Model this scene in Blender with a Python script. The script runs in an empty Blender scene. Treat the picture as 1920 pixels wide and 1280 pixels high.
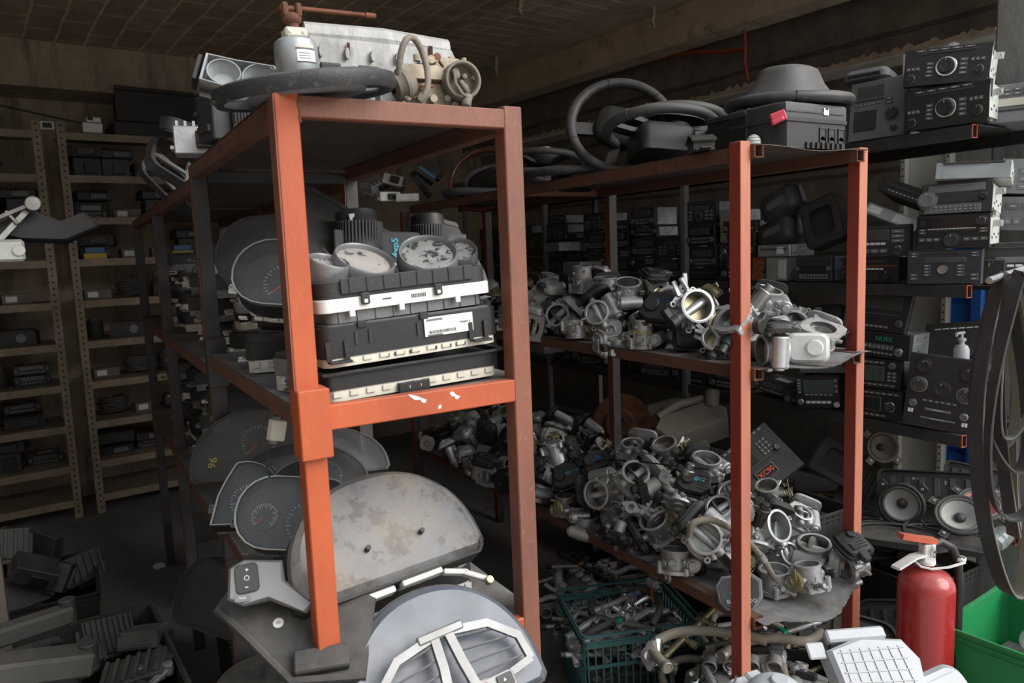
import bpy, math, random
from mathutils import Vector, Matrix, Euler, Quaternion
SC = bpy.context.scene
COL = SC.collection
R = math.radians
PI = math.pi
# ---------------------------------------------------------------- camera
YAW, PITCH, ROLL, FPX = R(30.23), R(6.90), R(-2.262), 1400.0
CAM = Vector((0, 0, 1.6))
_f = Vector((math.sin(YAW)*math.cos(PITCH), math.cos(YAW)*math.cos(PITCH), -math.sin(PITCH)))
_r = Vector((math.cos(YAW), -math.sin(YAW), 0)); _u = _r.cross(_f)
_c, _s = math.cos(ROLL), math.sin(ROLL)
_r, _u = _c*_r + _s*_u, -_s*_r + _c*_u
cam = bpy.data.objects.new('camera', bpy.data.cameras.new('camera')); COL.objects.link(cam)
cam.data.sensor_width = 36; cam.data.lens = FPX/1920*36; cam.data.clip_start = 0.05
cam.matrix_world = Matrix(((_r.x, _u.x, -_f.x, CAM.x), (_r.y, _u.y, -_f.y, CAM.y), (_r.z, _u.z, -_f.z, CAM.z), (0, 0, 0, 1)))
cam.data.dof.use_dof = True; cam.data.dof.focus_distance = 1.9; cam.data.dof.aperture_fstop = 5.6
SC.camera = cam
# ---------------------------------------------------------------- world, sun, exposure
W = bpy.data.worlds.new('overcast_sky'); SC.world = W; W.use_nodes = True
_nt = W.node_tree; _nt.nodes.clear()
_o = _nt.nodes.new('ShaderNodeOutputWorld'); _b = _nt.nodes.new('ShaderNodeBackground')
_tc = _nt.nodes.new('ShaderNodeTexCoord'); _sp = _nt.nodes.new('ShaderNodeSeparateXYZ'); _rp = _nt.nodes.new('ShaderNodeValToRGB')
_nt.links.new(_tc.outputs['Generated'], _sp.inputs[0]); _nt.links.new(_sp.outputs['Z'], _rp.inputs[0])
_rp.color_ramp.elements[0].position = 0.0; _rp.color_ramp.elements[0].color = (0.50, 0.50, 0.50, 1)
_rp.color_ramp.elements[1].position = 0.75; _rp.color_ramp.elements[1].color = (0.80, 0.91, 1.0, 1)
_nt.links.new(_rp.outputs[0], _b.inputs[0]); _b.inputs[1].default_value = 0.95
_nt.links.new(_b.outputs[0], _o.inputs[0])
sun = bpy.data.objects.new('sun', bpy.data.lights.new('sun', 'SUN')); COL.objects.link(sun)
sun.data.energy = 3.3; sun.data.angle = R(50); sun.data.color = (1.0, 0.97, 0.93)
sun.rotation_euler = Vector((0.70, -1.0, 0.88)).to_track_quat('Z', 'Y').to_euler()
SC.view_settings.view_transform = 'Standard'; SC.view_settings.look = 'None'
SC.view_settings.exposure = 0.5; SC.view_settings.gamma = 1.0; SC.view_settings.use_curve_mapping = False
# ---------------------------------------------------------------- pixel -> place helpers
def at(px, py, X=None, Y=None, Z=None):
    d = FPX*_f + (px-960)*_r - (py-640)*_u
    t = (X-CAM.x)/d.x if X is not None else (Y-CAM.y)/d.y if Y is not None else (Z-CAM.z)/d.z
    return CAM + t*d
def pix(p):
    d = Vector(p)-CAM; z = max(d.dot(_f), 1e-3)
    return 960+FPX*d.dot(_r)/z, 640-FPX*d.dot(_u)/z
# ---------------------------------------------------------------- materials
MATS = {}
def mat(name, col, rough=0.6, metal=0.0, col2=None, scale=8, var=0.5, dust=0.0, dcol=(0.30, 0.27, 0.24), dscale=14,
        bump=0.0, bscale=60, spots=None, alpha=1.0, trans=0.0, coat=0.0, spec=0.5, emit=0.0, stretch=None, allover=0.05):
    """principled material: base colour broken up by noise, plus settled dust on faces that look up"""
    if name in MATS: return MATS[name]
    m = bpy.data.materials.new(name); m.use_nodes = True; nt = m.node_tree; N = nt.nodes; L = nt.links
    b = N['Principled BSDF']; MATS[name] = m
    tc = N.new('ShaderNodeTexCoord'); src = tc.outputs['Object']
    if stretch:
        mp = N.new('ShaderNodeMapping'); mp.inputs['Scale'].default_value = stretch; L.new(src, mp.inputs[0]); src = mp.outputs[0]
    oi = N.new('ShaderNodeObjectInfo'); ad = N.new('ShaderNodeVectorMath'); ad.operation = 'ADD'
    cmb = N.new('ShaderNodeVectorMath'); cmb.operation = 'SCALE'; cmb.inputs[0].default_value = (7, 11, 5); L.new(oi.outputs['Random'], cmb.inputs['Scale'])
    L.new(src, ad.inputs[0]); L.new(cmb.outputs[0], ad.inputs[1]); src = ad.outputs[0]
    def noise(sc, det=6, ro=0.6):
        n = N.new('ShaderNodeTexNoise'); n.inputs['Scale'].default_value = sc; n.inputs['Detail'].default_value = det
        n.inputs['Roughness'].default_value = ro; L.new(src, n.inputs['Vector']); return n.outputs['Fac']
    def ramp(fac, a, b_):
        r = N.new('ShaderNodeMapRange'); r.inputs['From Min'].default_value = a; r.inputs['From Max'].default_value = b_; L.new(fac, r.inputs[0]); return r.outputs[0]
    def mix(fac, a, c):
        x = N.new('ShaderNodeMix'); x.data_type = 'RGBA'
        if isinstance(fac, float): x.inputs[0].default_value = fac
        else: L.new(fac, x.inputs[0])
        for s, v in ((6, a), (7, c)):
            if hasattr(v, 'links'): L.new(v, x.inputs[s])
            else: x.inputs[s].default_value = (*v, 1)
        return x.outputs[2]
    def mul(a, v):
        x = N.new('ShaderNodeMath'); x.operation = 'MULTIPLY'; L.new(a, x.inputs[0])
        if isinstance(v, float): x.inputs[1].default_value = v
        else: L.new(v, x.inputs[1])
        return x.outputs[0]
    c = col
    if col2 is None: col2 = tuple(x*(1-0.45*var) for x in col)
    c = mix(ramp(noise(scale), 0.35, 0.68), col, col2)
    if spots:   # (colour, scale, threshold)
        for sc_, ss, th in spots: c = mix(ramp(noise(ss, 4, 0.7), th, th+0.05), c, sc_)
    rg = rough
    if dust > 0:
        g = N.new('ShaderNodeNewGeometry'); s = N.new('ShaderNodeSeparateXYZ'); L.new(g.outputs['Normal'], s.inputs[0])
        up = ramp(s.outputs['Z'], -0.1-allover*2, 0.9)
        fac = mul(mul(up, ramp(noise(dscale, 8, 0.7), 0.25, 0.62)), float(dust))
        sk = mul(ramp(noise(dscale*9, 5, 0.75), 0.56, 0.70), min(0.6, float(dust)*0.8)); mxm = N.new('ShaderNodeMath'); mxm.operation = 'MAXIMUM'; L.new(fac, mxm.inputs[0]); L.new(sk, mxm.inputs[1]); fac = mxm.outputs[0]
        c = mix(fac, c, dcol)
        rr = N.new('ShaderNodeMapRange'); rr.inputs['To Min'].default_value = rough; rr.inputs['To Max'].default_value = 0.9; L.new(fac, rr.inputs[0])
        L.new(rr.outputs[0], b.inputs['Roughness'])
        if metal: 
            mm = N.new('ShaderNodeMapRange'); mm.inputs['To Min'].default_value = metal; mm.inputs['To Max'].default_value = 0.0; L.new(fac, mm.inputs[0]); L.new(mm.outputs[0], b.inputs['Metallic'])
        if alpha < 1:
            al = N.new('ShaderNodeMapRange'); al.inputs['To Min'].default_value = alpha; al.inputs['To Max'].default_value = 1.0; L.new(fac, al.inputs[0]); L.new(al.outputs[0], b.inputs['Alpha'])
    else:
        b.inputs['Roughness'].default_value = rough; b.inputs['Metallic'].default_value = metal; b.inputs['Alpha'].default_value = alpha
    L.new(c, b.inputs['Base Color'])
    b.inputs['Transmission Weight'].default_value = trans; b.inputs['Coat Weight'].default_value = coat; b.inputs['Specular IOR Level'].default_value = spec
    if emit: L.new(c, b.inputs['Emission Color']); b.inputs['Emission Strength'].default_value = emit
    if bump:
        bp = N.new('ShaderNodeBump'); bp.inputs['Strength'].default_value = min(1, bump); bp.inputs['Distance'].default_value = 0.002
        L.new(noise(bscale, 8, 0.65), bp.inputs['Height']); L.new(bp.outputs[0], b.inputs['Normal'])
    return m
TAN = (0.33, 0.29, 0.25)
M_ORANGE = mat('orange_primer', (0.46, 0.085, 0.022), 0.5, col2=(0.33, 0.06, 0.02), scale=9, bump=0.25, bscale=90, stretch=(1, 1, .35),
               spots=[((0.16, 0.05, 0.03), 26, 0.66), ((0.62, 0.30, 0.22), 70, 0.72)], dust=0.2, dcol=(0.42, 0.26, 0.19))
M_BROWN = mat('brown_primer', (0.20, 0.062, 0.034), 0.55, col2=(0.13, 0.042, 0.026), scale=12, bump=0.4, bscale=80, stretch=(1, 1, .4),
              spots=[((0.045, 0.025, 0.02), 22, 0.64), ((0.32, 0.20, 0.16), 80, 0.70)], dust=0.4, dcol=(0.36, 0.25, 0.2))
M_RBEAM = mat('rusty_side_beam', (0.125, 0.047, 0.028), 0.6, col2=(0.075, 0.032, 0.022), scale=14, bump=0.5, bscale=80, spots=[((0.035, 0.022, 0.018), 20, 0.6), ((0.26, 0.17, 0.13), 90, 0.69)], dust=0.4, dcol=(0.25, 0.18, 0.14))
M_REDOX_SHADED = mat('red_primer_shaded', (0.27, 0.040, 0.024), 0.5, col2=(0.19, 0.03, 0.02), scale=8, bump=0.25, bscale=70, stretch=(1, 1, .3),
              spots=[((0.5, 0.33, 0.27), 85, 0.71), ((0.12, 0.04, 0.03), 30, 0.68)])  # red primer for post sides, their shade put into the colour
M_REDOX_LIT = mat('red_primer_lit', (0.46, 0.17, 0.10), 0.6, col2=(0.36, 0.11, 0.065), scale=7, bump=0.2, stretch=(1, 1, .3),
               spots=[((0.2, 0.06, 0.04), 30, 0.69)])  # the same primer made paler, for the daylight on the post fronts
M_BLKPAINT = mat('black_speckled_paint', (0.022, 0.021, 0.023), 0.55, col2=(0.04, 0.036, 0.036), scale=20, bump=0.3,
                 spots=[((0.20, 0.19, 0.18), 160, 0.66)], dust=0.25, dcol=(0.16, 0.14, 0.12))
M_SHEET = mat('rusty_shelf_sheet', (0.075, 0.05, 0.038), 0.6, metal=0.2, col2=(0.035, 0.028, 0.024), scale=6, bump=0.3, bscale=40,
              spots=[((0.19, 0.10, 0.05), 120, 0.63)], dust=0.85, dcol=(0.25, 0.245, 0.24), dscale=8)
M_RUST = mat('bare_rust', (0.20, 0.075, 0.035), 0.85, col2=(0.09, 0.035, 0.022), scale=25, bump=0.8, bscale=120)
M_ALU = mat('cast_aluminium', (0.66, 0.67, 0.685), 0.36, metal=0.85, col2=(0.43, 0.435, 0.44), scale=18, bump=0.25, bscale=180, dust=0.5, dcol=(0.30, 0.28, 0.26), dscale=22,
            spots=[((0.14, 0.12, 0.10), 30, 0.66)])
M_ALU2 = mat('dull_cast_aluminium', (0.50, 0.505, 0.51), 0.44, metal=0.8, col2=(0.31, 0.31, 0.315), scale=22, bump=0.5, bscale=200, dust=0.6, dcol=(0.30, 0.275, 0.245), dscale=18,
             spots=[((0.10, 0.08, 0.06), 26, 0.64)])
M_ALUW = mat('white_oxidised_aluminium', (0.44, 0.44, 0.435), 0.6, metal=0.3, col2=(0.26, 0.255, 0.25), scale=26, bump=0.6, bscale=150, dust=0.45, dcol=(0.38, 0.35, 0.31),
             spots=[((0.20, 0.17, 0.14), 38, 0.63)])
M_BORE = mat('machined_bore', (0.40, 0.405, 0.41), 0.32, metal=0.9, col2=(0.24, 0.24, 0.24), scale=14, dust=0.6, dcol=(0.22, 0.20, 0.17), dscale=9)
M_STEEL = mat('plated_steel', (0.42, 0.42, 0.42), 0.35, metal=0.9, col2=(0.25, 0.24, 0.22), scale=15, bump=0.2, dust=0.4)
M_GALV = mat('galvanised_steel', (0.42, 0.445, 0.46), 0.42, metal=0.6, col2=(0.28, 0.30, 0.315), scale=12, bump=0.1, dust=0.35, dcol=(0.36, 0.34, 0.31))
M_GALVW = mat('pale_zinc_steel', (0.66, 0.68, 0.64), 0.45, metal=0.4, col2=(0.5, 0.52, 0.48), scale=10, bump=0.1, dust=0.2)
M_CHROME = mat('chrome', (0.75, 0.76, 0.78), 0.14, metal=1.0, var=0.2, dust=0.25)
M_BRASSY = mat('yellow_zinc_steel', (0.42, 0.37, 0.22), 0.38, metal=0.8, scale=14, bump=0.2, dust=0.4)
M_BLK = mat('black_plastic', (0.010, 0.010, 0.011), 0.45, scale=10, bump=0.15, bscale=200, dust=0.28, dcol=(0.13, 0.118, 0.105), dscale=16)
M_BLKD = mat('dusty_black_plastic', (0.018, 0.018, 0.019), 0.6, scale=10, bump=0.2, bscale=200, dust=0.7, dcol=(0.115, 0.103, 0.09), dscale=14)
M_BLKG = mat('glossy_black_plastic', (0.012, 0.012, 0.014), 0.18, dust=0.35, dcol=(0.16, 0.15, 0.14), dscale=9)
M_CHAR = mat('charcoal_plastic', (0.030, 0.031, 0.034), 0.5, scale=9, bump=0.15, bscale=220, dust=0.4, dcol=(0.13, 0.12, 0.108), dscale=12)
M_GREY = mat('grey_plastic', (0.14, 0.145, 0.155), 0.5, dust=0.5, dcol=(0.30, 0.28, 0.26), bump=0.1)
M_NAVY = mat('blue_grey_plastic', (0.030, 0.035, 0.046), 0.5, dust=0.4, dcol=(0.13, 0.13, 0.14))
M_BTN = mat('button_plastic', (0.10, 0.10, 0.105), 0.4, dust=0.45, dcol=(0.22, 0.21, 0.2))
M_PRINT = mat('white_print', (0.75, 0.75, 0.75), 0.6)
M_WHITE = mat('white_plastic', (0.70, 0.70, 0.68), 0.45, col2=(0.58, 0.57, 0.55), scale=12, dust=0.35, dcol=(0.42, 0.38, 0.33), dscale=18,
              spots=[((0.32, 0.28, 0.24), 45, 0.68)])
M_CREAM = mat('cream_plastic', (0.60, 0.57, 0.49), 0.5, col2=(0.48, 0.45, 0.38), dust=0.5, dcol=(0.36, 0.32, 0.27))
M_SILVER = mat('silver_painted_plastic', (0.22, 0.225, 0.235), 0.32, metal=0.5, var=0.4, dust=0.5, dcol=(0.34, 0.31, 0.28), dscale=12)
M_LEATHER = mat('worn_black_leather', (0.020, 0.021, 0.024), 0.42, col2=(0.035, 0.035, 0.037), scale=14, bump=0.5, bscale=260, dust=0.6, dcol=(0.16, 0.155, 0.15), dscale=7)
M_GLEATHER = mat('greyed_leather', (0.045, 0.045, 0.046), 0.55, col2=(0.075, 0.073, 0.07), scale=9, bump=0.4, bscale=200, dust=0.6, dcol=(0.14, 0.133, 0.125), dscale=6)
M_WOODRIM = mat('brown_wood_rim', (0.16, 0.035, 0.02), 0.3, coat=0.5, dust=0.3)
M_RUBBER = mat('rubber', (0.03, 0.03, 0.03), 0.65, col2=(0.06, 0.058, 0.055), scale=20, bump=0.3, dust=0.6, dcol=(0.20, 0.185, 0.165))
M_HOSE = mat('dusty_hose', (0.12, 0.105, 0.085), 0.75, col2=(0.19, 0.165, 0.13), scale=18, bump=0.4, dust=0.7, dcol=(0.30, 0.26, 0.21))
M_BELT = mat('drive_belt_rubber', (0.028, 0.029, 0.032), 0.5, col2=(0.05, 0.051, 0.053), scale=10, bump=0.3, bscale=300, dust=0.3, dcol=(0.2, 0.19, 0.18))
M_BELTIN = mat('ribbed_belt_edge', (0.24, 0.23, 0.19), 0.7)
M_LENSD = mat('dusty_clear_lens', (0.20, 0.22, 0.26), 0.15, alpha=0.26, dust=1.0, dcol=(0.275, 0.232, 0.185), dscale=7, spec=0.5, allover=0.0,
              spots=[((0.03, 0.035, 0.045), 18, 0.53)])
M_LENSC = mat('clear_lens', (0.12, 0.125, 0.135), 0.10, alpha=0.14, dust=0.22, dcol=(0.24, 0.22, 0.20), dscale=9, spec=0.8, allover=0.0)
M_LENSB = mat('smoked_blue_lens', (0.065, 0.082, 0.12), 0.20, col2=(0.13, 0.145, 0.175), scale=7, alpha=0.92, dust=0.5, dcol=(0.17, 0.165, 0.165), dscale=16, spec=0.5, coat=0.0, allover=0.0)
M_DIAL = mat('dial_black', (0.014, 0.014, 0.016), 0.5, dust=0.2, dcol=(0.12, 0.11, 0.1))
M_DIALDUST = mat('dust_coated_dial', (0.34, 0.315, 0.29), 0.85, col2=(0.24, 0.225, 0.21), scale=14, spots=[((0.05, 0.05, 0.055), 34, 0.58)], bump=0.3)
M_DIALSPOT = mat('water_spotted_dial', (0.30, 0.29, 0.28), 0.8, col2=(0.2, 0.2, 0.2), scale=30, spots=[((0.035, 0.037, 0.042), 42, 0.51)])
M_DIALW = mat('white_dial', (0.42, 0.43, 0.43), 0.6, dust=0.4)
M_NEEDLE = mat('red_needle', (0.65, 0.03, 0.02), 0.5)
M_LABEL = mat('paper_label', (0.72, 0.72, 0.70), 0.7, var=0.25, scale=30)
M_INK = mat('black_ink', (0.03, 0.03, 0.03), 0.7)
M_PENB = mat('blue_paint_pen', (0.03, 0.22, 0.55), 0.6)
M_PENLB = mat('pale_blue_paint_pen', (0.12, 0.55, 0.72), 0.6)
M_PENW = mat('white_paint_pen', (0.62, 0.68, 0.80), 0.6)
M_PENV = mat('violet_paint_pen', (0.28, 0.24, 0.72), 0.6)
M_PENY = mat('yellow_paint_pen', (0.60, 0.46, 0.04), 0.6)
M_PENG = mat('green_paint_pen', (0.02, 0.36, 0.22), 0.6)
M_PENO = mat('orange_paint_pen', (0.75, 0.13, 0.05), 0.6)
M_PINK = mat('pink_red_plastic', (0.60, 0.045, 0.085), 0.4, dust=0.3, dcol=(.5, .25, .25))
M_RED = mat('extinguisher_red', (0.33, 0.007, 0.012), 0.26, col2=(0.28, 0.007, 0.011), coat=0.4, dust=0.45, dcol=(0.42, 0.12, 0.11), dscale=7)
M_ORHANDLE = mat('orange_red_lever', (0.58, 0.11, 0.05), 0.45, dust=0.3)
M_GREEN = mat('green_crate_plastic', (0.008, 0.215, 0.06), 0.4, col2=(0.006, 0.17, 0.05), bump=0.1, dust=0.25, dcol=(0.15, 0.28, 0.18))
M_TEAL = mat('teal_crate_plastic', (0.022, 0.10, 0.105), 0.55, col2=(0.03, 0.115, 0.118), bump=0.2, dust=0.6, dcol=(0.12, 0.15, 0.15))
M_TANK = mat('white_tank_plastic', (0.44, 0.45, 0.465), 0.42, col2=(0.38, 0.39, 0.41), scale=4, var=0.1, bump=0.08)
M_BLUE = mat('blue_shutter_paint', (0.012, 0.16, 0.55), 0.45, col2=(0.014, 0.12, 0.42), scale=5, dust=0.2)
M_SLOT = mat('dirty_cream_steel', (0.30, 0.235, 0.165), 0.6, col2=(0.19, 0.148, 0.105), scale=9, bump=0.2, spots=[((0.05, 0.035, 0.025), 30, 0.64)])
M_PANELW = mat('white_steel_panel', (0.80, 0.79, 0.72), 0.55, col2=(0.68, 0.67, 0.61), scale=5, spots=[((0.25, 0.24, 0.21), 40, 0.69)])
M_DUSTY = mat('beige_dusty_plastic', (0.17, 0.145, 0.115), 0.7, col2=(0.11, 0.095, 0.078), dust=0.6, dcol=(0.24, 0.21, 0.17))
M_MOD = mat('dull_module_shell', (0.07, 0.066, 0.06), 0.6, col2=(0.045, 0.043, 0.04), dust=0.5, dcol=(0.15, 0.135, 0.12))
M_CREAMTAN = mat('tan_cast_metal', (0.42, 0.35, 0.26), 0.6, metal=0.2, col2=(0.28, 0.23, 0.17), scale=30, bump=0.5, bscale=160, dust=0.4, spots=[((0.12, 0.09, 0.07), 34, 0.64)])
M_LAMP = mat('dull_lamp_shell', (0.36, 0.38, 0.39), 0.5, col2=(0.26, 0.275, 0.285), scale=16, dust=0.35, dcol=(0.3, 0.28, 0.26))
M_CONE = mat('speaker_cone_paper', (0.36, 0.35, 0.335), 0.8, bump=0.3, dust=0.3, dcol=(0.26, 0.24, 0.22))
M_ORWIRE = mat('orange_conduit', (0.40, 0.06, 0.015), 0.5, dust=0.3)
M_GLASS = mat('clear_bulb_glass', (0.5, 0.53, 0.52), 0.05, alpha=0.3, spec=1.0, coat=0.5)
M_DISP = mat('dull_lcd', (0.06, 0.068, 0.066), 0.25, dust=0.4)
M_DISPG = mat('green_lcd', (0.045, 0.07, 0.062), 0.2, dust=0.3)
M_WIRE = mat('black_wire', (0.015, 0.015, 0.015), 0.5)
M_CARD = mat('brown_circuit_board', (0.20, 0.06, 0.025), 0.5)
M_YEL = mat('yellow_plastic', (0.5, 0.34, 0.03), 0.5, dust=0.3)
M_BLUEP = mat('blue_plastic', (0.03, 0.16, 0.35), 0.5, dust=0.4)
M_REDP = mat('red_plastic', (0.40, 0.03, 0.02), 0.5, dust=0.4)
# ---------------------------------------------------------------- mesh builder
class MB:
    def __init__(s, *mats): s.v = []; s.f = []; s.mi = []; s.mats = list(mats) or [M_BLK]; s.k = 0; s.M = None
    def m(s, material):
        if material not in s.mats: s.mats.append(material)
        s.k = s.mats.index(material); return s
    def add(s, vs, fs, M=None):
        o = len(s.v)
        for p in vs:
            p = Vector(p)
            if M is not None: p = M @ p
            if s.M is not None: p = s.M @ p
            s.v.append(p)
        for f in fs: s.f.append([i+o for i in f]); s.mi.append(s.k)
        return s
    def box(s, c, d, ch=None, M=None, rot=None):
        hx, hy, hz = d[0]/2, d[1]/2, d[2]/2
        if ch is None: ch = min(0.0025, min(hx, hy, hz)*0.4)
        T = Matrix.Translation(c)
        if rot is not None: T = T @ Euler(rot).to_matrix().to_4x4()
        if M is not None: T = M @ T
        if ch <= 0:
            vs = [(x*hx, y*hy, z*hz) for x in (-1, 1) for y in (-1, 1) for z in (-1, 1)]
            return s.add(vs, [(0, 1, 3, 2), (4, 6, 7, 5), (0, 4, 5, 1), (2, 3, 7, 6), (0, 2, 6, 4), (1, 5, 7, 3)], T)
        vs = []; idx = {}
        for sx in (-1, 1):
            for sy in (-1, 1):
                for sz in (-1, 1):
                    for ax in range(3):
                        h = [hx-ch, hy-ch, hz-ch]; h[ax] += ch
                        idx[(sx, sy, sz, ax)] = len(vs); vs.append((sx*h[0], sy*h[1], sz*h[2]))
        fs = []
        for ax in range(3):
            a, b = (ax+1) % 3, (ax+2) % 3
            for sg in (-1, 1):
                q = []
                for (p, r_) in ((-1, -1), (1, -1), (1, 1), (-1, 1)):
                    t = [0, 0, 0]; t[ax] = sg; t[a] = p; t[b] = r_; q.append(idx[(*t, ax)])
                fs.append(q if sg > 0 else q[::-1])
        for ax in range(3):      # edges parallel to ax
            a, b = (ax+1) % 3, (ax+2) % 3
            for p in (-1, 1):
                for r_ in (-1, 1):
                    lo = [0, 0, 0]; lo[ax] = -1; lo[a] = p; lo[b] = r_; hi = list(lo); hi[ax] = 1
                    q = [idx[(*lo, a)], idx[(*hi, a)], idx[(*hi, b)], idx[(*lo, b)]]
                    fs.append(q if p*r_ < 0 else q[::-1])
        for sx in (-1, 1):
            for sy in (-1, 1):
                for sz in (-1, 1):
                    q = [idx[(sx, sy, sz, 0)], idx[(sx, sy, sz, 1)], idx[(sx, sy, sz, 2)]]
                    fs.append(q if sx*sy*sz > 0 else q[::-1])
        return s.add(vs, fs, T)
    def bar(s, p0, p1, w, h=None, ch=0.002, up=(0, 0, 1)):
        """square bar from p0 to p1"""
        p0, p1 = Vector(p0), Vector(p1); d = p1-p0; L = d.length; y = d.normalized(); u = Vector(up)
        if abs(y.dot(u)) > .98: u = Vector((1, 0, 0))
        x = y.cross(u).normalized(); z = x.cross(y)
        Mx = Matrix(((x.x, y.x, z.x, (p0.x+p1.x)/2), (x.y, y.y, z.y, (p0.y+p1.y)/2), (x.z, y.z, z.z, (p0.z+p1.z)/2), (0, 0, 0, 1)))
        return s.box((0, 0, 0), (w, L, h or w), ch, Mx)
    def lathe(s, prof, n=24, M=None, close=False, a0=0, a1=2*PI, rf=None, cap=False):
        """prof: list of (r, z); rf(angle) scales r"""
        full = abs(a1-a0-2*PI) < 1e-6; k = n if full else n+1
        vs = [((r*(rf(a) if rf else 1))*math.cos(a), (r*(rf(a) if rf else 1))*math.sin(a), z) for r, z in prof for a in [a0+(a1-a0)*i/n for i in range(k)]]
        fs = []; m_ = len(prof)
        for j in range(m_ if close else m_-1):
            j2 = (j+1) % m_
            for i in range(n):
                i2 = (i+1) % k
                fs.append((j*k+i, j*k+i2, j2*k+i2, j2*k+i))
        if cap and not close and full:
            if prof[0][0] > 1e-6: fs.append(tuple(range(k))[::-1])
            if prof[-1][0] > 1e-6: fs.append(tuple((m_-1)*k+i for i in range(k)))
        return s.add(vs, fs, M)
    def cyl(s, p0, p1, r, r1=None, n=16, ch=None):
        p0, p1 = Vector(p0), Vector(p1); d = p1-p0; L = d.length
        M = Matrix.Translation(p0) @ d.to_track_quat('Z', 'Y').to_matrix().to_4x4(); r1 = r if r1 is None else r1
        c = min(r, r1, L)*0.12 if ch is None else ch
        pr = [(r-c, 0), (r, c), (r1, L-c), (r1-c, L)] if c > 0 else [(r, 0), (r1, L)]
        return s.lathe(pr, n, M, cap=True)
    def ring(s, p0, p1, ro, ri, n=28, floor=None):
        """open pipe between p0 and p1"""
        p0, p1 = Vector(p0), Vector(p1); d = p1-p0; L = d.length; c = (ro-ri)*0.25
        M = Matrix.Translation(p0) @ d.to_track_quat('Z', 'Y').to_matrix().to_4x4()
        return s.lathe([(ri, 0), (ro-c, 0), (ro, c), (ro, L-c), (ro-c, L), (ri+c, L), (ri, L-c)], n, M, close=True)
    def tube(s, pts, r, n=8, closed=False, flat=None, up=None):
        """round (or flat=(w,t)) section swept along points"""
        pts = [Vector(p) for p in pts]; k = len(pts); vs = []; fs = []; nrm = None
        for i, p in enumerate(pts):
            if closed: t = (pts[(i+1) % k]-pts[i-1]).normalized()
            else: t = (pts[min(i+1, k-1)]-pts[max(i-1, 0)]).normalized()
            if up is not None: nrm = Vector(up) - t*t.dot(Vector(up)); nrm.normalize()
            elif nrm is None: nrm = t.orthogonal().normalized()
            else: nrm = (nrm - t*t.dot(nrm)).normalized()
            b = t.cross(nrm); rr = r[i] if isinstance(r, (list, tuple)) else r
            if flat:
                w, h = flat
                for a, c_ in ((-1, -1), (1, -1), (1, 1), (-1, 1)): vs.append(p + b*a*w/2 + nrm*c_*h/2)
            else:
                for j in range(n): a = 2*PI*j/n; vs.append(p + nrm*rr*math.cos(a) + b*rr*math.sin(a))
        m_ = 4 if flat else n
        for i in range(k if closed else k-1):
            i2 = (i+1) % k
            for j in range(m_): j2 = (j+1) % m_; fs.append((i*m_+j, i*m_+j2, i2*m_+j2, i2*m_+j))
        if not closed: fs.append(tuple(range(m_))[::-1]); fs.append(tuple((k-1)*m_+j for j in range(m_)))
        return s.add(vs, fs)
    def prism(s, poly, z0, z1, M=None, ch=0.0):
        """extruded outline; ch shrinks the top rim"""
        n = len(poly); cx = sum(p[0] for p in poly)/n; cy = sum(p[1] for p in poly)/n
        def sh(p, e):
            d = math.hypot(p[0]-cx, p[1]-cy) or 1; k = max(0, d-e)/d; return (cx+(p[0]-cx)*k, cy+(p[1]-cy)*k)
        lv = [(z0, 0), (z1, 0)] if ch <= 0 else [(z0, 0), (z1-ch, 0), (z1, ch)]
        vs = [(*sh(p, e), z) for z, e in lv for p in poly]; fs = [tuple(range(n))[::-1], tuple((len(lv)-1)*n+i for i in range(n))]
        for j in range(len(lv)-1):
            for i in range(n): i2 = (i+1) % n; fs.append((j*n+i, j*n+i2, (j+1)*n+i2, (j+1)*n+i))
        return s.add(vs, fs, M)
    def plate(s, ro, ri, z0, z1, n=40, M=None):
        """plate whose outline is ro(angle) with a round (or ri(angle)) hole"""
        fo = ro if callable(ro) else (lambda a: ro); fi = ri if callable(ri) else (lambda a: ri)
        vs = []
        for z in (z0, z1):
            for g in (fo, fi): vs += [(g(2*PI*i/n)*math.cos(2*PI*i/n), g(2*PI*i/n)*math.sin(2*PI*i/n), z) for i in range(n)]
        fs = []
        for i in range(n):
            j = (i+1) % n
            fs += [(i, j, 2*n+j, 2*n+i), (n+j, n+i, 3*n+i, 3*n+j), (2*n+i, 2*n+j, 3*n+j, 3*n+i), (j, i, n+i, n+j)]
        return s.add(vs, fs, M)
    def blob(s, c, r, M=None, n=12, k=7):
        """ellipsoid"""
        r = r if isinstance(r, tuple) else (r, r, r); T = Matrix.Translation(c) @ Matrix.Diagonal((*r, 1))
        if M is not None: T = M @ T
        return s.lathe([(math.sin(PI*i/k), -math.cos(PI*i/k)) for i in range(k+1)], n, T)
    def grid(s, P, thick=None):
        """P[i][j] points -> surface (with thickness along -normal z if thick)"""
        n, m_ = len(P), len(P[0]); vs = [p for row in P for p in row]; fs = [(i*m_+j, (i+1)*m_+j, (i+1)*m_+j+1, i*m_+j+1) for i in range(n-1) for j in range(m_-1)]
        if thick:
            o = len(vs); T = Vector(thick); vs = vs + [Vector(p)+T for p in vs]
            fs += [tuple(o+i for i in f[::-1]) for f in fs]
            rim = [j for j in range(m_)] + [i*m_+m_-1 for i in range(1, n)] + [(n-1)*m_+j for j in range(m_-2, -1, -1)] + [i*m_ for i in range(n-2, 0, -1)]
            for a in range(len(rim)): c = rim[a]; d = rim[(a+1) % len(rim)]; fs.append((c, d, o+d, o+c))
        return s.add(vs, fs)
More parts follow.
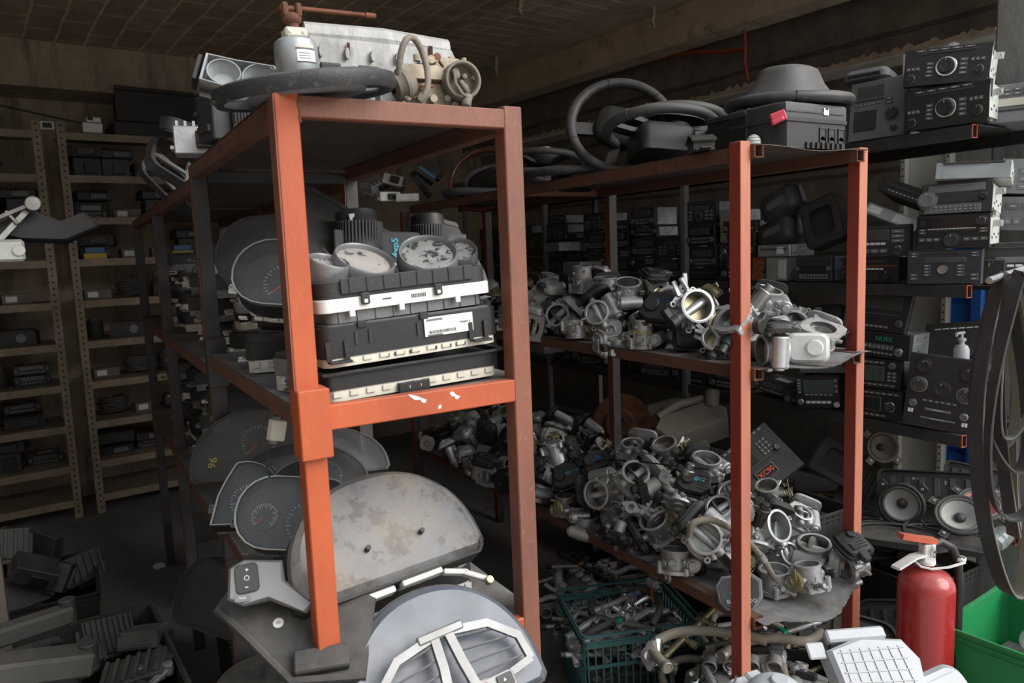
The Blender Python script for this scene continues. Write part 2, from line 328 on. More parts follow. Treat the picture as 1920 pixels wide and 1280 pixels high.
    def obj(s, name, parent=None, smooth=35, loc=None):
        me = bpy.data.meshes.new(name); me.from_pydata([tuple(p) for p in s.v], [], s.f); 
        for m_ in s.mats: me.materials.append(m_)
        me.polygons.foreach_set('material_index', s.mi); me.update()
        import bmesh
        b = bmesh.new(); b.from_mesh(me); bmesh.ops.remove_doubles(b, verts=b.verts, dist=1e-6); bmesh.ops.recalc_face_normals(b, faces=b.faces); b.to_mesh(me); b.free()
        if smooth: me.shade_smooth(); me.set_sharp_from_angle(angle=R(smooth))
        o = bpy.data.objects.new(name, me); COL.objects.link(o)
        if parent is not None: o.parent = parent
        if loc is not None: o.location = loc
        return o
def T(x, y=0, z=0): return Matrix.Translation((x, y, z)) if not isinstance(x, (tuple, Vector)) else Matrix.Translation(x)
def RX(d): return Matrix.Rotation(R(d), 4, 'X')
def RY(d): return Matrix.Rotation(R(d), 4, 'Y')
def RZ(d): return Matrix.Rotation(R(d), 4, 'Z')
def tag(o, label, cat, group=None, kind=None):
    if label: o['label'] = label
    if cat: o['category'] = cat
    if group: o['group'] = group
    if kind: o['kind'] = kind
    return o
def thing(name, label, cat, loc=(0, 0, 0), rot=(0, 0, 0), group=None, scale=1):
    o = bpy.data.objects.new(name, None); COL.objects.link(o); o.empty_display_size = 0.05
    o.location = loc; o.rotation_euler = tuple(R(a) for a in rot); o.scale = (scale,)*3
    return tag(o, label, cat, group)
def struct(mb, name, **k): o = mb.obj(name, **k); o['kind'] = 'structure'; return o
def copy_tree(o, parent=None, keep=None):
    c = o.copy(); COL.objects.link(c)
    if parent is not None: c.parent = parent
    for ch in o.children:
        if ch.type == 'MESH' and (keep is None or keep(ch)): copy_tree(ch, c)
    return c
def put(o, loc, rot=(0, 0, 0), label=None, group=None, scale=None, quat=None):
    o.location = loc
    if quat is not None: o.rotation_mode = 'QUATERNION'; o.rotation_quaternion = quat
    else: o.rotation_euler = tuple(R(a) for a in rot)
    if scale: o.scale = (scale,)*3
    if label: o['label'] = label
    if group: o['group'] = group
    return o
USED = set()
def face_camera_side(o, p, roll=0, up=0.0, side=0.0):
    """stand a faceplate (local -y outwards) so that it looks out of the shop, rolled and tipped"""
    c = (CAM-Vector(p)).normalized() + Vector((0, 0, up)) + _r*side; c.normalize(); x = (_r - c*_r.dot(c)).normalized(); z = x.cross(-c)
    a = R(roll); x, z = x*math.cos(a)+z*math.sin(a), z*math.cos(a)-x*math.sin(a); y = -c
    o.location = p; o.rotation_mode = 'QUATERNION'; o.rotation_quaternion = Matrix(((x.x, y.x, z.x), (x.y, y.y, z.y), (x.z, y.z, z.z))).to_quaternion(); return o
def inst(proto, *a, **k):
    """the first placement moves the prototype, later ones copy it"""
    if proto.name not in USED: USED.add(proto.name); o = proto
    else: o = copy_tree(proto)
    return put(o, *a, **k)
_tc_cache = {}
def text(body, size, material, M, parent, name='lettering', depth=0.0006, bold=0.0):
    """handwriting or print lying on a surface; local x right, y up, z out"""
    cu = bpy.data.curves.new('t', 'FONT'); cu.body = body; cu.size = size; cu.extrude = depth/2; cu.align_x = 'CENTER'; cu.align_y = 'CENTER'; cu.offset = bold; cu.resolution_u = 2
    o = bpy.data.objects.new('t', cu); COL.objects.link(o); dg = bpy.context.evaluated_depsgraph_get()
    me = bpy.data.meshes.new_from_object(o.evaluated_get(dg)); bpy.data.objects.remove(o); bpy.data.curves.remove(cu)
    me.transform(M); me.materials.clear(); me.materials.append(material); me.name = name
    r = bpy.data.objects.new(name, me); COL.objects.link(r); r.parent = parent; return r
# ================================================================ building shell (turned 6 degrees against the racks)
BT = R(6)
def bw(u, v, z=0): return Vector((u*math.cos(BT)-v*math.sin(BT), u*math.sin(BT)+v*math.cos(BT), z))
BM = Matrix.Rotation(BT, 4, 'Z')
def node_mat(name, fn, rough=0.9):
    m = bpy.data.materials.new(name); m.use_nodes = True; nt = m.node_tree; b = nt.nodes['Principled BSDF']; b.inputs['Roughness'].default_value = rough
    fn(nt, b); return m
def _n(nt, t, **k):
    n = nt.nodes.new(t)
    for a, v in k.items():
        if a.startswith('_'): setattr(n, a[1:], v)
        else: n.inputs[a.replace('__', ' ')].default_value = v
    return n
def concrete(name, c1, c2, stain, sc=3.0, grain=18.0, streak=True):
    def fn(nt, b):
        L = nt.links; tc = _n(nt, 'ShaderNodeTexCoord')
        n1 = _n(nt, 'ShaderNodeTexNoise', Scale=sc, Detail=10.0, Roughness=0.65); L.new(tc.outputs['Object'], n1.inputs[0])
        mp = _n(nt, 'ShaderNodeMapping'); mp.inputs['Scale'].default_value = (5, 5, 0.6) if streak else (3, 3, 3); L.new(tc.outputs['Object'], mp.inputs[0])
        n2 = _n(nt, 'ShaderNodeTexNoise', Scale=2.0, Detail=8.0, Roughness=0.7); L.new(mp.outputs[0], n2.inputs[0])
        r1 = _n(nt, 'ShaderNodeValToRGB'); r1.color_ramp.elements[0].position = .35; r1.color_ramp.elements[0].color = (*c1, 1); r1.color_ramp.elements[1].position = .7; r1.color_ramp.elements[1].color = (*c2, 1)
        L.new(n1.outputs[0], r1.inputs[0])
        r2 = _n(nt, 'ShaderNodeMapRange', From__Min=.52, From__Max=.68); L.new(n2.outputs[0], r2.inputs[0])
        mx = _n(nt, 'ShaderNodeMix', _data_type='RGBA'); L.new(r2.outputs[0], mx.inputs[0]); L.new(r1.outputs[0], mx.inputs[6]); mx.inputs[7].default_value = (*stain, 1)
        L.new(mx.outputs[2], b.inputs['Base Color'])
        n3 = _n(nt, 'ShaderNodeTexNoise', Scale=grain, Detail=12.0, Roughness=0.7); L.new(tc.outputs['Object'], n3.inputs[0])
        bp = _n(nt, 'ShaderNodeBump', Strength=0.7, Distance=0.02); L.new(n3.outputs[0], bp.inputs['Height']); L.new(bp.outputs[0], b.inputs['Normal'])
    return node_mat(name, fn)
def bricky(name, c1, c2, mortar, bwid, bh, msize, rot=(0, 0, 0), off=0.5, depth=0.012):
    def fn(nt, b):
        L = nt.links; tc = _n(nt, 'ShaderNodeTexCoord'); mp = _n(nt, 'ShaderNodeMapping'); mp.inputs['Rotation'].default_value = rot; L.new(tc.outputs['Object'], mp.inputs[0])
        nw = _n(nt, 'ShaderNodeTexNoise', Scale=2.2, Detail=3.0); L.new(mp.outputs[0], nw.inputs[0])
        wob = _n(nt, 'ShaderNodeMix', _data_type='VECTOR'); wob.inputs[0].default_value = 0.04; L.new(mp.outputs[0], wob.inputs[4]); L.new(nw.outputs[1], wob.inputs[5])
        br = _n(nt, 'ShaderNodeTexBrick', Scale=1.0, Mortar__Size=msize, Mortar__Smooth=0.2, Brick__Width=bwid, Row__Height=bh); br.offset = off
        br.inputs['Color1'].default_value = (*c1, 1); br.inputs['Color2'].default_value = (*c2, 1); br.inputs['Mortar'].default_value = (*mortar, 1); L.new(wob.outputs[1], br.inputs[0])
        n1 = _n(nt, 'ShaderNodeTexNoise', Scale=7.0, Detail=10.0, Roughness=0.7); L.new(tc.outputs['Object'], n1.inputs[0])
        mr = _n(nt, 'ShaderNodeMapRange', From__Min=.3, From__Max=.7, To__Min=.55, To__Max=1.15); L.new(n1.outputs[0], mr.inputs[0])
        ml = _n(nt, 'ShaderNodeVectorMath', _operation='SCALE'); L.new(br.outputs[0], ml.inputs[0]); L.new(mr.outputs[0], ml.inputs['Scale'])
        L.new(ml.outputs[0], b.inputs['Base Color'])
        ad = _n(nt, 'ShaderNodeMath', _operation='MULTIPLY_ADD'); L.new(n1.outputs[0], ad.inputs[0]); ad.inputs[1].default_value = 0.5; L.new(br.outputs['Fac'], ad.inputs[2])
        bp = _n(nt, 'ShaderNodeBump', Strength=0.9, Distance=depth); L.new(ad.outputs[0], bp.inputs['Height']); L.new(bp.outputs[0], b.inputs['Normal'])
    return node_mat(name, fn)
M_CONC = concrete('stained_concrete', (0.26, 0.20, 0.15), (0.42, 0.335, 0.25), (0.13, 0.098, 0.072))
M_CONCL = concrete('grey_concrete', (0.26, 0.25, 0.235), (0.36, 0.35, 0.33), (0.19, 0.18, 0.17), 4.0)
M_BEAM = concrete('board_marked_concrete', (0.46, 0.37, 0.28), (0.62, 0.50, 0.38), (0.30, 0.235, 0.175), 2.5, 30.0, False)
M_FLOORC = concrete('dusty_floor', (0.15, 0.145, 0.14), (0.21, 0.20, 0.19), (0.10, 0.097, 0.092), 1.5, 30.0, False)
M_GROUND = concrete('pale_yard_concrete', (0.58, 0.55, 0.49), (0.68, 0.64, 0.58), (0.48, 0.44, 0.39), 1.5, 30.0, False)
M_TILE = bricky('hollow_block_ceiling', (0.46, 0.365, 0.265), (0.36, 0.285, 0.205), (0.70, 0.58, 0.44), 0.42, 0.155, 0.009, rot=(0, 0, R(90)), off=0.5)
M_TILER = bricky('ribbed_block_ceiling', (0.62, 0.50, 0.37), (0.50, 0.40, 0.30), (0.85, 0.72, 0.56), 1.1, 0.12, 0.010, off=0.5)
M_BLOCK = bricky('concrete_block_wall', (0.17, 0.145, 0.12), (0.22, 0.19, 0.16), (0.10, 0.085, 0.07), 0.42, 0.21, 0.012, rot=(R(90), 0, R(90)), depth=0.02)
def slab(name, u0, u1, v0, v1, z0, z1, m):
    b = MB(m); b.box(((u0+u1)/2, (v0+v1)/2, (z0+z1)/2), (u1-u0, v1-v0, z1-z0), 0); o = struct(b, name, smooth=0); o.rotation_euler = (0, 0, BT); return o
ZC = 3.0
slab('floor', -1.9, 4.4, 0.9, 6.2, -0.12, 0, M_FLOORC)
slab('floor_outside', -9, 10, -10, 0.9, -0.12, 0, M_GROUND).name = 'floor'
slab('wall_back', -1.9, 6.6, 5.95, 6.15, 0, ZC, M_CONC)
slab('wall_left', -1.9, -1.7, 0.9, 6.15, 0, ZC, M_CONC)
slab('wall_light_block', -1.9, -1.7, -7, 0.9, 0, 2.8, M_CONC).name = 'wall_left'  # unseen outdoor wall, added to shade the left faces of the posts
slab('wall_right_lower', 4.14, 4.3, 0.9, 2.0, 0, 2.5, M_CONCL).name = 'wall_right'
slab('wall_right', 4.08, 4.25, 1.83, 5.95, 0, ZC, M_BLOCK)
slab('ceiling', -1.9, 2.68, 1.1, 6.15, ZC, ZC+0.2, M_TILE)
slab('ceiling_ribbed_bay', 2.68, 3.25, 1.1, 6.15, ZC, ZC+0.2, M_TILER).name = 'ceiling'
slab('ceiling_edge', 3.25, 4.7, 1.1, 6.15, ZC, ZC+0.2, M_BEAM).name = 'ceiling'
slab('trim_1', 3.60, 3.77, 0.9, 5.95, 2.79, ZC, M_BEAM)
slab('trim_2', -1.7, 4.08, 5.55, 5.95, 2.72, ZC, M_CONC)
slab('trim_3', 3.88, 4.3, 1.5, 5.95, 2.51, ZC, M_BLOCK)
slab('trim_lit_soffit', 3.875, 4.3, 1.5, 5.95, 2.485, 2.51, M_GROUND)  # pale slab: light on the ring beam's underside put into its colour
# ragged mortar lip along the ring beam's lower edge
_b = MB(M_BEAM); random.seed(4)
P = [[], []]
for i in range(260):
    v = 1.5+i*4.4/259; h = 0.012+0.03*abs(math.sin(i*0.9)*random.random())
    P[0].append((3.876, v, 2.50)); P[1].append((3.872, v, 2.50+h))
_b.grid(P, thick=(-0.008, 0, 0)); o = struct(_b, 'trim_4', smooth=0); o.rotation_euler = (0, 0, BT)
# concrete column at the right edge, in front of the ring beam
def column():
    b = MB(M_CONCL); c = at(1862, 120, X=3.08)
    b.box((3.08+0.22, c.y-0.19, 1.5), (0.44, 0.38, 3.0), 0.012)
    return struct(b, 'wall_column', smooth=30)
column().name = 'wall_pier'
# blue roller shutter in the right opening, white steel panel beside it
b = MB(M_BLUE)
b.box((4.12, 1.40, .80), (0.03, 0.86, 1.6), 0)
for k in range(10): b.box((4.098, 1.40, 0.09+k*0.155), (0.022, 0.86, 0.130), 0.006)
for v in (1.62, 1.78): b.box((4.09, v, .80), (0.06, 0.06, 1.6), 0.008)
sh = struct(b, 'door_1', smooth=30); sh.rotation_euler = (0, 0, BT)
# ================================================================ racks
def htube(b, p0, p1, w, h=None, t=0.0025, up=(0, 0, 1)):
    """hollow square tube with open ends"""
    h = h or w; p0, p1 = Vector(p0), Vector(p1); y = (p1-p0).normalized(); u = Vector(up)
    if abs(y.dot(u)) > .98: u = Vector((1, 0, 0))
    x = y.cross(u).normalized(); z = x.cross(y); vs = []
    for p in (p0, p1):
        for e in (0, t):
            for sx, sz in ((-1, -1), (1, -1), (1, 1), (-1, 1)): vs.append(p + x*sx*(w/2-e) + z*sz*(h/2-e))
    fs = []
    for i in range(4):
        j = (i+1) % 4
        fs += [(i, j, 8+j, 8+i), (4+j, 4+i, 12+i, 12+j), (i, 4+i, 4+j, j), (8+i, 8+j, 12+j, 12+i)]
    return b.add(vs, fs)
def tubepart(name, mt, p0, p1, w, parent, h=None, **k):
    b = MB(mt); htube(b, p0, p1, w, h, **k); return b.obj(name, parent, smooth=0)
def sheet(name, x0, x1, y0, y1, z, parent, m=None, front=None, wav=0.004, t=0.002, nx=24, ny=16, curl=0.0):
    """thin steel sheet, front edge cut raggedly and bowed"""
    b = MB(m or M_SHEET); rnd = random.Random(name+str(z)); P = []
    for i in range(nx+1):
        u = i/nx; row = []; ex = front(u) if front else 0
        jag = rnd.uniform(-wav, wav)
        for j in range(ny+1):
            v = j/ny; w_ = (1-v)**6
            row.append((x0+(x1-x0)*u, y0+(y1-y0)*v - w_*(ex+jag), z - 4*u*(1-u)*0.006 + (w_*curl*math.sin(u*9)) - w_*(max(0, ex)*0.25)))
        P.append(row)
    b.grid(P, thick=(0, 0, t)); return b.obj(name, parent, smooth=40)
PW = 0.038
# ---- left rack: posts in two sleeves, cross beams at the front
LX0, LX1, LY = 0.293, 0.739, 1.20
LZ = (1.855, 1.359, 0.885)
LYS = (1.20, 2.12, 3.22, 4.25)
lr = thing('shelf_rack', 'tall orange and brown square-tube steel rack holding dashboard instrument clusters, left of the aisle', 'rack', (0.5, 1.2, 0))
def lp(name, b, **k): return b.obj(name, lr, **k)
def P_(x, y, z): return (x-0.5, y-1.2, z)
def post2(x, y, z0, z1, mf, ms, off=0):
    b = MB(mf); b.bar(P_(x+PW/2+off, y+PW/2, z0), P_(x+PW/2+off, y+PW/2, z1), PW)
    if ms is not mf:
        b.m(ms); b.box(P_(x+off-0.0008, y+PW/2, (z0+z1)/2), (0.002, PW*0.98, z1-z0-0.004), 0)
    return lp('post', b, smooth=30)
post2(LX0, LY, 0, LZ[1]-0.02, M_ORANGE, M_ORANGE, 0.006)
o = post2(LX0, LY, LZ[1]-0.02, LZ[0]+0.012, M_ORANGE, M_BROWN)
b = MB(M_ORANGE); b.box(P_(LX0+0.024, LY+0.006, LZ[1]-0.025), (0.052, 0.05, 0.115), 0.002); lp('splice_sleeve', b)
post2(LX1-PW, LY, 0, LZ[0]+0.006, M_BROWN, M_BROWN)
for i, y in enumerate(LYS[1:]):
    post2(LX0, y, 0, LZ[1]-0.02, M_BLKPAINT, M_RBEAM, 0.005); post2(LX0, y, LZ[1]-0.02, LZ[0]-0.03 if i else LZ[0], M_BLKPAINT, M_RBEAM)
    if i == 0:
        for z in (LZ[1]-0.025, LZ[2]-0.03): b = MB(M_BLKPAINT); b.box(P_(LX0+0.022, y+0.008, z), (0.05, 0.05, 0.13), 0.002); lp('splice_sleeve', b)
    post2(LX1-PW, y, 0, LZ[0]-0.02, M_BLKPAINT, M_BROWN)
for k, z in enumerate(LZ):
    mt = (M_BROWN, M_ORANGE, M_ORANGE)[k]; hh = (0.034, 0.042, 0.042)[k]
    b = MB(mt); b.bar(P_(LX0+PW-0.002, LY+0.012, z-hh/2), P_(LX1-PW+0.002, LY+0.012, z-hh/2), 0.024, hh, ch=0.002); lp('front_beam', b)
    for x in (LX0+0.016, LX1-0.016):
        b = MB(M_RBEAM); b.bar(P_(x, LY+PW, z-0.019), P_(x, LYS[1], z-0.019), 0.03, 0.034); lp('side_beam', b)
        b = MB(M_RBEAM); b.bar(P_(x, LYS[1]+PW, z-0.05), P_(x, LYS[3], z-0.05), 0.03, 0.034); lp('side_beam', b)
    for y in LYS[1:]:
        b = MB(M_BLKPAINT); b.bar(P_(LX0+PW, y+0.014, z-0.03), P_(LX1-PW, y+0.014, z-0.03), 0.028, 0.03); lp('cross_beam', b)
    sheet('shelf_panel', LX0+0.002-0.5, LX1-0.002-0.5, LY+0.026-1.2, LYS[1]+0.02-1.2, z-0.001, lr, wav=0.001)
    sheet('shelf_panel', LX0+0.002-0.5, LX1-0.002-0.5, LYS[1]+0.024-1.2, LYS[3]+0.04-1.2, z-0.032, lr, wav=0.001)
b = MB(M_LABEL); rnd = random.Random(8)
for px, py, L_ in ((0.50, LZ[1]-.007, .016), (0.514, LZ[1]-.014, .008), (0.572, LZ[1]-.010, .007), (0.580, LZ[1]-.017, .006), (.545, LZ[1]-.030, .004)): b.prism([(px+L_*(.5+.5*rnd.random())*math.cos(a)-.5, z_) for a, z_ in []] or [(L_*math.cos(q*PI/4)*(.6+.6*rnd.random()), .0035*math.sin(q*PI/4)*(.5+rnd.random())) for q in range(8)], 0, .0005, T(px-.5, LY-1.2-.0001, py) @ RX(90) @ RZ(-25))
lp('paint_splash', b, smooth=0)
# weld bead at the upper left joint
b = MB(M_RUST); random.seed(2)
for k in range(9): b.blob(P_(LX0+PW+0.0+random.uniform(-.002, .002), LY+0.001, LZ[0]-0.004-k*0.0045), (0.0035, 0.002, 0.003), n=6, k=4)
lp('weld_bead', b)
# ---- right rack: cut tube ends at the front, sheets bent over them
RX0, RX1, RRY = 1.545, 2.083, 1.42
RLZ = (1.858, 1.258, 0.538)
RYS = (1.42, 2.62, 3.75)
rr = thing('shelf_rack', 'tall red-brown square-tube steel rack heaped with aluminium throttle bodies, in the middle of the photo', 'rack', (1.8, 1.42, 0))
def Q_(x, y, z): return (x-1.8, y-1.42, z)
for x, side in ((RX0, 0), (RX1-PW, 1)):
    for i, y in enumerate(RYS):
        b = MB(M_REDOX_LIT if i == 0 else M_BLKPAINT)  # front posts: lit tone of the primer painted on the front
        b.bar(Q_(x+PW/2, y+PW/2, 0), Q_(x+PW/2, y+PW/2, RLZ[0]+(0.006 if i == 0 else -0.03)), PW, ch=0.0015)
        b.m(M_REDOX_SHADED if i == 0 or i == 2 else M_BROWN); b.box(Q_(x-0.0008, y+PW/2, RLZ[0]/2), (0.002, PW*0.99, RLZ[0]+0.008 if i == 0 else RLZ[0]-0.08), 0)  # front posts: shaded tone of the primer painted on the left side
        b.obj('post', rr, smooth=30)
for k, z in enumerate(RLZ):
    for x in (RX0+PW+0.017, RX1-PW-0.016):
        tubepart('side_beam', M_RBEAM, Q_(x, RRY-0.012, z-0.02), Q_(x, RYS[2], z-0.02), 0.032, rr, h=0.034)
    b = MB(M_BROWN); b.bar(Q_(RX0+PW+.02, RYS[1]+0.06, z-0.02), Q_(RX1-PW-.02, RYS[1]+0.06, z-0.02), 0.03, 0.03); b.obj('cross_beam', rr)
    bow = (lambda u: 0.010+0.006*math.sin(u*5), lambda u: 0.022+0.035*math.sin(PI*u)**2, lambda u: 0.045+0.055*math.sin(PI*min(1, u*1.15))**2 if u < .87 else 0.02)[k]
    sheet('shelf_panel', RX0+PW+0.004-1.8, RX1-1.8-0.006, 0.0, RYS[2]-RRY, z-0.001, rr, front=bow, wav=0.0035, curl=0.003, nx=60, ny=30)
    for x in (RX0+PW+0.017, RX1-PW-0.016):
        b = MB(M_RUST)
        for q in range(18):
            a = q/18*2*PI; b.blob(Q_(x+0.0165*max(-1, min(1, 1.4*math.cos(a))), RRY-0.0125, z-0.02+0.0165*max(-1, min(1, 1.4*math.sin(a)))), (0.0028, 0.003, 0.0028), n=5, k=3)
        b.obj('cut_edge', rr)
# ---- radio rack along the right wall
NX, NY = 2.60, 1.40
NZ = (1.955, 1.425, 0.905, 0.46)
nr = thing('shelf_rack', 'black steel rack full of car radios along the right wall, behind the red-brown rack', 'rack', (2.8, 1.4, 0))
def N_(x, y, z): return (x-2.8, y-1.4, z)
for k, z in enumerate(NZ):
    for x in (NX+0.015, NX+0.40):
        tubepart('side_beam', M_BLKPAINT, N_(x, NY, z-0.022), N_(x, 5.2, z-0.022), 0.028, nr, h=0.042)
        b = MB(M_ORANGE)
        for dx, dz, w, h in ((0, 0.0205, 0.028, 0.002), (0, -0.0205, 0.028, 0.002), (0.0135, 0, 0.002, 0.042), (-0.0135, 0, 0.002, 0.042)): b.box(N_(x+dx, NY-0.0005, z-0.022+dz), (w, 0.004, h), 0)
        b.obj('cut_edge', nr, smooth=0)
    sheet('shelf_panel', NX-2.8+0.03, NX+0.42-2.8, 0.0, 3.8, z, nr, m=M_BLKPAINT, front=lambda u: 0.012*math.sin(u*7), wav=0.003, nx=30)
for y in (2.75, 4.0, 5.1):
    for x in (NX+0.005, NX+0.4):
        b = MB(M_GREY); b.bar(N_(x, y, 0), N_(x, y, NZ[0]+0.0), 0.03, ch=0.001); b.obj('post', nr)
c = at(1735, 600, X=3.12)
b = MB(M_PANELW); b.box(N_(3.12, c.y, 1.25), (0.004, 0.21, 2.2), 0)
b.box(N_(3.10, c.y-0.095, 1.25), (0.03, 0.022, 2.2), 0.002); b.box(N_(3.10, c.y+0.095, 1.25), (0.03, 0.022, 2.2), 0.002)
b.m(M_INK)
for yy in (-0.095, 0.095):
    for q in range(70): b.cyl(N_(3.086, c.y+yy, 0.2+q*0.03), N_(3.0840, c.y+yy, 0.2+q*0.03), 0.0042, n=6, ch=0)
b.obj('back_panel', nr, smooth=0)
# ---- slotted-angle shelving on the back wall
BS0 = 5.45    # front, building v
bs = thing('slotted_angle_shelving', 'wide shelving of perforated cream steel angles against the dark back wall', 'shelving', bw(0.6, BS0, 0))
bs.rotation_euler = (0, 0, BT)
BZ = [2.44-0.262*k for k in range(9)] + [0.12]
BU = (-1.35, 0.47, 0.60, 2.5)
for (ua, ub) in ((BU[0], BU[1]), (BU[2], BU[3])):
    for k, z in enumerate(BZ):
        b = MB(M_SLOT); b.box(((ua+ub)/2-0.6, 0.0, z-0.022), (ub-ua, 0.003, 0.045), 0); b.box(((ua+ub)/2-0.6, 0.22, z-0.001), (ub-ua, 0.44, 0.002), 0)
        b.obj('shelf_panel', bs, smooth=0)
for u in (BU[0], BU[1], BU[2], BU[3]):
    b = MB(M_SLOT); z1 = 2.50
    w = 0.045
    b.box((u-0.6, -0.006, z1/2), (w, 0.003, z1), 0); b.box((u-0.6+(w/2 if u in (BU[0], BU[1]) else -w/2), 0.014, z1/2), (0.003, 0.04, z1), 0)
    b.m(M_INK)
    for q in range(62): b.cyl((u-0.6, -0.007, 0.04+q*0.04), (u-0.6, -0.0085, 0.04+q*0.04), 0.0075, n=6, ch=0)
    b.obj('slotted_upright', bs, smooth=0)
# ================================================================ throttle bodies: nine kinds, bore axis = local z
def sq(h, p=5.0, k=1.0): return lambda a: h/((abs(math.cos(a))**p+(k*abs(math.sin(a)))**p)**(1/p))
def eared(r, ear, n=4, ph=45, w=9):
    return lambda a: r + ear*max(0, math.cos(n*(a-R(ph)))) ** w
TBP = []
def tb(name, al=M_ALU, cover=M_BLK, r=0.031, h=0.05, fl=0.045, motor=True, kind='e', writing=None, seed=1):
    rnd = random.Random(seed)
    t = thing(name, 'throttle body', 'car part', (0, 0, -5)); TBP.append(t)
    b = MB(al)
    ro = r+0.0045; z0 = -0.028
    b.ring((0, 0, z0), (0, 0, z0+h), ro, r, 30)
    b.lathe([(ro-.001, z0+h-.007), (ro+.003, z0+h-.005), (ro+.003, z0+h-.001), (ro-.001, z0+h)], 30)
    # mounting flange with four bolt holes
    b.plate(eared(fl, 0.011, 4, 45, 5) if kind != 'w' else sq(fl*1.05, 4), r, z0-0.004, z0+0.006, 44)
    for q in range(4):
        a = R(45+90*q); d = fl+0.003 if kind != 'w' else fl*1.18
        b.ring((d*math.cos(a), d*math.sin(a), z0-0.002), (d*math.cos(a), d*math.sin(a), z0+0.016+0.012*(q % 2)), 0.0078, 0.0036, 12)
        b.bar(((ro-.002)*math.cos(a), (ro-.002)*math.sin(a), z0+0.008), (d*math.cos(a), d*math.sin(a), z0+0.008), 0.005, 0.018, ch=.001)
    # shaft bosses
    b.cyl((-ro-0.014, 0, 0), (ro+0.016, 0, 0), 0.011, n=14)
    b.cyl((-ro-0.016, 0, 0), (-ro-0.010, 0, 0), 0.0075, n=12)
    for q in range(5):
        a = rnd.uniform(0, 2*PI); zz = rnd.uniform(z0+.012, z0+h-.012); L = ro+rnd.uniform(.006, .018); rr = rnd.uniform(.004, .0075)
        b.cyl(((ro-.003)*math.cos(a), (ro-.003)*math.sin(a), zz), (L*math.cos(a), L*math.sin(a), zz), rr, n=10)
    for q in range(6): a = R(q*60+15); b.bar((ro*math.cos(a), ro*math.sin(a), z0+.004), (ro*math.cos(a), ro*math.sin(a), z0+h*.55), 0.003, 0.004, ch=0)
    if motor:
        my = -(ro+0.014)
        b.cyl((-0.034, my, -0.004), (0.040, my, -0.004), 0.0195, n=20, ch=.003)
        b.cyl((-0.041, my, -0.004), (-0.034, my, -0.004), 0.012, n=14, ch=.002)
        b.box((0.0, my*.62, -.004), (0.055, 0.026, 0.03), .003)
    if kind == 'c':   # cable quadrant side
        for q in range(2): b.bar((0.02*q, ro+.002, -.02), (0.03*q+.01, ro+.04, -.02+.01*q), .012, .005)
        b.cyl((ro*.6, ro*.9, -.015), (ro*.6, ro*.9+.04, -.005), .006, n=10)
    b.m(M_BORE); b.lathe([(r-.0003, z0-.003), (r-.0003, z0+h-.0012)], 30)
    body = b.obj('housing', t)
    b = MB(M_STEEL if kind != 'c' else M_BRASSY); tilt = rnd.choice((8, 14, 70))
    b.lathe([(0, -.0009), (r-.0006, -.0009), (r-.0006, .0009), (0, .0009)], 28, RY(tilt)); b.cyl((-r, 0, 0), (r, 0, 0), .0038, n=8)
    b.obj('throttle_plate', t)
    if kind in ('e', 'w', 'f'):     # electronics cover on the shaft end
        cx = ro+0.018; my = -(ro+0.014)
        hh = 0.030 if kind != 'f' else 0.038
        b = MB(cover)
        yc = (my+0.010)/2*0.9
        M = T(cx, yc, -.002) @ RY(90)
        b.plate(sq(0.047, 5, 0.047/(hh+.012)), 0.0001, -0.004, 0.006, 40, M @ RZ(90))
        b.lathe([(0.043, .006), (0.040, .016), (0.030, .019), (0.0, .0195)], 36, M @ RZ(90) @ Matrix.Diagonal((1, (hh+.006)/.043, 1, 1)), rf=lambda a: sq(1.0, 5)(a))
        for q in range(7): b.box((0.0195+cx, yc-.03+q*.0095, -.002), (.004, .0025, hh*1.5), 0)
        b.cyl((cx+.016, yc-.018, .006), (cx+.026, yc-.018, .006), .012, n=16); b.box((cx+.019, yc+.02, -.012), (.008, .022, .018), .001)
        for q in range(6): b.box((0.0195+cx-.001, yc-.028+q*.011, -.002), (.003, .003, hh*1.2), 0)
        for sx in (-1, 1):
            for sy in (-1, 1): b.cyl((cx-.005, yc+sx*.037, -.002+sy*hh*.8), (cx+.010, yc+sx*.037, -.002+sy*hh*.8), .0052, n=8)
        cv = b.obj('motor_cover', t)
        b = MB(M_BLK if cover is not M_BLK else M_CHAR)
        b.box((cx+.008, yc+.046, -.004), (.022, .024, .024), .003); b.box((cx+.008, yc+.060, -.004), (.017, .012, .019), .002)
        b.obj('plug_socket', t)
    elif kind == 'c':
        b = MB(M_BRASSY)
        M = T(ro+0.020, 0, 0) @ RY(90)
        b.lathe([(0.026, -.005), (0.029, -.004), (0.0245, 0), (0.029, .004), (0.026, .005), (.008, .005), (.008, -.005)], 22, M, close=True, a0=R(-40), a1=R(190))
        b.tube([(ro+.012+.009*math.sin(q*.9)*0+q*.0009, .013*math.cos(q*.9), .013*math.sin(q*.9)) for q in range(30)], .0014, 5)
        b.box((ro+.028, .014, .02), (.003, .012, .03), .001)
        b.obj('cable_quadrant', t)
        b = MB(M_BLK)
        b.cyl((-ro-.014, 0, 0), (-ro-.034, 0, 0), .018, n=18); b.box((-ro-.024, .024, 0), (.018, .026, .020), .003)
        b.obj('position_sensor', t)
        b = MB(M_BLK); b.cyl((0, -ro, -.002), (0, -ro-.028, -.002), .014, n=14); b.cyl((0, -ro-.028, -.002), (0, -ro-.052, -.002), .011, n=12); b.box((.012, -ro-.040, -.002), (.022, .016, .014), .002)
        b.obj('idle_valve', t)
    return t
M_ALUC = M_ALU2
tb('throttle_body', M_ALU, M_BLK, seed=1)
tb('throttle_body', M_ALU2, M_CHAR, r=0.034, h=0.058, fl=.047, seed=2)
tb('throttle_body', M_ALU, M_ALU2, r=0.029, h=0.045, kind='w', fl=.042, seed=3)
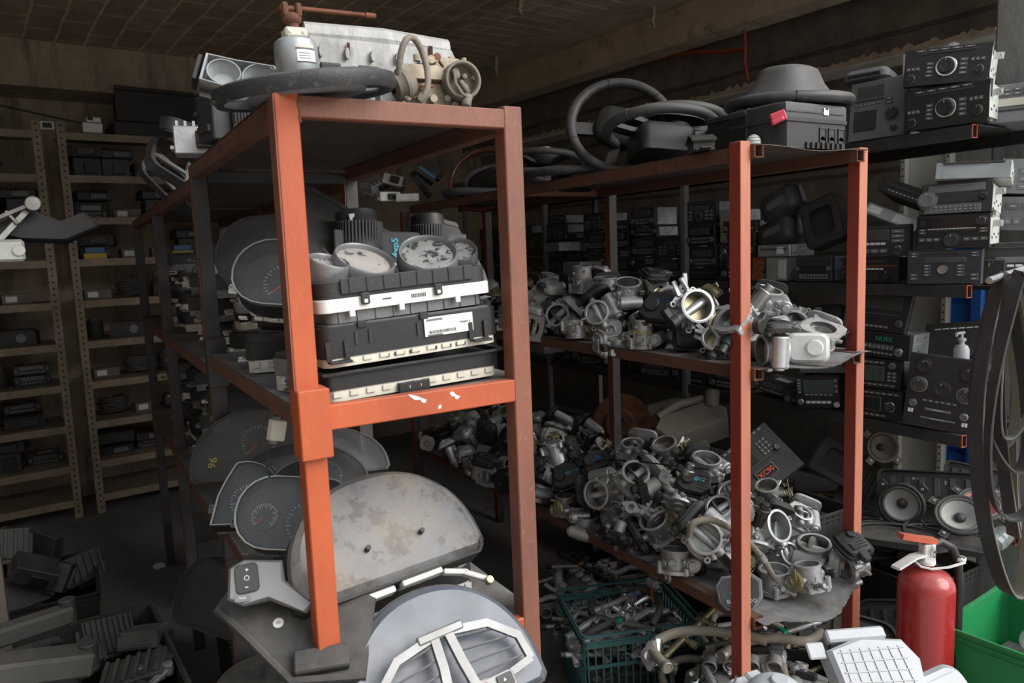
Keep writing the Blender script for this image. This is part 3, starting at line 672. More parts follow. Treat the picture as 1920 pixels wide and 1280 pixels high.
tb('throttle_body', M_ALU2, r=0.028, h=0.062, kind='c', motor=False, fl=.041, seed=4)
tb('throttle_body', M_ALU, M_BLKD, r=0.037, h=0.075, kind='f', fl=.050, seed=5)
tb('throttle_body', M_ALUW, M_ALUW, r=0.033, h=0.05, kind='w', fl=.047, seed=6)
tb('throttle_body', M_ALU2, M_BLK, r=0.026, h=0.085, kind='e', fl=.038, seed=7)
tb('throttle_body', M_ALU, r=0.032, h=0.054, kind='c', motor=False, fl=.045, seed=8)
# valve with an elbow and a solenoid
def egr(mt, seed):
    rnd = random.Random(seed); t = thing('metering_valve', 'metering valve', 'car part', (0, 0, -5)); TBP.append(t)
    b = MB(mt)
    b.box((0, 0, 0), (.06, .045, .035), .006); b.plate(sq(.034, 3), .013, .0, .008, 30, T(-.034, 0, 0) @ RY(-90))
    b.ring((-.02, 0, 0), (-.046, 0, 0), .017, .012, 18)
    b.tube([(0, .015, 0), (0, .035, .004), (.006, .05, .014), (.014, .058, .03)], .0125, 12)
    b.plate(eared(.018, .012, 2, 20, 4), .009, 0, .006, 26, T(.015, .059, .031) @ RX(-35))
    for q in range(5): b.cyl((rnd.uniform(-.025, .025), rnd.uniform(-.018, .018), .012), (rnd.uniform(-.025, .025), rnd.uniform(-.018, .018), .026), .005, n=8)
    b.obj('housing', t)
    b = MB(M_STEEL if seed % 2 else M_BLK); b.cyl((.02, 0, .01), (.055, 0, .055), .020, n=20, ch=.003); b.cyl((.055, 0, .055), (.066, 0, .069), .013, n=14)
    b.obj('solenoid', t)
    b = MB(M_BLK); b.box((.052, .022, .05), (.02, .024, .016), .003, rot=(0, R(-40), 0)); b.obj('plug_socket', t)
    return t
egr(M_ALU, 11); egr(M_ALU2, 12)
# loose actuator cover
def actcover(mt, seed):
    t = thing('actuator_housing', 'actuator housing', 'car part', (0, 0, -5)); TBP.append(t)
    b = MB(mt)
    pl = [(-.055, -.03), (-.03, -.045), (.035, -.042), (.058, -.015), (.05, .03), (.012, .048), (-.04, .038)]
    b.prism(pl, -.008, .002); b.prism([(x*.9, y*.9) for x, y in pl], .002, .022, ch=.006)
    for x, y in pl: b.cyl((x*.97, y*.97, -.008), (x*.97, y*.97, .008), .0062, n=10)
    b.cyl((-.02, 0, .02), (-.02, 0, .031), .019, n=20, ch=.003)
    for q in range(5): b.box((.026, -.02+q*.010, .0225), (.032, .003, .003), 0)
    b.obj('housing', t)
    b = MB(M_ALU2); b.cyl((.01, .0, -.008), (.01, 0, -.045), .018, n=18); b.cyl((-.03, .01, -.008), (-.03, .01, -.022), .01, n=12); b.obj('motor', t)
    b = MB(M_BLK); b.box((.055, .022, .004), (.026, .022, .018), .003, rot=(0, 0, .4)); b.obj('plug_socket', t)
    return t
actcover(M_BLKD, 1); actcover(M_BLK, 2)
# settled positions of the heaped parts: kind, x, y, z, quaternion
PILE_MID = """0 1.668 1.43 1.295 0.704 -0.151 -0.675 -0.162
2 1.8 1.393 1.294 0.574 0.355 -0.528 0.515
3 1.646 1.551 1.299 0.944 0 -0 -0.329
2 1.774 1.482 1.3 0.703 0.109 -0.359 0.605
5 1.859 1.632 1.299 0.004 0.545 -0.827 0.137
2 2.01 1.812 1.293 0.566 -0.613 -0.373 -0.405
2 1.65 1.722 1.314 0.302 -0.197 -0.782 -0.508
3 1.752 2.068 1.324 0.759 -0.247 0.127 0.589
7 1.879 2.289 1.378 0.022 0.695 0.706 -0.135
0 1.865 2.169 1.296 0.457 -0.38 -0.728 -0.341
7 1.992 2.03 1.388 0.227 -0.266 0.014 0.937
3 1.83 2.283 1.299 0.935 -0 -0 -0.356
4 2.025 2.43 1.325 0.644 -0.302 -0.305 -0.634
2 1.788 2.63 1.297 0.726 -0.274 -0.422 -0.469
1 1.996 2.647 1.346 0.71 0.221 -0.04 0.667
3 1.645 2.623 1.318 0.09 -0.511 -0.774 -0.363
8 1.867 2.924 1.289 0.126 0.236 -0.092 -0.959
0 2.004 2.815 1.382 0.345 0.578 -0.73 0.118
11 1.577 2.936 1.304 0.362 0.263 -0.891 0.079
2 1.908 3.004 1.293 0.421 -0.679 -0.258 -0.543
4 1.801 2.808 1.318 0.02 0.034 -0.726 0.686
4 2.015 3.074 1.427 0.051 -0.069 0.114 -0.99
5 1.956 3.777 1.335 0.465 0.133 -0.851 0.207
9 1.592 3.069 1.288 0.705 0.061 0.281 0.648
8 1.788 3.165 1.288 0.722 0.253 -0.007 -0.644
11 1.891 3.113 1.297 0.047 -0.776 0.626 0.059
4 1.69 3.159 1.328 0.385 -0.494 -0.636 -0.45
4 1.814 3.398 1.31 0.659 -0.074 -0.057 -0.747
0 2.042 3.242 1.295 0.126 -0.65 -0.11 -0.742
4 1.624 3.604 1.31 0.811 -0.06 -0.072 -0.577
5 1.708 3.686 1.305 0.452 0.661 -0.343 0.491
4 1.989 3.608 1.31 0.225 0.09 -0.024 0.97
0 1.585 3.724 1.293 0.095 -0.86 -0.085 -0.495
2 1.716 3.773 1.295 0.323 0.374 -0.516 0.7
11 2.03 3.734 1.31 0.589 -0.394 -0.417 0.569
7 1.585 1.471 1.368 0.255 0.609 0.705 0.26
8 1.989 1.614 1.289 0.264 -0.131 0.055 0.954
9 1.889 1.718 1.288 0.002 -0.197 0.285 0.938
11 1.581 1.922 1.3 0.063 0.696 -0.695 -0.173
7 1.856 1.976 1.32 0.272 0.018 -0.929 -0.25
7 2.008 2.201 1.379 0.002 -0.589 -0.756 -0.286
4 1.931 2.503 1.381 0.246 -0.946 -0.191 -0.088
2 1.923 2.627 1.397 0.24 0.532 -0.414 0.699
2 2.023 2.699 1.436 0.736 0.112 -0.668 -0.013
3 1.82 3.03 1.403 0.188 0.866 -0.307 0.346
3 1.698 3.058 1.34 0.352 0.613 -0.352 0.613
10 1.584 3.243 1.3 0.061 -0.972 -0.183 0.138
2 1.61 3.365 1.292 0.212 0.656 -0.643 0.334
0 1.908 3.363 1.308 0.618 -0.415 -0.619 0.249
8 1.702 3.489 1.288 0.535 0.202 -0.023 -0.82
8 1.708 1.638 1.291 0.116 -0.074 0.581 0.802
5 1.946 1.475 1.3 0.173 -0.971 -0.132 -0.095
3 1.688 1.582 1.377 0.137 -0.102 -0.974 0.149
7 1.808 1.684 1.367 0.045 -0.572 0.808 -0.132
6 1.728 1.812 1.305 0.533 -0.064 -0.034 -0.843
7 1.886 1.823 1.323 0.351 0.665 0.659 0.002
5 1.713 1.921 1.302 0.295 -0.578 -0.73 -0.215
8 1.705 2.169 1.289 0.949 -0.011 0.146 0.278
7 1.618 2.288 1.296 0.047 0.861 -0.506 0.016
0 1.707 2.389 1.295 0.435 0.595 -0.51 0.444
6 2.027 2.322 1.427 0.558 -0.42 -0.343 -0.628
2 1.716 2.517 1.305 0.428 -0.411 0.198 -0.78
8 1.864 2.413 1.292 0.021 0.134 0.118 -0.984
5 1.65 2.57 1.386 0.34 0.674 -0.527 0.39
6 1.784 2.508 1.371 0.892 -0.239 -0.347 0.166
0 1.706 2.704 1.3 0.422 -0.769 -0.107 -0.468
1 1.876 2.705 1.39 0.203 0.574 -0.104 0.787
0 1.666 2.93 1.297 0.654 -0.223 -0.718 0.09
3 1.894 2.899 1.39 0.046 0.959 0.281 0.005
10 1.765 2.911 1.309 0.098 -0.602 -0.57 -0.551
5 1.87 3.791 1.306 0.536 -0.121 -0.015 -0.835
7 1.844 3.204 1.371 0.117 0.162 -0.98 -0.016
2 1.885 3.469 1.356 0.317 0.418 -0.691 0.497
2 1.591 3.443 1.292 0.411 0.455 -0.604 0.509
2 1.969 3.506 1.293 0.499 0.317 -0.658 0.466
3 1.762 3.584 1.337 0.1 0.802 -0.347 0.475
10 1.836 3.539 1.305 0.464 -0.852 0.22 -0.1"""
PILE_LOW = """0 1.593 1.51 0.574 0.628 -0.243 -0.71 -0.204
4 1.7 1.417 0.6 0.324 -0.409 -0.675 0.522
9 2.033 1.531 0.568 0.164 0.212 -0.238 -0.934
3 1.837 1.423 0.588 0.054 0.004 0.091 0.994
1 1.9 1.566 0.594 0.943 -0.193 -0.261 -0.071
6 1.833 1.795 0.585 0.968 0.012 -0.071 0.239
1 1.975 1.727 0.598 0.617 0.371 -0.601 0.347
0 1.786 1.892 0.586 0.161 -0.063 -0.002 -0.985
0 1.94 1.898 0.586 0.878 0.036 -0.068 0.472
2 1.664 2.067 0.582 0.273 0.236 -0.097 0.927
0 1.798 2.02 0.586 0.496 0.057 -0.031 0.866
0 1.971 2.106 0.581 0.872 0.127 -0.313 0.354
11 1.573 2.244 0.584 0.2 0.687 -0.609 -0.341
7 1.718 2.219 0.576 0.046 0.304 -0.951 -0.02
4 2.023 2.26 0.597 0.005 -0.72 -0.693 -0.002
3 1.621 2.411 0.58 0.158 -0.008 -0 -0.987
6 1.82 2.407 0.613 0.267 0.741 -0.603 -0.127
0 1.966 2.406 0.578 0.76 0.241 -0.451 0.401
1 1.604 2.584 0.587 0.205 -0.119 -0.971 0.03
0 1.746 2.554 0.586 0.507 -0.055 -0.031 -0.86
0 2.047 2.612 0.595 0.06 0.027 -0.284 0.956
1 1.666 2.692 0.586 0.004 -0.06 0.003 -0.998
3 1.804 2.74 0.596 0.166 0.151 -0.092 0.97
6 1.949 2.724 0.6 0.394 -0.586 -0.572 0.417
11 1.576 2.817 0.59 0.58 0.582 -0.568 -0.06
3 1.797 2.906 0.579 0.986 -0 0 -0.166
11 2.021 2.93 0.577 0.033 0.898 0.433 -0.068
1 1.609 3.093 0.589 0.695 -0.136 0.045 -0.705
0 1.695 3.039 0.584 0.965 0.051 -0.2 0.16
3 2.021 3.09 0.614 0.3 0.805 -0.053 -0.508
2 1.722 3.18 0.583 0.298 -0.227 0.023 -0.927
3 1.849 3.202 0.579 0.927 0 0 0.376
1 1.977 3.253 0.586 0.731 0.041 -0.044 0.68
4 1.694 3.375 0.597 0.003 -0.693 -0.721 -0.004
5 1.854 3.437 0.606 0.012 -0.497 0.851 0.17
2 1.967 3.376 0.584 0.795 0.067 -0.152 0.584
2 1.738 3.492 0.586 0.898 0.028 -0.059 0.434
7 1.982 3.536 0.579 0.92 0 0 0.391
9 1.605 3.702 0.568 0.879 0.056 0.203 0.428
9 1.767 3.655 0.574 0.809 -0.163 -0.028 0.564
0 2.01 3.656 0.582 0.548 0.217 -0.158 0.792
2 1.584 1.614 0.572 0.441 0.547 -0.531 0.474
7 1.796 1.539 0.626 0.502 0.126 0.755 -0.403
1 1.576 1.726 0.601 0.938 -0.027 0.086 0.334
0 1.901 1.653 0.579 0.403 0.326 -0.593 0.616
1 1.865 1.97 0.631 0.763 0.134 -0.354 -0.524
2 2.003 1.813 0.576 0.563 -0.733 -0.205 -0.321
11 1.559 2.011 0.597 0.236 0.687 -0.666 -0.17
4 1.705 2.027 0.662 0.859 -0.203 -0.471 0.001
0 2.036 1.987 0.601 0.393 0.016 -0.831 0.394
7 2.023 2.158 0.698 0.219 -0.627 -0.513 0.544
9 1.72 2.335 0.571 0.275 0.212 -0.439 -0.829
0 2.007 2.309 0.687 0.624 -0.157 -0.76 -0.086
1 1.654 2.6 0.659 0.104 -0.333 0.003 -0.937
2 1.805 2.589 0.589 0.292 -0.618 -0.66 0.313
0 2.049 2.502 0.615 0.059 0.257 0.721 0.641
2 1.689 2.796 0.628 0.474 -0.532 -0.23 -0.663
9 1.766 2.83 0.639 0.758 0.201 -0.216 -0.582
0 2.026 2.717 0.646 0.589 -0.324 -0.661 0.334
5 1.642 2.877 0.622 0.841 0.541 -0.007 0.013
1 1.992 2.851 0.622 0.84 0.535 -0.07 -0.046
0 1.648 2.963 0.612 0.318 0.364 -0.485 0.729
1 1.817 3.067 0.627 0.885 -0.077 0.429 0.16
3 1.955 3.032 0.623 0.044 0.648 0.43 -0.627
2 1.766 3.302 0.576 0.641 -0.243 -0.551 -0.475
0 2.006 3.183 0.645 0.577 0.263 -0.285 0.719
3 1.742 3.459 0.681 0.908 -0.105 0.085 -0.396
2 1.861 3.3 0.628 0.538 0.548 -0.404 0.498
0 1.999 3.316 0.678 0.726 -0.008 -0.036 0.687
0 1.667 3.634 0.573 0.614 -0.031 -0.789 -0.013
1 1.836 3.576 0.599 0.626 -0.688 0.029 -0.366
3 2.009 3.481 0.663 0.151 0.937 -0.266 0.169
6 1.798 3.781 0.597 0.72 -0.084 -0.666 -0.177
5 1.926 3.779 0.59 0.311 -0.508 0.282 -0.752
7 1.695 1.605 0.633 0.281 0.688 -0.51 -0.433
0 2.043 1.415 0.579 0.036 -0.604 0.218 -0.765
11 2.033 1.627 0.6 0.062 -0.372 0.076 0.923
7 1.787 1.676 0.646 0.416 0.51 -0.503 -0.56
3 1.712 1.766 0.608 0.345 -0.214 -0.786 0.466
9 1.941 1.991 0.677 0.809 0.364 -0.058 -0.458
6 1.864 2.188 0.591 0.678 -0.374 0.174 -0.609
2 1.898 2.081 0.602 0.62 -0.644 -0.118 -0.432
0 1.86 2.294 0.577 0.63 -0.525 -0.439 -0.365
8 1.94 2.153 0.668 0.269 -0.066 0.233 0.932
2 1.655 2.474 0.636 0.548 -0.042 -0.821 0.154
9 1.732 2.423 0.613 0.63 0.27 -0.225 -0.692
3 1.912 2.335 0.707 0.214 0.761 -0.432 -0.434
4 1.843 2.524 0.628 0.356 0.477 -0.306 0.743
0 1.895 2.453 0.658 0.568 -0.433 -0.648 -0.265
2 2.044 2.437 0.68 0.202 -0.627 0.031 -0.752
3 1.953 2.61 0.676 0.868 0.083 -0.487 -0.047
0 2.041 2.81 0.72 0.474 -0.239 -0.773 0.347
0 1.553 2.925 0.601 0.349 -0.579 -0.136 -0.724
3 1.866 2.849 0.678 0.24 -0.644 -0.311 -0.657
8 2.038 2.935 0.659 0.137 -0.295 0.118 0.938
2 1.929 2.959 0.577 0.424 -0.548 -0.02 -0.721
6 2.033 3.029 0.73 0.384 -0.312 -0.798 0.343
2 1.591 3.222 0.573 0.645 -0.162 -0.734 -0.138
5 1.872 3.135 0.666 0.127 -0.114 -0.888 0.426
2 1.973 3.142 0.702 0.554 -0.341 -0.671 -0.354
2 1.565 3.327 0.586 0.547 -0.295 -0.784 -0.011
2 1.636 3.304 0.65 0.499 0.09 -0.85 0.144
7 1.93 3.407 0.725 0.225 0.555 0.78 0.182
2 1.77 3.641 0.655 0.538 -0.301 -0.673 -0.409
7 1.967 3.584 0.689 0.327 0.84 0.381 -0.205
8 1.696 3.767 0.584 0.465 -0.481 0.059 0.74
2 1.835 3.671 0.585 0.613 -0.743 -0.015 -0.269
9 1.66 1.983 0.573 0.696 0.669 -0.092 -0.244
7 1.755 1.871 0.674 0.042 -0.054 0.984 0.167
4 1.606 1.889 0.635 0.319 -0.036 0.944 0.077
2 1.765 2.189 0.641 0.116 0.585 -0.562 0.573
4 1.613 2.316 0.647 0.247 -0.092 -0.897 0.355
6 1.749 2.304 0.666 0.28 0.239 -0.568 0.736
4 1.737 2.646 0.719 0.187 0.893 -0.399 0.089
9 1.846 2.681 0.638 0.836 0.377 0.296 -0.268
7 1.718 2.877 0.717 0.057 0.776 -0.609 0.154
2 1.909 2.915 0.688 0.288 -0.865 -0.342 -0.228
0 1.769 2.995 0.669 0.4 -0.748 -0.109 -0.518
4 1.751 3.221 0.696 0.163 -0.192 0.742 -0.622
2 1.884 3.222 0.691 0.393 0.506 -0.464 0.612
3 2.006 1.693 1.336 0.021 -0.58 -0.662 0.475
1 1.604 2.059 1.313 0.845 -0.191 -0.256 -0.429
1 2.001 1.942 1.309 0.208 -0.722 0.612 -0.247
9 1.849 2.481 1.288 0.112 0.209 -0.315 -0.919
7 1.985 2.114 1.299 0.929 -0 -0 -0.37
2 1.585 2.529 1.293 0.274 -0.73 -0.117 -0.615
3 2 2.274 1.316 0.02 -0.873 -0.411 -0.264
10 1.94 2.569 1.309 0.306 0.284 -0.09 0.904
8 1.83 2.712 1.288 0.117 0.197 -0.233 -0.945
9 1.933 2.683 1.294 0.83 -0.272 -0.007 0.487
7 1.62 2.81 1.299 0.95 -0 0 -0.312
1 1.941 2.846 1.31 0.823 -0.194 0.041 -0.532
11 1.796 2.986 1.31 0.6 -0.2 -0.345 0.693
4 2.015 2.984 1.318 0.511 -0.56 0.477 -0.444
2 2.031 3.096 1.312 0.414 -0.139 -0.484 0.758
9 1.783 3.265 1.288 0.062 -0.15 0.224 0.961
7 1.91 3.237 1.299 0.884 -0 -0 0.467
0 2.03 3.419 1.304 0.053 -0.592 0.502 -0.629"""
PILES = {}
def lay(data, key, skip=lambda k, p: False):
    L = []
    for row in data.split('\n'):
        v = [float(q) for q in row.split()]
        if skip(int(v[0]), v[1:4]): continue
        o = inst(TBP[int(v[0])], v[1:4], quat=Quaternion(v[4:8]), scale=1.17); L.append((int(v[0]), o))
    PILES[key] = L
lay(PILE_MID, 'mid'); lay(PILE_LOW, 'low')
# ================================================================ instrument clusters: face looks to local +z, top of the dials is local +y
def arch(w, h, n=26, flat=0.18, p=2.0):
    """dome outline: straight base, elliptical top"""
    pts = [(-w/2, -h*flat), (-w/2+0.012, -h*flat-0.012), (w/2-0.012, -h*flat-0.012), (w/2, -h*flat)]
    hh = h*(1-flat)
    for i in range(n+1):
        a = PI*i/n; c, s = math.cos(a), math.sin(a)
        pts.append((w/2*math.copysign(abs(c)**(2/p), c), hh*abs(s)**(2/p)))
    return [(x, y-h*0.32) for x, y in pts]
def humps(w, h, n=30):
    pts = [(-w/2, -h*.45), (w/2, -h*.45)]
    for i in range(n+1):
        u = 1-i/n; x = (u-.5)*w; e = min(1, 6*min(u, 1-u)); k = 0.62+0.38*abs(math.sin(PI*min(1, max(0, (u*1.0)))*2))**.7
        pts.append((x, -h*.45+h*(0.35+0.65*k)*e**.4))
    return pts
def rrect(w, h, r, n=5):
    pts = []
    for cx, cy, a0 in ((w/2-r, h/2-r, 0), (-w/2+r, h/2-r, 90), (-w/2+r, -h/2+r, 180), (w/2-r, -h/2+r, 270)):
        for i in range(n+1): a = R(a0+90*i/n); pts.append((cx+r*math.cos(a), cy+r*math.sin(a)))
    return pts
def scl(pl, k, ky=None): return [(x*k, y*(ky or k)) for x, y in pl]
def shell(b, pl, z0, z1, k=0.97, floor=None):
    """open-topped wall following an outline (a hood or bezel)"""
    n = len(pl); inn = scl(pl, k); vs = [(*p, z) for z in (z0, z1) for p in pl] + [(*p, z) for z in (z0, z1) for p in inn]; fs = []
    for i in range(n):
        j = (i+1) % n
        fs += [(i, j, n+j, n+i), (2*n+j, 2*n+i, 3*n+i, 3*n+j), (n+i, n+j, 3*n+j, 3*n+i), (j, i, 2*n+i, 2*n+j)]
    b.add(vs, fs)
def dial(t, x, y, z, r, face=None, ring=None, needle=-130, ticks=True, tm=None):
    b = MB(face or M_DIAL); b.cyl((x, y, z), (x, y, z+.002), r, n=30, ch=0)
    if ticks:
        b.m(tm or M_PRINT)
        for q in range(25):
            a = R(225-270*q/24); L = .010 if q % 3 == 0 else .005
            b.bar((x+(r*.90-L)*math.cos(a), y+(r*.90-L)*math.sin(a), z+.0023), (x+r*.90*math.cos(a), y+r*.90*math.sin(a), z+.0023), .0011, .0006, ch=0)
    d = b.obj('dial', t, smooth=0)
    if needle is not None:
        b = MB(M_NEEDLE); a = R(needle); b.bar((x, y, z+.0045), (x+r*.72*math.cos(a), y+r*.72*math.sin(a), z+.0045), .0028, .0015, ch=0); b.m(M_BLK); b.cyl((x, y, z+.002), (x, y, z+.008), r*.14, n=14)
        b.obj('needle', d, smooth=0)
    if ring:
        b = MB(ring); b.plate(r+.006, r, z-.001, z+.006, 36, T(x, y, 0)); b.obj('dial_ring', t)
def cluster(label, w=.34, h=.15, out=None, base=None, lens=None, body=None, bz=.03, fz=.035, lz=.02, dials=(), tabs=True, hood=True, group=None, frame_ring=None, name='instrument_cluster', lensdust=False):
    base = base or M_WHITE; lens = lens or M_LENSC; body = body or M_BLK; out = out or arch(w, h)
    t = thing(name, label, 'car part', (0, 0, -5), group=group)
    b = MB(base); b.prism(scl(out, .97), 0, bz, ch=.002)
    rnd = random.Random(w*h*1e4); n = len(out)
    for q in range(int(w/.03)):
        x = -w/2+.02+q*.03; ys = [p[1] for p in out]; y0 = min(ys)
        b.box((x, y0*.97-.001, bz*.6), (.016, .004, bz*.5), .001)
        b.box((x, y0*.5+rnd.uniform(0, .05), -.002), (.012, .02, .006), .001)
    b.obj('back_housing', t)
    b = MB(body); b.prism(scl(out, .985), bz, bz+.008)
    shell(b, out, bz, bz+fz, .965)
    b.obj('face_frame', t)
    for d in dials: dial(t, d[0], d[1], bz+.012, d[2], *d[3:])
    if lens:
        b = MB(lens); b.prism(scl(out, .965), bz+fz-.004, bz+fz+lz, ch=.012 if lz > .01 else .001); b.obj('lens', t)
    if frame_ring:
        b = MB(frame_ring); shell(b, scl(out, 1.012), bz+fz-.006, bz+fz+.003, .965); b.obj('bezel_rim', t)
    if tabs:
        for s in (-1, 1):
            b = MB(base); b.box((s*(w/2+.006), -.01, bz*.7), (.028, .022, .006), .002); b.ring((s*(w/2+.012), -.01, bz*.7+.002), (s*(w/2+.012), -.01, bz*.7+.008), .007, .004, 12); b.obj('mounting_tab', t)
    return t
# ================================================================ car radios: face looks to local -y, origin at the bottom centre of the face
def radio(label, w=.18, h=.10, d=.16, fm=None, sm=None, feats=(), tap=0.0, group=None, name='car_radio', cw=.9, ch_=.9, vent=False, tilt_top=0.0):
    fm = fm or M_BLK; sm = sm or M_GALV
    t = thing(name, label, 'car radio', (0, 0, -5), group=group)
    U = lambda u: (u-.5)*w; V = lambda v: v*h
    b = MB(fm); M = RX(90)     # prism z -> -y
    b.prism([(-w/2*(1-tap), 0), (w/2*(1-tap), 0), (w/2, h), (-w/2, h)], -.022, 0, M, ch=.003)
    knobs = []; rest = []
    for f in feats:
        k = f[0]
        if k == 'knob': knobs.append(f)
        elif k == 'disp': rest.append(f)
        elif k == 'slot':
            b.m(M_INK); b.box(((U(f[1])+U(f[2]))/2, -.0008, V(f[3])), (U(f[2])-U(f[1]), .002, .0035), 0); b.m(M_BTN); b.box(((U(f[1])+U(f[2]))/2, -.001, V(f[3])+.004), (U(f[2])-U(f[1])+.006, .004, .002), 0)
        elif k == 'btns':
            _, u0, v0, u1, v1, nu, nv, bm = f
            for i in range(nu):
                for j in range(nv):
                    bwid, bh = (U(u1)-U(u0))/nu, (V(v1)-V(v0))/nv; cx, cz = U(u0)+bwid*(i+.5), V(v0)+bh*(j+.5)
                    b.m(bm); b.box((cx, -.0012, cz), (bwid*.84, .005, bh*.78), min(.0012, bh*.2))
                    if bwid > .008: b.m(M_PRINT); b.box((cx, -.0039, cz), (bwid*.34, .0004, min(.0018, bh*.2)), 0)
        elif k == 'panel':
            b.m(f[5]); b.box(((U(f[1])+U(f[3]))/2, -.0005, (V(f[2])+V(f[4]))/2), (U(f[3])-U(f[1]), .003, V(f[4])-V(f[2])), .001)
    b.obj('faceplate', t)
    for f in knobs:
        _, u, v, r, km = f[:5]
        b = MB(km); c = Vector((U(u), -.001, V(v))); b.cyl(c, c+Vector((0, -.004, 0)), r*1.25, n=26, ch=.001); b.obj('knob_surround', t) if len(f) > 5 else None
        b = MB(km if len(f) < 6 else f[5]); L = min(.020, r*1.1)
        b.lathe([(r*1.0, 0), (r, L*.7), (r*.94, L), (r*.55, L*1.0), (r*.5, L*.92), (0, L*.92)], 26, T(c) @ RX(90))
        b.m(M_PRINT); b.box(c+Vector((0, -L-.0003, r*.72)), (.0012, .0005, r*.3), 0)
        b.obj('knob', t)
    for f in rest:
        b = MB(M_BTN); cx, cz, ww, hh = (U(f[1])+U(f[3]))/2, (V(f[2])+V(f[4]))/2, U(f[3])-U(f[1]), V(f[4])-V(f[2])
        b.box((cx, -.001, cz), (ww+.006, .003, hh+.006), .001); b.m(f[5]); b.box((cx, -.0022, cz), (ww, .002, hh), 0); b.obj('display', t, smooth=0)
    b = MB(sm); z0 = h*(1-ch_)/2; b.box((0, .022+d/2, h/2), (w*cw, d, h*ch_), .0015)
    rnd = random.Random(str(label)+str(w))
    b.m(M_INK)
    for q in range(9): b.cyl((-w*cw/2-.0006, .03+rnd.random()*d*.8, h*(.2+.6*rnd.random())), (-w*cw/2+.001, .03+rnd.random()*0+d*rnd.random()*.8, h*.5), .002, n=5, ch=0) if False else None
    if vent:
        for i in range(16):
            for j in range(2): b.bar((-w*cw*.38+i*w*cw*.05, .04+j*.018, h*(1+ch_)/2+.0003), (-w*cw*.38+i*w*cw*.05+.004, .05+j*.018, h*(1+ch_)/2+.0003), .0025, .0006, ch=0)
    b.m(sm)
    for s in (-1, 1):
        b.box((s*(w*cw/2+.0012), .022+d*.35, h*.5), (.003, d*.5, h*.18), .001)
        b.m(M_INK)
        for q in range(6): b.box((s*(w*cw/2+.0004), .035+d*.13*q, h*(.28+.5*((q*7) % 3)/2)), (.0012, .008, .004), 0)
        b.m(sm)
    b.m(M_LABEL if not vent else sm); b.box((.0, .022+d*.5, h*(1+ch_)/2+.0002), (w*.4, d*.3, .0006), 0)
    b.obj('chassis', t)
    return t
def bracket(t, w, h, s, m=None):
    b = MB(m or M_GALVW); b.box((s*(w/2+.004), .06, h*.5), (.0025, .12, h*.8), .0005)
    b.box((s*(w/2+.018), .035, h*.72), (.03, .003, .022), .0005); b.ring((s*(w/2+.024), .034, h*.72), (s*(w/2+.024), .030, h*.72), .007, .0035, 12)
    b.m(M_INK); 
    for q in range(4): b.box((s*(w/2+.0055), .02+q*.028, h*(.3+.1*(q % 2))), (.001, .012, .008), 0)
    b.obj('mounting_bracket', t, smooth=0)
# ================================================================ steering wheel, face to local +z
def swheel(label, mt=None, Rr=.185, rr=.0155, pad=None, hub='pad', spokes=(0, 180, 270), group=None, seam=True):
    mt = mt or M_LEATHER; t = thing('steering_wheel', label, 'steering wheel', (0, 0, -5), group=group)
    b = MB(mt); b.tube([(Rr*math.cos(a), Rr*math.sin(a)*.98, 0) for a in [2*PI*i/60 for i in range(60)]], [rr*(1.0+.12*max(0, math.cos(2*2*PI*i/60)))for i in range(60)], 12, closed=True, up=(0, 0, 1))
    if seam:
        for a in (60, 120, 215, 325): b.tube([(Rr*math.cos(R(a))+rr*1.1*math.cos(q)*math.cos(R(a)), Rr*.98*math.sin(R(a))+rr*1.1*math.cos(q)*math.sin(R(a)), rr*1.1*math.sin(q)) for q in [2*PI*i/14 for i in range(14)]], .0012, 4, closed=True)
    b.obj('rim', t, smooth=60)
    b = MB(pad or M_CHAR)
    for a in spokes:
        a = R(a); w = .03 if a < 4 else .022
        b.tube([(.05*math.cos(a), .05*math.sin(a), -.02), (.11*math.cos(a), .11*math.sin(a), -.014), ((Rr-.004)*math.cos(a), (Rr-.004)*math.sin(a), 0)], .01, flat=(w*1.6, .016), up=(0, 0, 1))
    b.cyl((0, 0, -.032), (0, 0, -.010), .06, n=24); b.obj('spokes', t)
    b = MB(pad or mt)
    if hub == 'pad':
        b.lathe([(.085, -.05), (.098, -.03), (.098, .0), (.085, .014), (.05, .022), (0, .024)], 32, rf=lambda a: sq(1.0, 3.2, 1.25)(a))
    elif hub == 'tower':      # smooth column shroud, seen from behind
        b.lathe([(.165, .0), (.150, .022), (.118, .058), (.102, .088), (.094, .100), (.080, .106), (0, .108)], 40, rf=lambda a: sq(1.0, 2.8, 1.35)(a))
    elif hub == 'lowtower':
        b.lathe([(.11, .0), (.10, .02), (.082, .045), (.070, .060), (0, .066)], 36, rf=lambda a: sq(1.0, 2.8, 1.3)(a))
    elif hub == 'box':
        b.prism(rrect(.2, .17, .03), -.10, .0, ch=.02)
    elif hub == 'ring':
        b.lathe([(.07, -.03), (.085, -.01), (.085, .02), (.06, .03), (.058, .045), (.03, .05), (0, .05)], 28); b.m(M_STEEL); b.plate(.05, .035, .045, .055, 28)
    b.obj('airbag_pad' if hub in ('pad', 'box') else 'column_shroud', t, smooth=50)
    return t
def W_(x, y, z): return Vector((x, y, z))
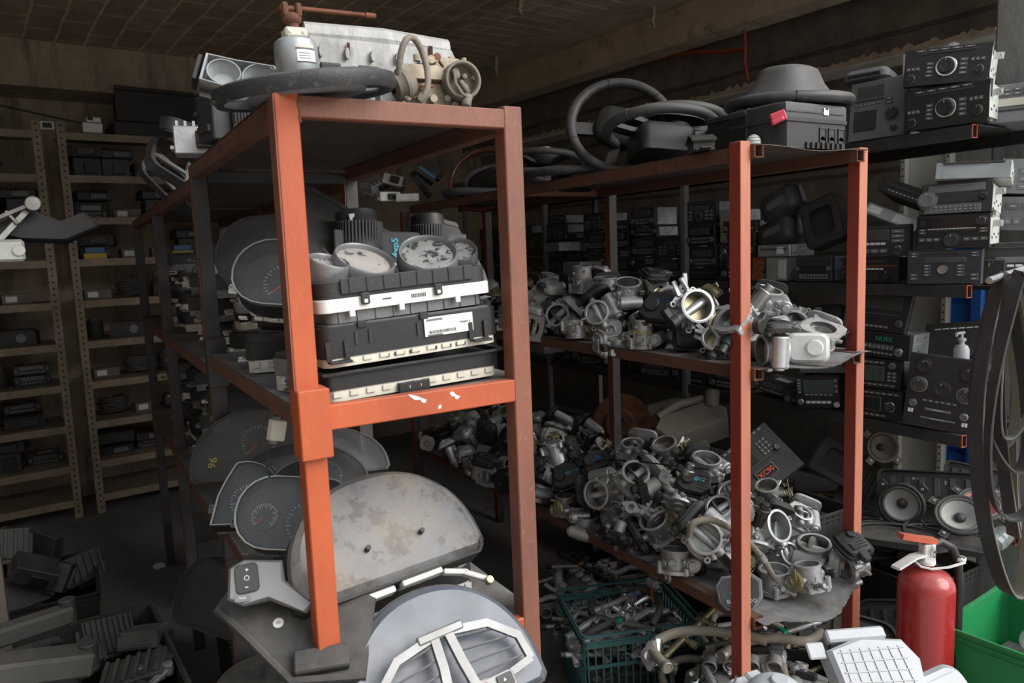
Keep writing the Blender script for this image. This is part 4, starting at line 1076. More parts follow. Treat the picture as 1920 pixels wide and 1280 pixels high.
# ================================================================ radios on the rack along the right wall
def place_px(t, px, py, X, z=None, rot=(0, 0, -90), scale=None, dz=0):
    p = at(px, py, X=X)
    if z is not None: p.z = z
    p.z += dz; t.location = p; t.rotation_euler = tuple(R(a) for a in rot)
    if scale: t.scale = (scale,)*3
    return t
SLOTF = [('slot', .15, .85, .78)]
big_knob = [('slot', .15, .8, .84), ('btns', .12, .90, .80, .96, 5, 1, M_BTN), ('knob', .5, .46, .026, M_CHROME, M_BLK), ('knob', .10, .2, .012, M_BTN, M_BLK), ('knob', .86, .3, .013, M_BTN, M_BLK),
            ('btns', .04, .40, .20, .52, 3, 1, M_BTN), ('btns', .76, .52, .92, .64, 3, 1, M_BTN), ('btns', .26, .2, .36, .62, 1, 4, M_BTN), ('btns', .64, .2, .74, .66, 1, 4, M_BTN)]
F = {}
t = radio('black car radio with big chrome-ringed centre dial, lower of the two stacked highest at the right', .265, .135, .15, M_BLK, M_GALVW, big_knob, tap=.04); bracket(t, .25, .13, 1)
place_px(t, 1772, 240, 2.60, NZ[0]+.006, (0, 0, -77)); F['mz1'] = t
t = radio('black car radio with big dial tilted on top of its twin, highest radio in the photo', .265, .125, .15, M_BLK, M_GALVW, big_knob, tap=.05); bracket(t, .25, .12, 1)
place_px(t, 1770, 160, 2.60, NZ[0]+.148, (-7, 4, -70)); F['mz2'] = t
t = radio('grey integrated car radio with climate dial beside the two stacked big-dial radios', .21, .22, .14, M_GREY, M_GREY, [('disp', .15, .72, .6, .9, M_DISP), ('btns', .62, .55, .78, .68, 1, 2, M_BTN), ('btns', .1, .58, .55, .62, 6, 1, M_BTN), ('knob', .78, .38, .02, M_BTN, M_CHAR), ('knob', .82, .14, .011, M_BTN, M_CHAR), ('panel', .1, .15, .5, .5, M_BLKD), ('slot', .1, .6, .66)], tap=.03)
place_px(t, 1640, 262, 2.62, NZ[0]+.006, (-8, 0, -80))
b = MB(M_GREY); b.prism(rrect(.17, .12, .03), 0, .035, ch=.015); b.m(M_BLK); b.box((0, -.06, .01), (.12, .01, .012), .002)
o = b.obj('trim_cover'); tag(o, 'grey curved plastic cover lying on the grey integrated radio', 'car part'); p = at(1635, 150, X=2.66); o.location = (p.x+.03, p.y+.03, NZ[0]+.232); o.rotation_euler = (R(-6), 0, R(-75))
t = radio('grey car radio with cream display at the right edge of the top radio shelf', .19, .125, .15, M_GREY, M_GREY, [('disp', .12, .42, .9, .62, M_CREAM), ('btns', .06, .68, .94, .9, 6, 2, M_BTN), ('slot', .1, .9, .3)]); bracket(t, .18, .12, -1, M_BLK)
place_px(t, 1915, 228, 2.75, NZ[0]+.006, (-6, 0, -62))
b = MB(M_BLK); b.box((0, 0, .02), (.16, .10, .04), .003)
for q in range(5): b.m((M_STEEL, M_ORANGE, M_GALVW)[q % 3]); b.box((-.06+q*.028, -.052, .022), (.012, .008, .03), .001)
o = b.obj('connector_block'); tag(o, 'black electronic block with orange and metal contacts under the right-edge radio', 'car part'); o.location = at(1890, 232, X=2.95); o.location.z = NZ[0]+.003; o.rotation_euler = (0, 0, R(-62)); o.location.z = NZ[0]+.004
# middle radio shelf, hero stack
Z1 = NZ[1]+.003
t = radio('dark blue-grey car radio at the bottom of the stack by the shelf end', .235, .118, .15, M_NAVY, M_BLK, [('disp', .26, .66, .78, .75, M_DISPG), ('slot', .22, .78, .88), ('knob', .5, .42, .0155, M_CHAR, M_STEEL), ('btns', .04, .1, .16, .32, 1, 2, M_BTN), ('btns', .22, .22, .34, .58, 1, 4, M_BTN), ('btns', .66, .22, .78, .58, 1, 4, M_BTN), ('btns', .84, .1, .96, .32, 1, 2, M_BTN), ('btns', .84, .78, .96, .94, 1, 2, M_BTN), ('btns', .04, .78, .16, .94, 1, 2, M_BTN)], tap=.015)
place_px(t, 1768, 525, 2.605, Z1, (0, 0, -75))
t = radio('black car radio with one large centre knob, second from the bottom by the shelf end', .225, .115, .15, M_BLK, M_GALVW, [('panel', .03, .62, .97, .93, M_BLKG), ('slot', .18, .80, .52), ('btns', .03, .44, .14, .6, 1, 2, M_BTN), ('btns', .84, .44, .97, .6, 1, 2, M_BTN), ('btns', .16, .57, .82, .60, 12, 1, M_PRINT), ('btns', .03, .2, .34, .34, 3, 1, M_BTN), ('btns', .64, .2, .97, .34, 3, 1, M_BTN), ('knob', .5, .24, .023, M_BLK, M_CHAR), ('knob', .88, .78, .015, M_BLK, M_CHAR), ('knob', .08, .76, .007, M_BLK, M_BLK)]); bracket(t, .215, .11, 1)
place_px(t, 1785, 455, 2.605, Z1+.122, (0, 0, -75))
t = radio('grey-green car radio with round volume disc, under the bare steel unit by the shelf end', .215, .105, .15, M_CHAR, M_GALVW, [('panel', .06, .03, .86, .30, M_GREY), ('panel', .1, .70, .9, .94, M_GREY), ('panel', .2, .36, .86, .62, M_BLKD), ('slot', .2, .74, .84), ('knob', .10, .46, .026, M_GREY, M_GREY), ('knob', .88, .52, .011, M_BLK, M_BLK), ('btns', .2, .08, .82, .26, 9, 2, M_BTN)], tap=-.03); bracket(t, .21, .10, 1)
place_px(t, 1790, 388, 2.605, Z1+.240, (-8, 0, -75))
t = radio('bare grey steel radio chassis lying on top of the stack by the shelf end', .22, .055, .19, M_GALV, M_GALVW, [('slot', .1, .9, .9)], vent=True, cw=1, ch_=1)
b = MB(M_INK)
for i in range(22):
    b.bar((-.085+i*.006, -.0012, .041), (-.082+i*.006, -.0012, .047), .0022, .0008, ch=0)
b.obj('vent_slots', t, smooth=0)
place_px(t, 1822, 335, 2.62, Z1+.353, (-6, 3, -66))
# right end, standing beyond the stack
t = radio('silver car radio with square keys at the right edge, upper of three', .17, .12, .12, M_SILVER, M_BLK, [('btns', .3, .1, .95, .75, 3, 3, M_GREY), ('knob', .15, .75, .012, M_GREY, M_GREY)]); place_px(t, 1925, 345, 2.85, None, (-6, 6, -60)); t.location.z = 1.725
t = radio('grey dusty radio faceplate at the right edge, middle of three', .18, .115, .10, M_GREY, M_BLK, [('knob', .55, .35, .012, M_CHROME, M_CHROME), ('btns', .1, .6, .9, .85, 3, 1, M_BTN), ('btns', .1, .15, .4, .4, 2, 1, M_SILVER)], tap=.05); place_px(t, 1925, 412, 2.85, None, (0, 4, -60)); t.location.z = 1.60
t = radio('grey double-height car radio with white button bar at the right edge, lowest of three', .20, .135, .15, M_CHAR, M_GREY, [('slot', .1, .9, .85), ('panel', .2, .5, .95, .64, M_SILVER), ('knob', .16, .46, .012, M_CHROME, M_CHROME), ('btns', .24, .38, .95, .46, 6, 1, M_PRINT), ('btns', .2, .15, .95, .3, 6, 1, M_BTN)]); place_px(t, 1905, 505, 2.74, Z1, (0, 0, -62))
b = MB(M_CHAR); b.box((0, 0, .04), (.11, .07, .08), .003); b.m(M_BLK)
for q in range(12): b.box((-.05+q*.009, -.036, .04), (.003, .004, .07), 0)
o = b.obj('heat_sink'); tag(o, 'black finned heat sink between two radio stacks at the shelf end', 'car part'); o.location = at(1850, 510, X=2.72); o.location.z = Z1; o.rotation_euler = (0, 0, R(-66))
# second stack to the left
dd = [('slot', .1, .9, .9), ('disp', .08, .55, .6, .84, M_DISP), ('btns', .64, .42, .92, .86, 1, 3, M_GREY), ('knob', .78, .2, .013, M_CHROME, M_CHAR), ('btns', .06, .36, .56, .46, 5, 1, M_PRINT), ('btns', .1, .1, .6, .26, 3, 1, M_GREY)]
t = radio('double-height car radio with light keypad, above the wide radio left of the end stack', .195, .115, .15, M_CHAR, M_GALV, dd, tap=.0); place_px(t, 1655, 445, 2.605, Z1+.098, (0, 0, -80))
t = radio('wide black car radio with two round knobs, left of the end stack', .215, .095, .15, M_BLK, M_BLKD, [('slot', .1, .75, .82), ('knob', .22, .58, .012, M_STEEL, M_CHAR), ('knob', .82, .3, .016, M_BLK, M_BLK), ('knob', .05, .3, .016, M_BLK, M_BLK), ('btns', .3, .5, .75, .58, 6, 1, M_PRINT), ('panel', .15, .1, .65, .4, M_BLKG), ('panel', .02, .64, .98, .67, M_REDP)]); place_px(t, 1630, 516, 2.605, Z1, (0, 0, -82))
t = radio('black car radio tilted steeply, left of the bare steel chassis', .2, .055, .15, M_BLK, M_BLKD, [('slot', .15, .85, .55), ('btns', .2, .15, .8, .35, 8, 1, M_BTN)]); place_px(t, 1690, 335, 2.64, None, (-15, 24, -80)); t.location.z = 1.735
t = radio('grey labelled radio chassis slanting down behind the steeply tilted radio', .21, .045, .17, M_GALV, M_GALV, [('panel', .05, .2, .3, .85, M_LABEL), ('panel', .55, .1, .85, .9, M_LABEL)], cw=1, ch_=1); place_px(t, 1665, 395, 2.65, None, (-30, 24, -80)); t.location.z = 1.655
# next: clarion-like and others with bezels above
t = radio('black car radio with long disc slot and button rows, right of the brown circuit board', .16, .105, .16, M_CHAR, M_GALV, [('slot', .05, .95, .82), ('panel', .08, .36, .9, .62, M_BLKG), ('btns', .1, .1, .9, .3, 10, 2, M_BTN), ('knob', .05, .5, .008, M_BTN, M_BTN), ('knob', .92, .5, .008, M_BTN, M_BTN)]); place_px(t, 1525, 508, 2.605, Z1, (0, 0, -84))
t = radio('open steel radio chassis standing beside the brown circuit board', .10, .10, .16, M_GALV, M_GALV, [('panel', .6, .1, .95, .9, M_GALVW)], cw=1, ch_=1); place_px(t, 1455, 508, 2.61, Z1, (0, 0, -84))
b = MB(M_CARD); b.prism([(-.035, 0), (.03, 0), (.03, .03), (.012, .04), (.03, .055), (.03, .10), (-.035, .10)], -.001, .001, RX(90)); b.m(M_STEEL)
for q in range(8): b.cyl((-.025+.007*q, -.002, .015+.01*(q*5 % 8)), (-.025+.007*q, .002, .015+.01*(q*5 % 8)), .003, n=6)
o = b.obj('circuit_board'); tag(o, 'brown bare circuit board leaning among radios behind the front post', 'car part'); o.location = at(1422, 508, X=2.6); o.location.z = Z1; o.rotation_euler = (R(-6), 0, R(-84))
t = radio('steel car radio unit lying on the open chassis, above the brown circuit board', .16, .05, .16, M_GALV, M_GALVW, [('slot', .1, .9, .6), ('panel', .6, .2, .8, .8, M_LABEL)], cw=1, ch_=1); place_px(t, 1450, 460, 2.61, Z1+.104, (0, 0, -84))
def bezel(label, w=.2, h=.13, d=.10, holes=(), m=None):
    t = thing('dash_surround', label, 'car part', (0, 0, -5)); b = MB(m or M_CHAR)
    shell(b, rrect(w, h, .025), 0, d, .93)
    b.plate(lambda a: sq(1, 6)(a)*w/2, lambda a: sq(1, 6)(a)*w*.30, d-.006, d, 40, Matrix.Diagonal((1, h/w, 1, 1)))
    b.obj('shell', t); b = MB(M_BLKD); b.box((0, 0, d*.4), (w*.8, h*.8, .01), .002); b.obj('back_panel', t)
    b = MB(M_STEEL)
    for s in (-1, 1): b.box((s*w*.42, h*.3, d*.8), (.01, .03, .02), .001)
    b.obj('clip', t); return t
def disp_unit(label, w, h, d, m=None):
    t = thing('display_housing', label, 'car part', (0, 0, -5)); b = MB(m or M_CHAR); b.prism(rrect(w, h, .03), 0, d, ch=.02); b.prism(rrect(w*1.1, h*1.12, .03), d*.2, d*.32); b.obj('housing', t, smooth=50)
    b = MB(M_BTN); b.prism(rrect(w*.5, h*.3, .01), d, d+.002, T(0, -.01, 0)); b.obj('cover_panel', t)
    b = MB(M_GALV); b.box((w*.58, 0, d*.3), (.012, h*.7, .02), .002); b.obj('mounting_bracket', t); return t
for lab, fn, px, py, z, rot in (
    ('dark display housing tilted upward, highest behind the right front post', 0, 1475, 372, 1.74, (70, -28, -75)),
    ('dusty grey display housing slanting left of the square-holed bezel', 0, 1470, 440, 1.61, (62, -22, -80)),
    ('grey dash bezel with a square opening leaning on the middle radio shelf', 1, 1555, 440, 1.66, (78, -20, -80))):
    t = (disp_unit(lab, .17, .12, .09) if fn == 0 else bezel(lab, .17, .20, .06)); p = at(px, py, X=2.72); t.location = (p.x, p.y, z); t.rotation_euler = tuple(R(a) for a in rot)
t = radio('pale steel radio chassis on end with yellow writing, left of the front post', .09, .15, .16, M_GALV, M_GALV, [('panel', .7, .3, .9, .7, M_PRINT)], cw=1, ch_=1); place_px(t, 1365, 408, 2.62, 1.60, (0, 0, -84))
text('60 CD', .03, M_PENY, T(-.02, -.0035, .07) @ RX(90) @ RZ(90), t)
# ---- ordinary radios in stacks
fa = [('knob', .07, .5, .009, M_BTN, M_BTN), ('knob', .93, .5, .009, M_BTN, M_BTN), ('disp', .2, .55, .8, .85, M_DISP), ('btns', .16, .12, .84, .35, 7, 1, M_BTN)]
fb = [('slot', .12, .88, .7), ('knob', .08, .35, .010, M_BTN, M_BTN), ('btns', .2, .15, .9, .45, 8, 1, M_BTN)]
fc = [('disp', .15, .4, .6, .8, M_BLKG), ('btns', .64, .3, .94, .85, 3, 2, M_GREY), ('knob', .08, .5, .010, M_CHROME, M_BTN)]
fd = [('slot', .1, .9, .88), ('disp', .2, .55, .8, .8, M_DISP), ('knob', .1, .28, .012, M_BTN, M_BTN), ('knob', .9, .28, .012, M_BTN, M_BTN), ('btns', .2, .1, .8, .42, 6, 2, M_BTN)]
fe = [('knob', .5, .35, .02, M_BTN, M_CHAR), ('slot', .15, .85, .85), ('btns', .08, .15, .34, .6, 2, 3, M_BTN), ('btns', .66, .15, .92, .6, 2, 3, M_BTN), ('disp', .25, .62, .75, .76, M_DISPG)]
ff = [('slot', .05, .95, .5)]
KN = []
for i, (w, h, fm, sm, ft, look) in enumerate([(.18, .052, M_BLK, M_GALV, fa, 'slim black two-knob radio'), (.18, .052, M_BLKD, M_GALV, fb, 'slim dusty radio with a disc slot'), (.18, .055, M_CHAR, M_GALV, fc, 'slim charcoal radio with a keypad'),
                                        (.19, .10, M_BLK, M_BLKD, fd, 'double-height black radio with two knobs'), (.20, .11, M_BLKD, M_GALV, fe, 'double-height dusty radio with a centre knob'), (.175, .055, M_BLKG, M_BLKD, ff, 'slim glossy black radio with one long slot'),
                                        (.185, .10, M_CHAR, M_GALV, fd, 'double-height grey radio with a display')]):
    t = radio('radio', w, h, .15, fm, sm, ft); KN.append((t, w, h, look))
RADIOS = []
rnd = random.Random(12)
def stack(y, z, ztop, X=2.61, jit=6, keep=None, sh=''):
    h = 0; n = 0
    while True:
        t, w, hh, look = rnd.choice(KN)
        if z+h+hh > ztop: break
        o = inst(t, (X+rnd.uniform(0, .02), y+rnd.uniform(-.012, .012), z+h), (0, 0, -84+rnd.uniform(-jit, jit)+(rnd.choice((0, 0, 180)) if rnd.random() < .12 else 0)))
        RADIOS.append([o, look, sh, y, z+h]); h += hh+.003; n += 1
    return n
for y, zt in ((2.42, .33), (2.66, .38), (2.87, .28), (3.08, .42), (3.29, .33), (3.5, .39), (3.71, .32), (3.92, .41), (4.13, .30), (4.34, .36), (4.55, .33), (4.8, .36)): stack(y, Z1, Z1+zt, sh='middle')
for y, zt in ((2.05, .12), (2.50, .24), (2.75, .34), (3.0, .18), (3.3, .3), (3.6, .22), (3.9, .3), (4.3, .25)): stack(y, NZ[2]+.003, NZ[2]+zt, jit=9, sh='lower')
# ---- third radio shelf, right end
Z2 = NZ[2]+.003
pf = [('knob', .2, .84, .022, M_BLK, M_BLK), ('knob', .8, .80, .022, M_BLK, M_BLK), ('knob', .17, .58, .023, M_SILVER, M_CHAR), ('knob', .80, .52, .023, M_SILVER, M_CHAR), ('knob', .48, .56, .024, M_CHAR, M_BLK), ('knob', .12, .32, .011, M_STEEL, M_BTN), ('knob', .82, .24, .011, M_STEEL, M_BTN),
      ('btns', .24, .36, .72, .40, 6, 1, M_BTN), ('btns', .26, .245, .68, .285, 1, 1, M_SILVER), ('btns', .2, .13, .76, .155, 1, 1, M_SILVER), ('btns', .06, .18, .14, .25, 2, 1, M_PRINT), ('btns', .80, .10, .88, .17, 2, 1, M_PRINT)]
t = radio('large black centre console panel covered in round dials, on the lower radio shelf end', .235, .265, .12, M_BLK, M_BLKD, pf, name='console_panel', cw=.8, ch_=.8)
bracket(t, .22, .26, 1, M_BLK); place_px(t, 1757, 810, 2.60, Z2, (-4, 5, -72))
t['category'] = 'car part'
t = radio('black double-height car radio left of the big dial console panel, lower of two', .205, .115, .16, M_BLK, M_GREY, [('disp', .1, .3, .6, .72, M_BLKG), ('knob', .78, .45, .016, M_CHROME, M_CHAR), ('btns', .06, .82, .94, .92, 8, 1, M_BTN), ('btns', .1, .08, .7, .18, 6, 1, M_BTN)]); place_px(t, 1640, 788, 2.605, Z2, (0, 0, -82))
t = radio('black double-height car radio with blue-green display left of the big dial console panel, upper of two', .205, .115, .16, M_BLK, M_GALV, [('disp', .1, .28, .68, .72, M_DISPG), ('knob', .84, .80, .011, M_BTN, M_BTN), ('btns', .74, .25, .92, .6, 2, 3, M_BTN), ('btns', .1, .82, .7, .92, 6, 1, M_BTN), ('btns', .05, .08, .9, .18, 8, 1, M_BTN)]); place_px(t, 1638, 725, 2.605, Z2+.118, (0, 0, -82))
t = radio('black car radio with green handwriting, tilted on the pair left of the console panel', .19, .095, .16, M_BLK, M_GALV, [('btns', .1, .3, .7, .55, 7, 1, M_BTN), ('knob', .8, .3, .013, M_CHROME, M_BTN), ('btns', .05, .12, .7, .24, 8, 1, M_BTN)]); text('NUSX', .024, M_PENG, T(.0, -.004, .072) @ RX(90), t); place_px(t, 1655, 668, 2.605, Z2+.238, (0, 4, -82))
t = radio('black radio bezel with wide empty opening, highest on the lower radio shelf', .24, .15, .05, M_BLK, M_BLKD, [('panel', .08, .55, .86, .92, M_INK), ('slot', .08, .8, .42), ('knob', .85, .24, .011, M_BTN, M_CHAR), ('btns', .1, .08, .7, .16, 8, 1, M_BTN)], tap=.08, cw=.6, ch_=.5); place_px(t, 1640, 600, 2.605, Z2+.338, (-10, 4, -82))
t = radio('black double-height car radio with chrome corner knobs, hanging below the front rack shelf', .175, .135, .10, M_BLK, M_BLKD, [('disp', .2, .5, .85, .85, M_DISPG), ('btns', .2, .38, .85, .46, 6, 1, M_GREY), ('btns', .04, .45, .14, .92, 1, 5, M_GREY), ('btns', .88, .45, .97, .92, 1, 3, M_GREY), ('knob', .1, .2, .010, M_CHROME, M_CHROME), ('knob', .92, .12, .010, M_CHROME, M_CHROME), ('btns', .22, .14, .8, .24, 5, 1, M_PRINT)]); place_px(t, 1535, 772, 2.60, Z2, (0, -5, -70))
b = MB(M_GREY); b.box((0, .06, .03), (.19, .14, .05), .003); b.m(M_GALV); b.plate(.03, .02, .056, .06, 20, T(.05, .04, 0)); o = b.obj('disc_changer'); tag(o, 'flat grey disc changer lying on the chrome-knobbed radio', 'car part'); p = at(1545, 690, X=2.64); o.location = (p.x, p.y, Z2+.137); o.rotation_euler = (0, R(-4), R(-70))
t = radio('black slim radio slanting behind the front post, left of the chrome-knobbed radio', .17, .05, .15, M_CHAR, M_BLKD, fa); place_px(t, 1445, 760, 2.62, Z2, (0, 10, -80)); t.location.z = Z2+.02
t = radio('black tray-shaped radio panel lying far right on the lower radio shelf, above the console panel', .26, .13, .06, M_BLK, M_BLKD, [('btns', .1, .8, .9, .84, 8, 1, M_PRINT)], name='radio_tray', cw=.5, ch_=.5); place_px(t, 1815, 640, 2.85, None, (-12, -6, -66)); t.location.z = 1.145; t['category'] = 'car part'
b = MB(M_TANK); b.lathe([(.024, 0), (.026, .01), (.026, .06), (.02, .075), (.009, .08), (.009, .09), (.014, .092), (.014, .102), (.005, .104), (.005, .12), (.0, .12)], 18); b.box((-.012, 0, .122), (.05, .014, .009), .003); b.box((-.036, 0, .117), (.007, .009, .014), .002)
o = b.obj('pump_bottle'); tag(o, 'small white pump bottle standing behind the big dial console panel', 'bottle'); p = at(1803, 650, X=2.78); o.location = (p.x, p.y, 1.118); 
b = MB(M_BLKD); b.box((0, 0, .105), (.2, .16, .21), .004); o2 = b.obj('amplifier_box'); tag(o2, 'black box under the white pump bottle, behind the console panel', 'car part'); o2.location = (p.x+.02, p.y+.0, Z2); o2.rotation_euler = (0, 0, R(-70))
# ================================================================ on top of the right rack
TZ = RLZ[0]+.002
def posed(t, px, py, Y=None, X=None, z=None, rot=(0, 0, 0), scale=None):
    p = at(px, py, X=X, Y=Y)
    if z is not None: p.z = z
    t.location = p; t.rotation_euler = tuple(R(a) for a in rot)
    if scale: t.scale = (scale,)*3
    return t
# black fuse box: ribbed lid, red clip, three arched openings
t = thing('fuse_box', 'large black fuse box with red clip and three arched openings on top of the red-brown rack', 'car part', (0, 0, 0))
b = MB(M_BLKD); w, d, h = .275, .19, .125
b.prism([(-w/2+.02, -d/2), (w/2, -d/2), (w/2, d/2), (-w/2, d/2), (-w/2, -d/2+.03)], .0, h*.62)
b.prism([(-w/2+.014, -d/2-.004), (w/2+.003, -d/2-.004), (w/2+.003, d/2), (-w/2-.004, d/2), (-w/2-.004, -d/2+.026)], h*.58, h*.66)
for q in range(8): b.box((-w/2+.10+q*.022, -d/2-.003, .008), (.003, .006, .018), 0)
b.m(M_INK)
for x in (.035, .075, .118): b.prism([(x-.010, -.03)]+[(x+.010*math.cos(R(a)), -.03+.0-.010*math.sin(R(a))) for a in range(180, -1, -30)][::1]+[(x+.010, -.001), (x-.010, -.001)], -.0, .0012, T(0, -d/2-.0002, h*.5) @ RX(90)) if False else (b.box((x, -d/2-.0008, .040), (.022, .002, .032), .0), b.cyl((x, -d/2+.001, .024), (x, -d/2-.0018, .024), .011, n=16, ch=0), b.m(M_CHAR), b.box((x, -d/2-.002, .058), (.028, .004, .003), 0), b.box((x-.0135, -d/2-.002, .038), (.002, .004, .04), 0), b.box((x+.0135, -d/2-.002, .038), (.002, .004, .04), 0), b.m(M_INK))
b.obj('box', t)
b = MB(M_CHAR); b.prism([(-w/2+.012, -d/2-.002), (w/2+.001, -d/2-.002), (w/2+.001, d/2), (-w/2-.002, d/2), (-w/2-.002, -d/2+.026)], h*.66, h, ch=.006); b.box((0, -d/2-.002, h*.80), (w*.93, .005, .004), 0); b.obj('lid', t)
b = MB(M_PINK); b.box((-w/2-.004, -d/2+.010, h*.66), (.042, .012, .030), .003, rot=(0, R(-18), R(-40))); b.box((-w/2-.018, -d/2+.002, h*.56), (.034, .022, .014), .003, rot=(0, R(-25), R(-40))); b.obj('clip', t)
b = MB(M_LABEL); b.box((.045, -d/2-.0045, h*.84), (.022, .001, .020), 0); b.m(M_INK); b.box((.047, -d/2-.0053, h*.9), (.012, .0006, .006), 0); b.obj('sticker', t)
posed(t, 1530, 275, Y=1.50, z=TZ, rot=(0, 0, 0)); t.location.y = 1.55; t.location.x = at(1527, 275, Y=1.455).x-.0
t = thing('fuse_box', 'smaller black fuse box half hidden behind the one with the red clip', 'car part', (0, 0, 0))
b = MB(M_BLK); b.box((0, 0, .053), (.14, .16, .106), .004); b.box((-.03, -.082, .05), (.05, .008, .02), .002); b.box((.02, -.083, .03), (.03, .01, .04), .002)
for q in range(5): b.box((-.06+.028*q, -.082, .02), (.003, .006, .03), 0)
b.obj('box', t); b = MB(M_CHAR); b.prism(rrect(.145, .165, .01), .106, .122, ch=.004); b.obj('lid', t)
posed(t, 1392, 262, Y=1.66, z=TZ)
b = MB(M_LABEL); b.blob((0, 0, .022), (.02, .02, .022), n=16, k=10); b.m(M_INK)
for q in range(5): b.tube([(.0205*math.cos(a)*math.sin(R(35+q*25)), .0205*math.sin(a)*math.sin(R(35+q*25)), .022+.0225*math.cos(R(35+q*25))) for a in [2*PI*i/16 for i in range(16)]], .0005, 4, closed=True)
o = b.obj('net_ball'); tag(o, 'small white mesh ball lying in front of the smaller fuse box', 'ball'); p = at(1413, 268, Y=1.53); o.location = (p.x, 1.53, TZ)
# steering wheels
t = swheel('dusty black steering wheel lying face down with its shroud up, on top of the fuse boxes', M_LEATHER, Rr=.178, rr=.017, hub='tower', spokes=(180, 0, 100), pad=M_GLEATHER)
posed(t, 1478, 172, Y=1.62, z=TZ+.160, rot=(3, -2, 12))
t = swheel('upright black steering wheel leaning behind the stacked wheels in the middle of the rack top', M_LEATHER, Rr=.185, rr=.0185, hub='pad', spokes=(200, 340, 270), pad=M_BLK)
posed(t, 1165, 232, Y=2.20, z=TZ+.175, rot=(66, 18, -38))
t = swheel('greyed steering wheel tilted to the front, lower rim of the stacked wheels', M_GLEATHER, Rr=.185, rr=.017, hub='box', spokes=(0, 180), pad=M_BLK)
posed(t, 1238, 225, Y=2.02, z=TZ+.135, rot=(-13, 5, -20))
t = swheel('greyed steering wheel tilted to the front, upper rim of the stacked wheels', M_GLEATHER, Rr=.182, rr=.016, hub='lowtower', spokes=(0, 180), pad=M_CHAR)
posed(t, 1262, 190, Y=2.10, z=TZ+.178, rot=(-9, 6, -16))
t = swheel('black steering wheel lying low at the rack edge, left of the upright wheel', M_LEATHER, Rr=.18, rr=.016, hub='pad', pad=M_BLK)
posed(t, 1075, 325, Y=2.42, z=TZ+.017, rot=(2, 3, 40))
t = swheel('steering wheel with a round metal hub, topmost of the far wheel pile', M_GLEATHER, Rr=.18, rr=.015, hub='ring', pad=M_CHAR)
posed(t, 1018, 262, Y=3.05, z=TZ+.16, rot=(-4, 8, 10))
t = swheel('black steering wheel, second from the top of the far wheel pile', M_LEATHER, Rr=.19, rr=.016, hub='box', pad=M_BLK)
posed(t, 1000, 285, Y=3.0, z=TZ+.11, rot=(3, -8, 60))
t = swheel('grey steering wheel lying flat at the far end of the rack top', M_GLEATHER, Rr=.185, rr=.017, hub='pad', pad=M_CHAR)
posed(t, 905, 350, Y=3.25, z=TZ+.018, rot=(2, 2, 20))
t = swheel('black steering wheel leaning between the wood-rimmed wheel and the far wheel pile', M_LEATHER, Rr=.175, rr=.015, hub='pad', pad=M_BLK)
posed(t, 935, 310, Y=3.35, z=TZ+.09, rot=(28, -20, 0))
t = swheel('steering wheel with a brown wooden rim, standing at the far end of the rack top', M_WOODRIM, Rr=.185, rr=.013, hub='pad', pad=M_BLK)
posed(t, 905, 330, Y=3.62, z=TZ+.13, rot=(64, -12, -40))
# bracket on the edge
t = thing('lamp_bracket', 'small black plastic bracket with a ridged cover on the rack edge beside the stacked wheels', 'car part', (0, 0, 0))
b = MB(M_BLK); b.grid([[(-.06+.012*i, -.035+.01*j, .03+.018*math.sin(PI*i/10)+.003*math.sin(i*1.5)) for j in range(8)] for i in range(11)], thick=(0, 0, -.004)); b.obj('cover', t)
b = MB(M_BLKD)
for x in (-.05, 0, .05): b.box((x, 0, .015), (.008, .06, .03), .001)
b.box((0, 0, .003), (.12, .05, .006), .001); b.box((-.075, .0, .004), (.04, .03, .006), .002); b.obj('frame', t)
posed(t, 1300, 278, Y=1.62, z=TZ, rot=(0, 0, 55)); t.location.x = max(t.location.x, 1.60)
# far left end of the rack top: silver actuators and modules
def module(label, w, d, h, m, m2=None, fins=0, group=None, name='control_module', cat='car part'):
    t = thing(name, label, cat, (0, 0, -5), group=group); b = MB(m); b.box((0, 0, h/2), (w, d, h), .003); b.box((0, 0, h*.25), (w*1.14, d*.7, h*.14), .001)
    for q in range(fins): b.box((-w/2+w*(q+.5)/fins, 0, h+.006), (w/fins*.35, d*.9, .014), .001)
    b.obj('case', t)
    b = MB(m2 or M_BLK); b.box((w*.1, -d/2-.008, h*.5), (w*.45, .018, h*.6), .002)
    for q in range(6): b.box((w*.1-w*.18+q*w*.07, -d/2-.018, h*.5), (w*.03, .004, h*.3), 0)
    b.obj('plug_socket', t); return t
TOPF = [('silver finned module tilted at the far end of the rack top', .13, .09, .05, M_GALV, 5, 705, 358, 3.9, (12, -25, 20)), ('silver boxy actuator at the far end of the rack top, upper one', .11, .08, .06, M_ALU, 0, 735, 352, 3.85, (-20, 15, -30)),
        ('black module with a red mark leaning at the far end of the rack top', .14, .1, .035, M_BLK, 0, 785, 350, 3.75, (30, 50, 10)), ('black module with blue tape leaning at the far end of the rack top', .13, .12, .04, M_CHAR, 0, 800, 325, 3.85, (50, -40, 30)),
        ('grey electric lock actuator lying lowest at the far end of the rack top', .12, .06, .05, M_GALVW, 0, 728, 378, 3.8, (0, 0, 5)), ('pale cylinder valve lying at the far end of the rack top', .05, .12, .04, M_WHITE, 0, 765, 378, 3.72, (0, 0, 60))]
for lab, w, d, h, m, fn, px, py, Y, rot in TOPF:
    t = module(lab, w, d, h, m, fins=fn); posed(t, px, py, Y=Y, rot=rot)
    if 'red mark' in lab: b = MB(M_REDP); b.box((0, 0, h+.001), (.05, .012, .001), 0); b.obj('red_mark', t)
    if 'blue tape' in lab: b = MB(M_BLUEP); b.box((-.03, 0, h+.001), (.02, .1, .001), 0); b.obj('tape', t)
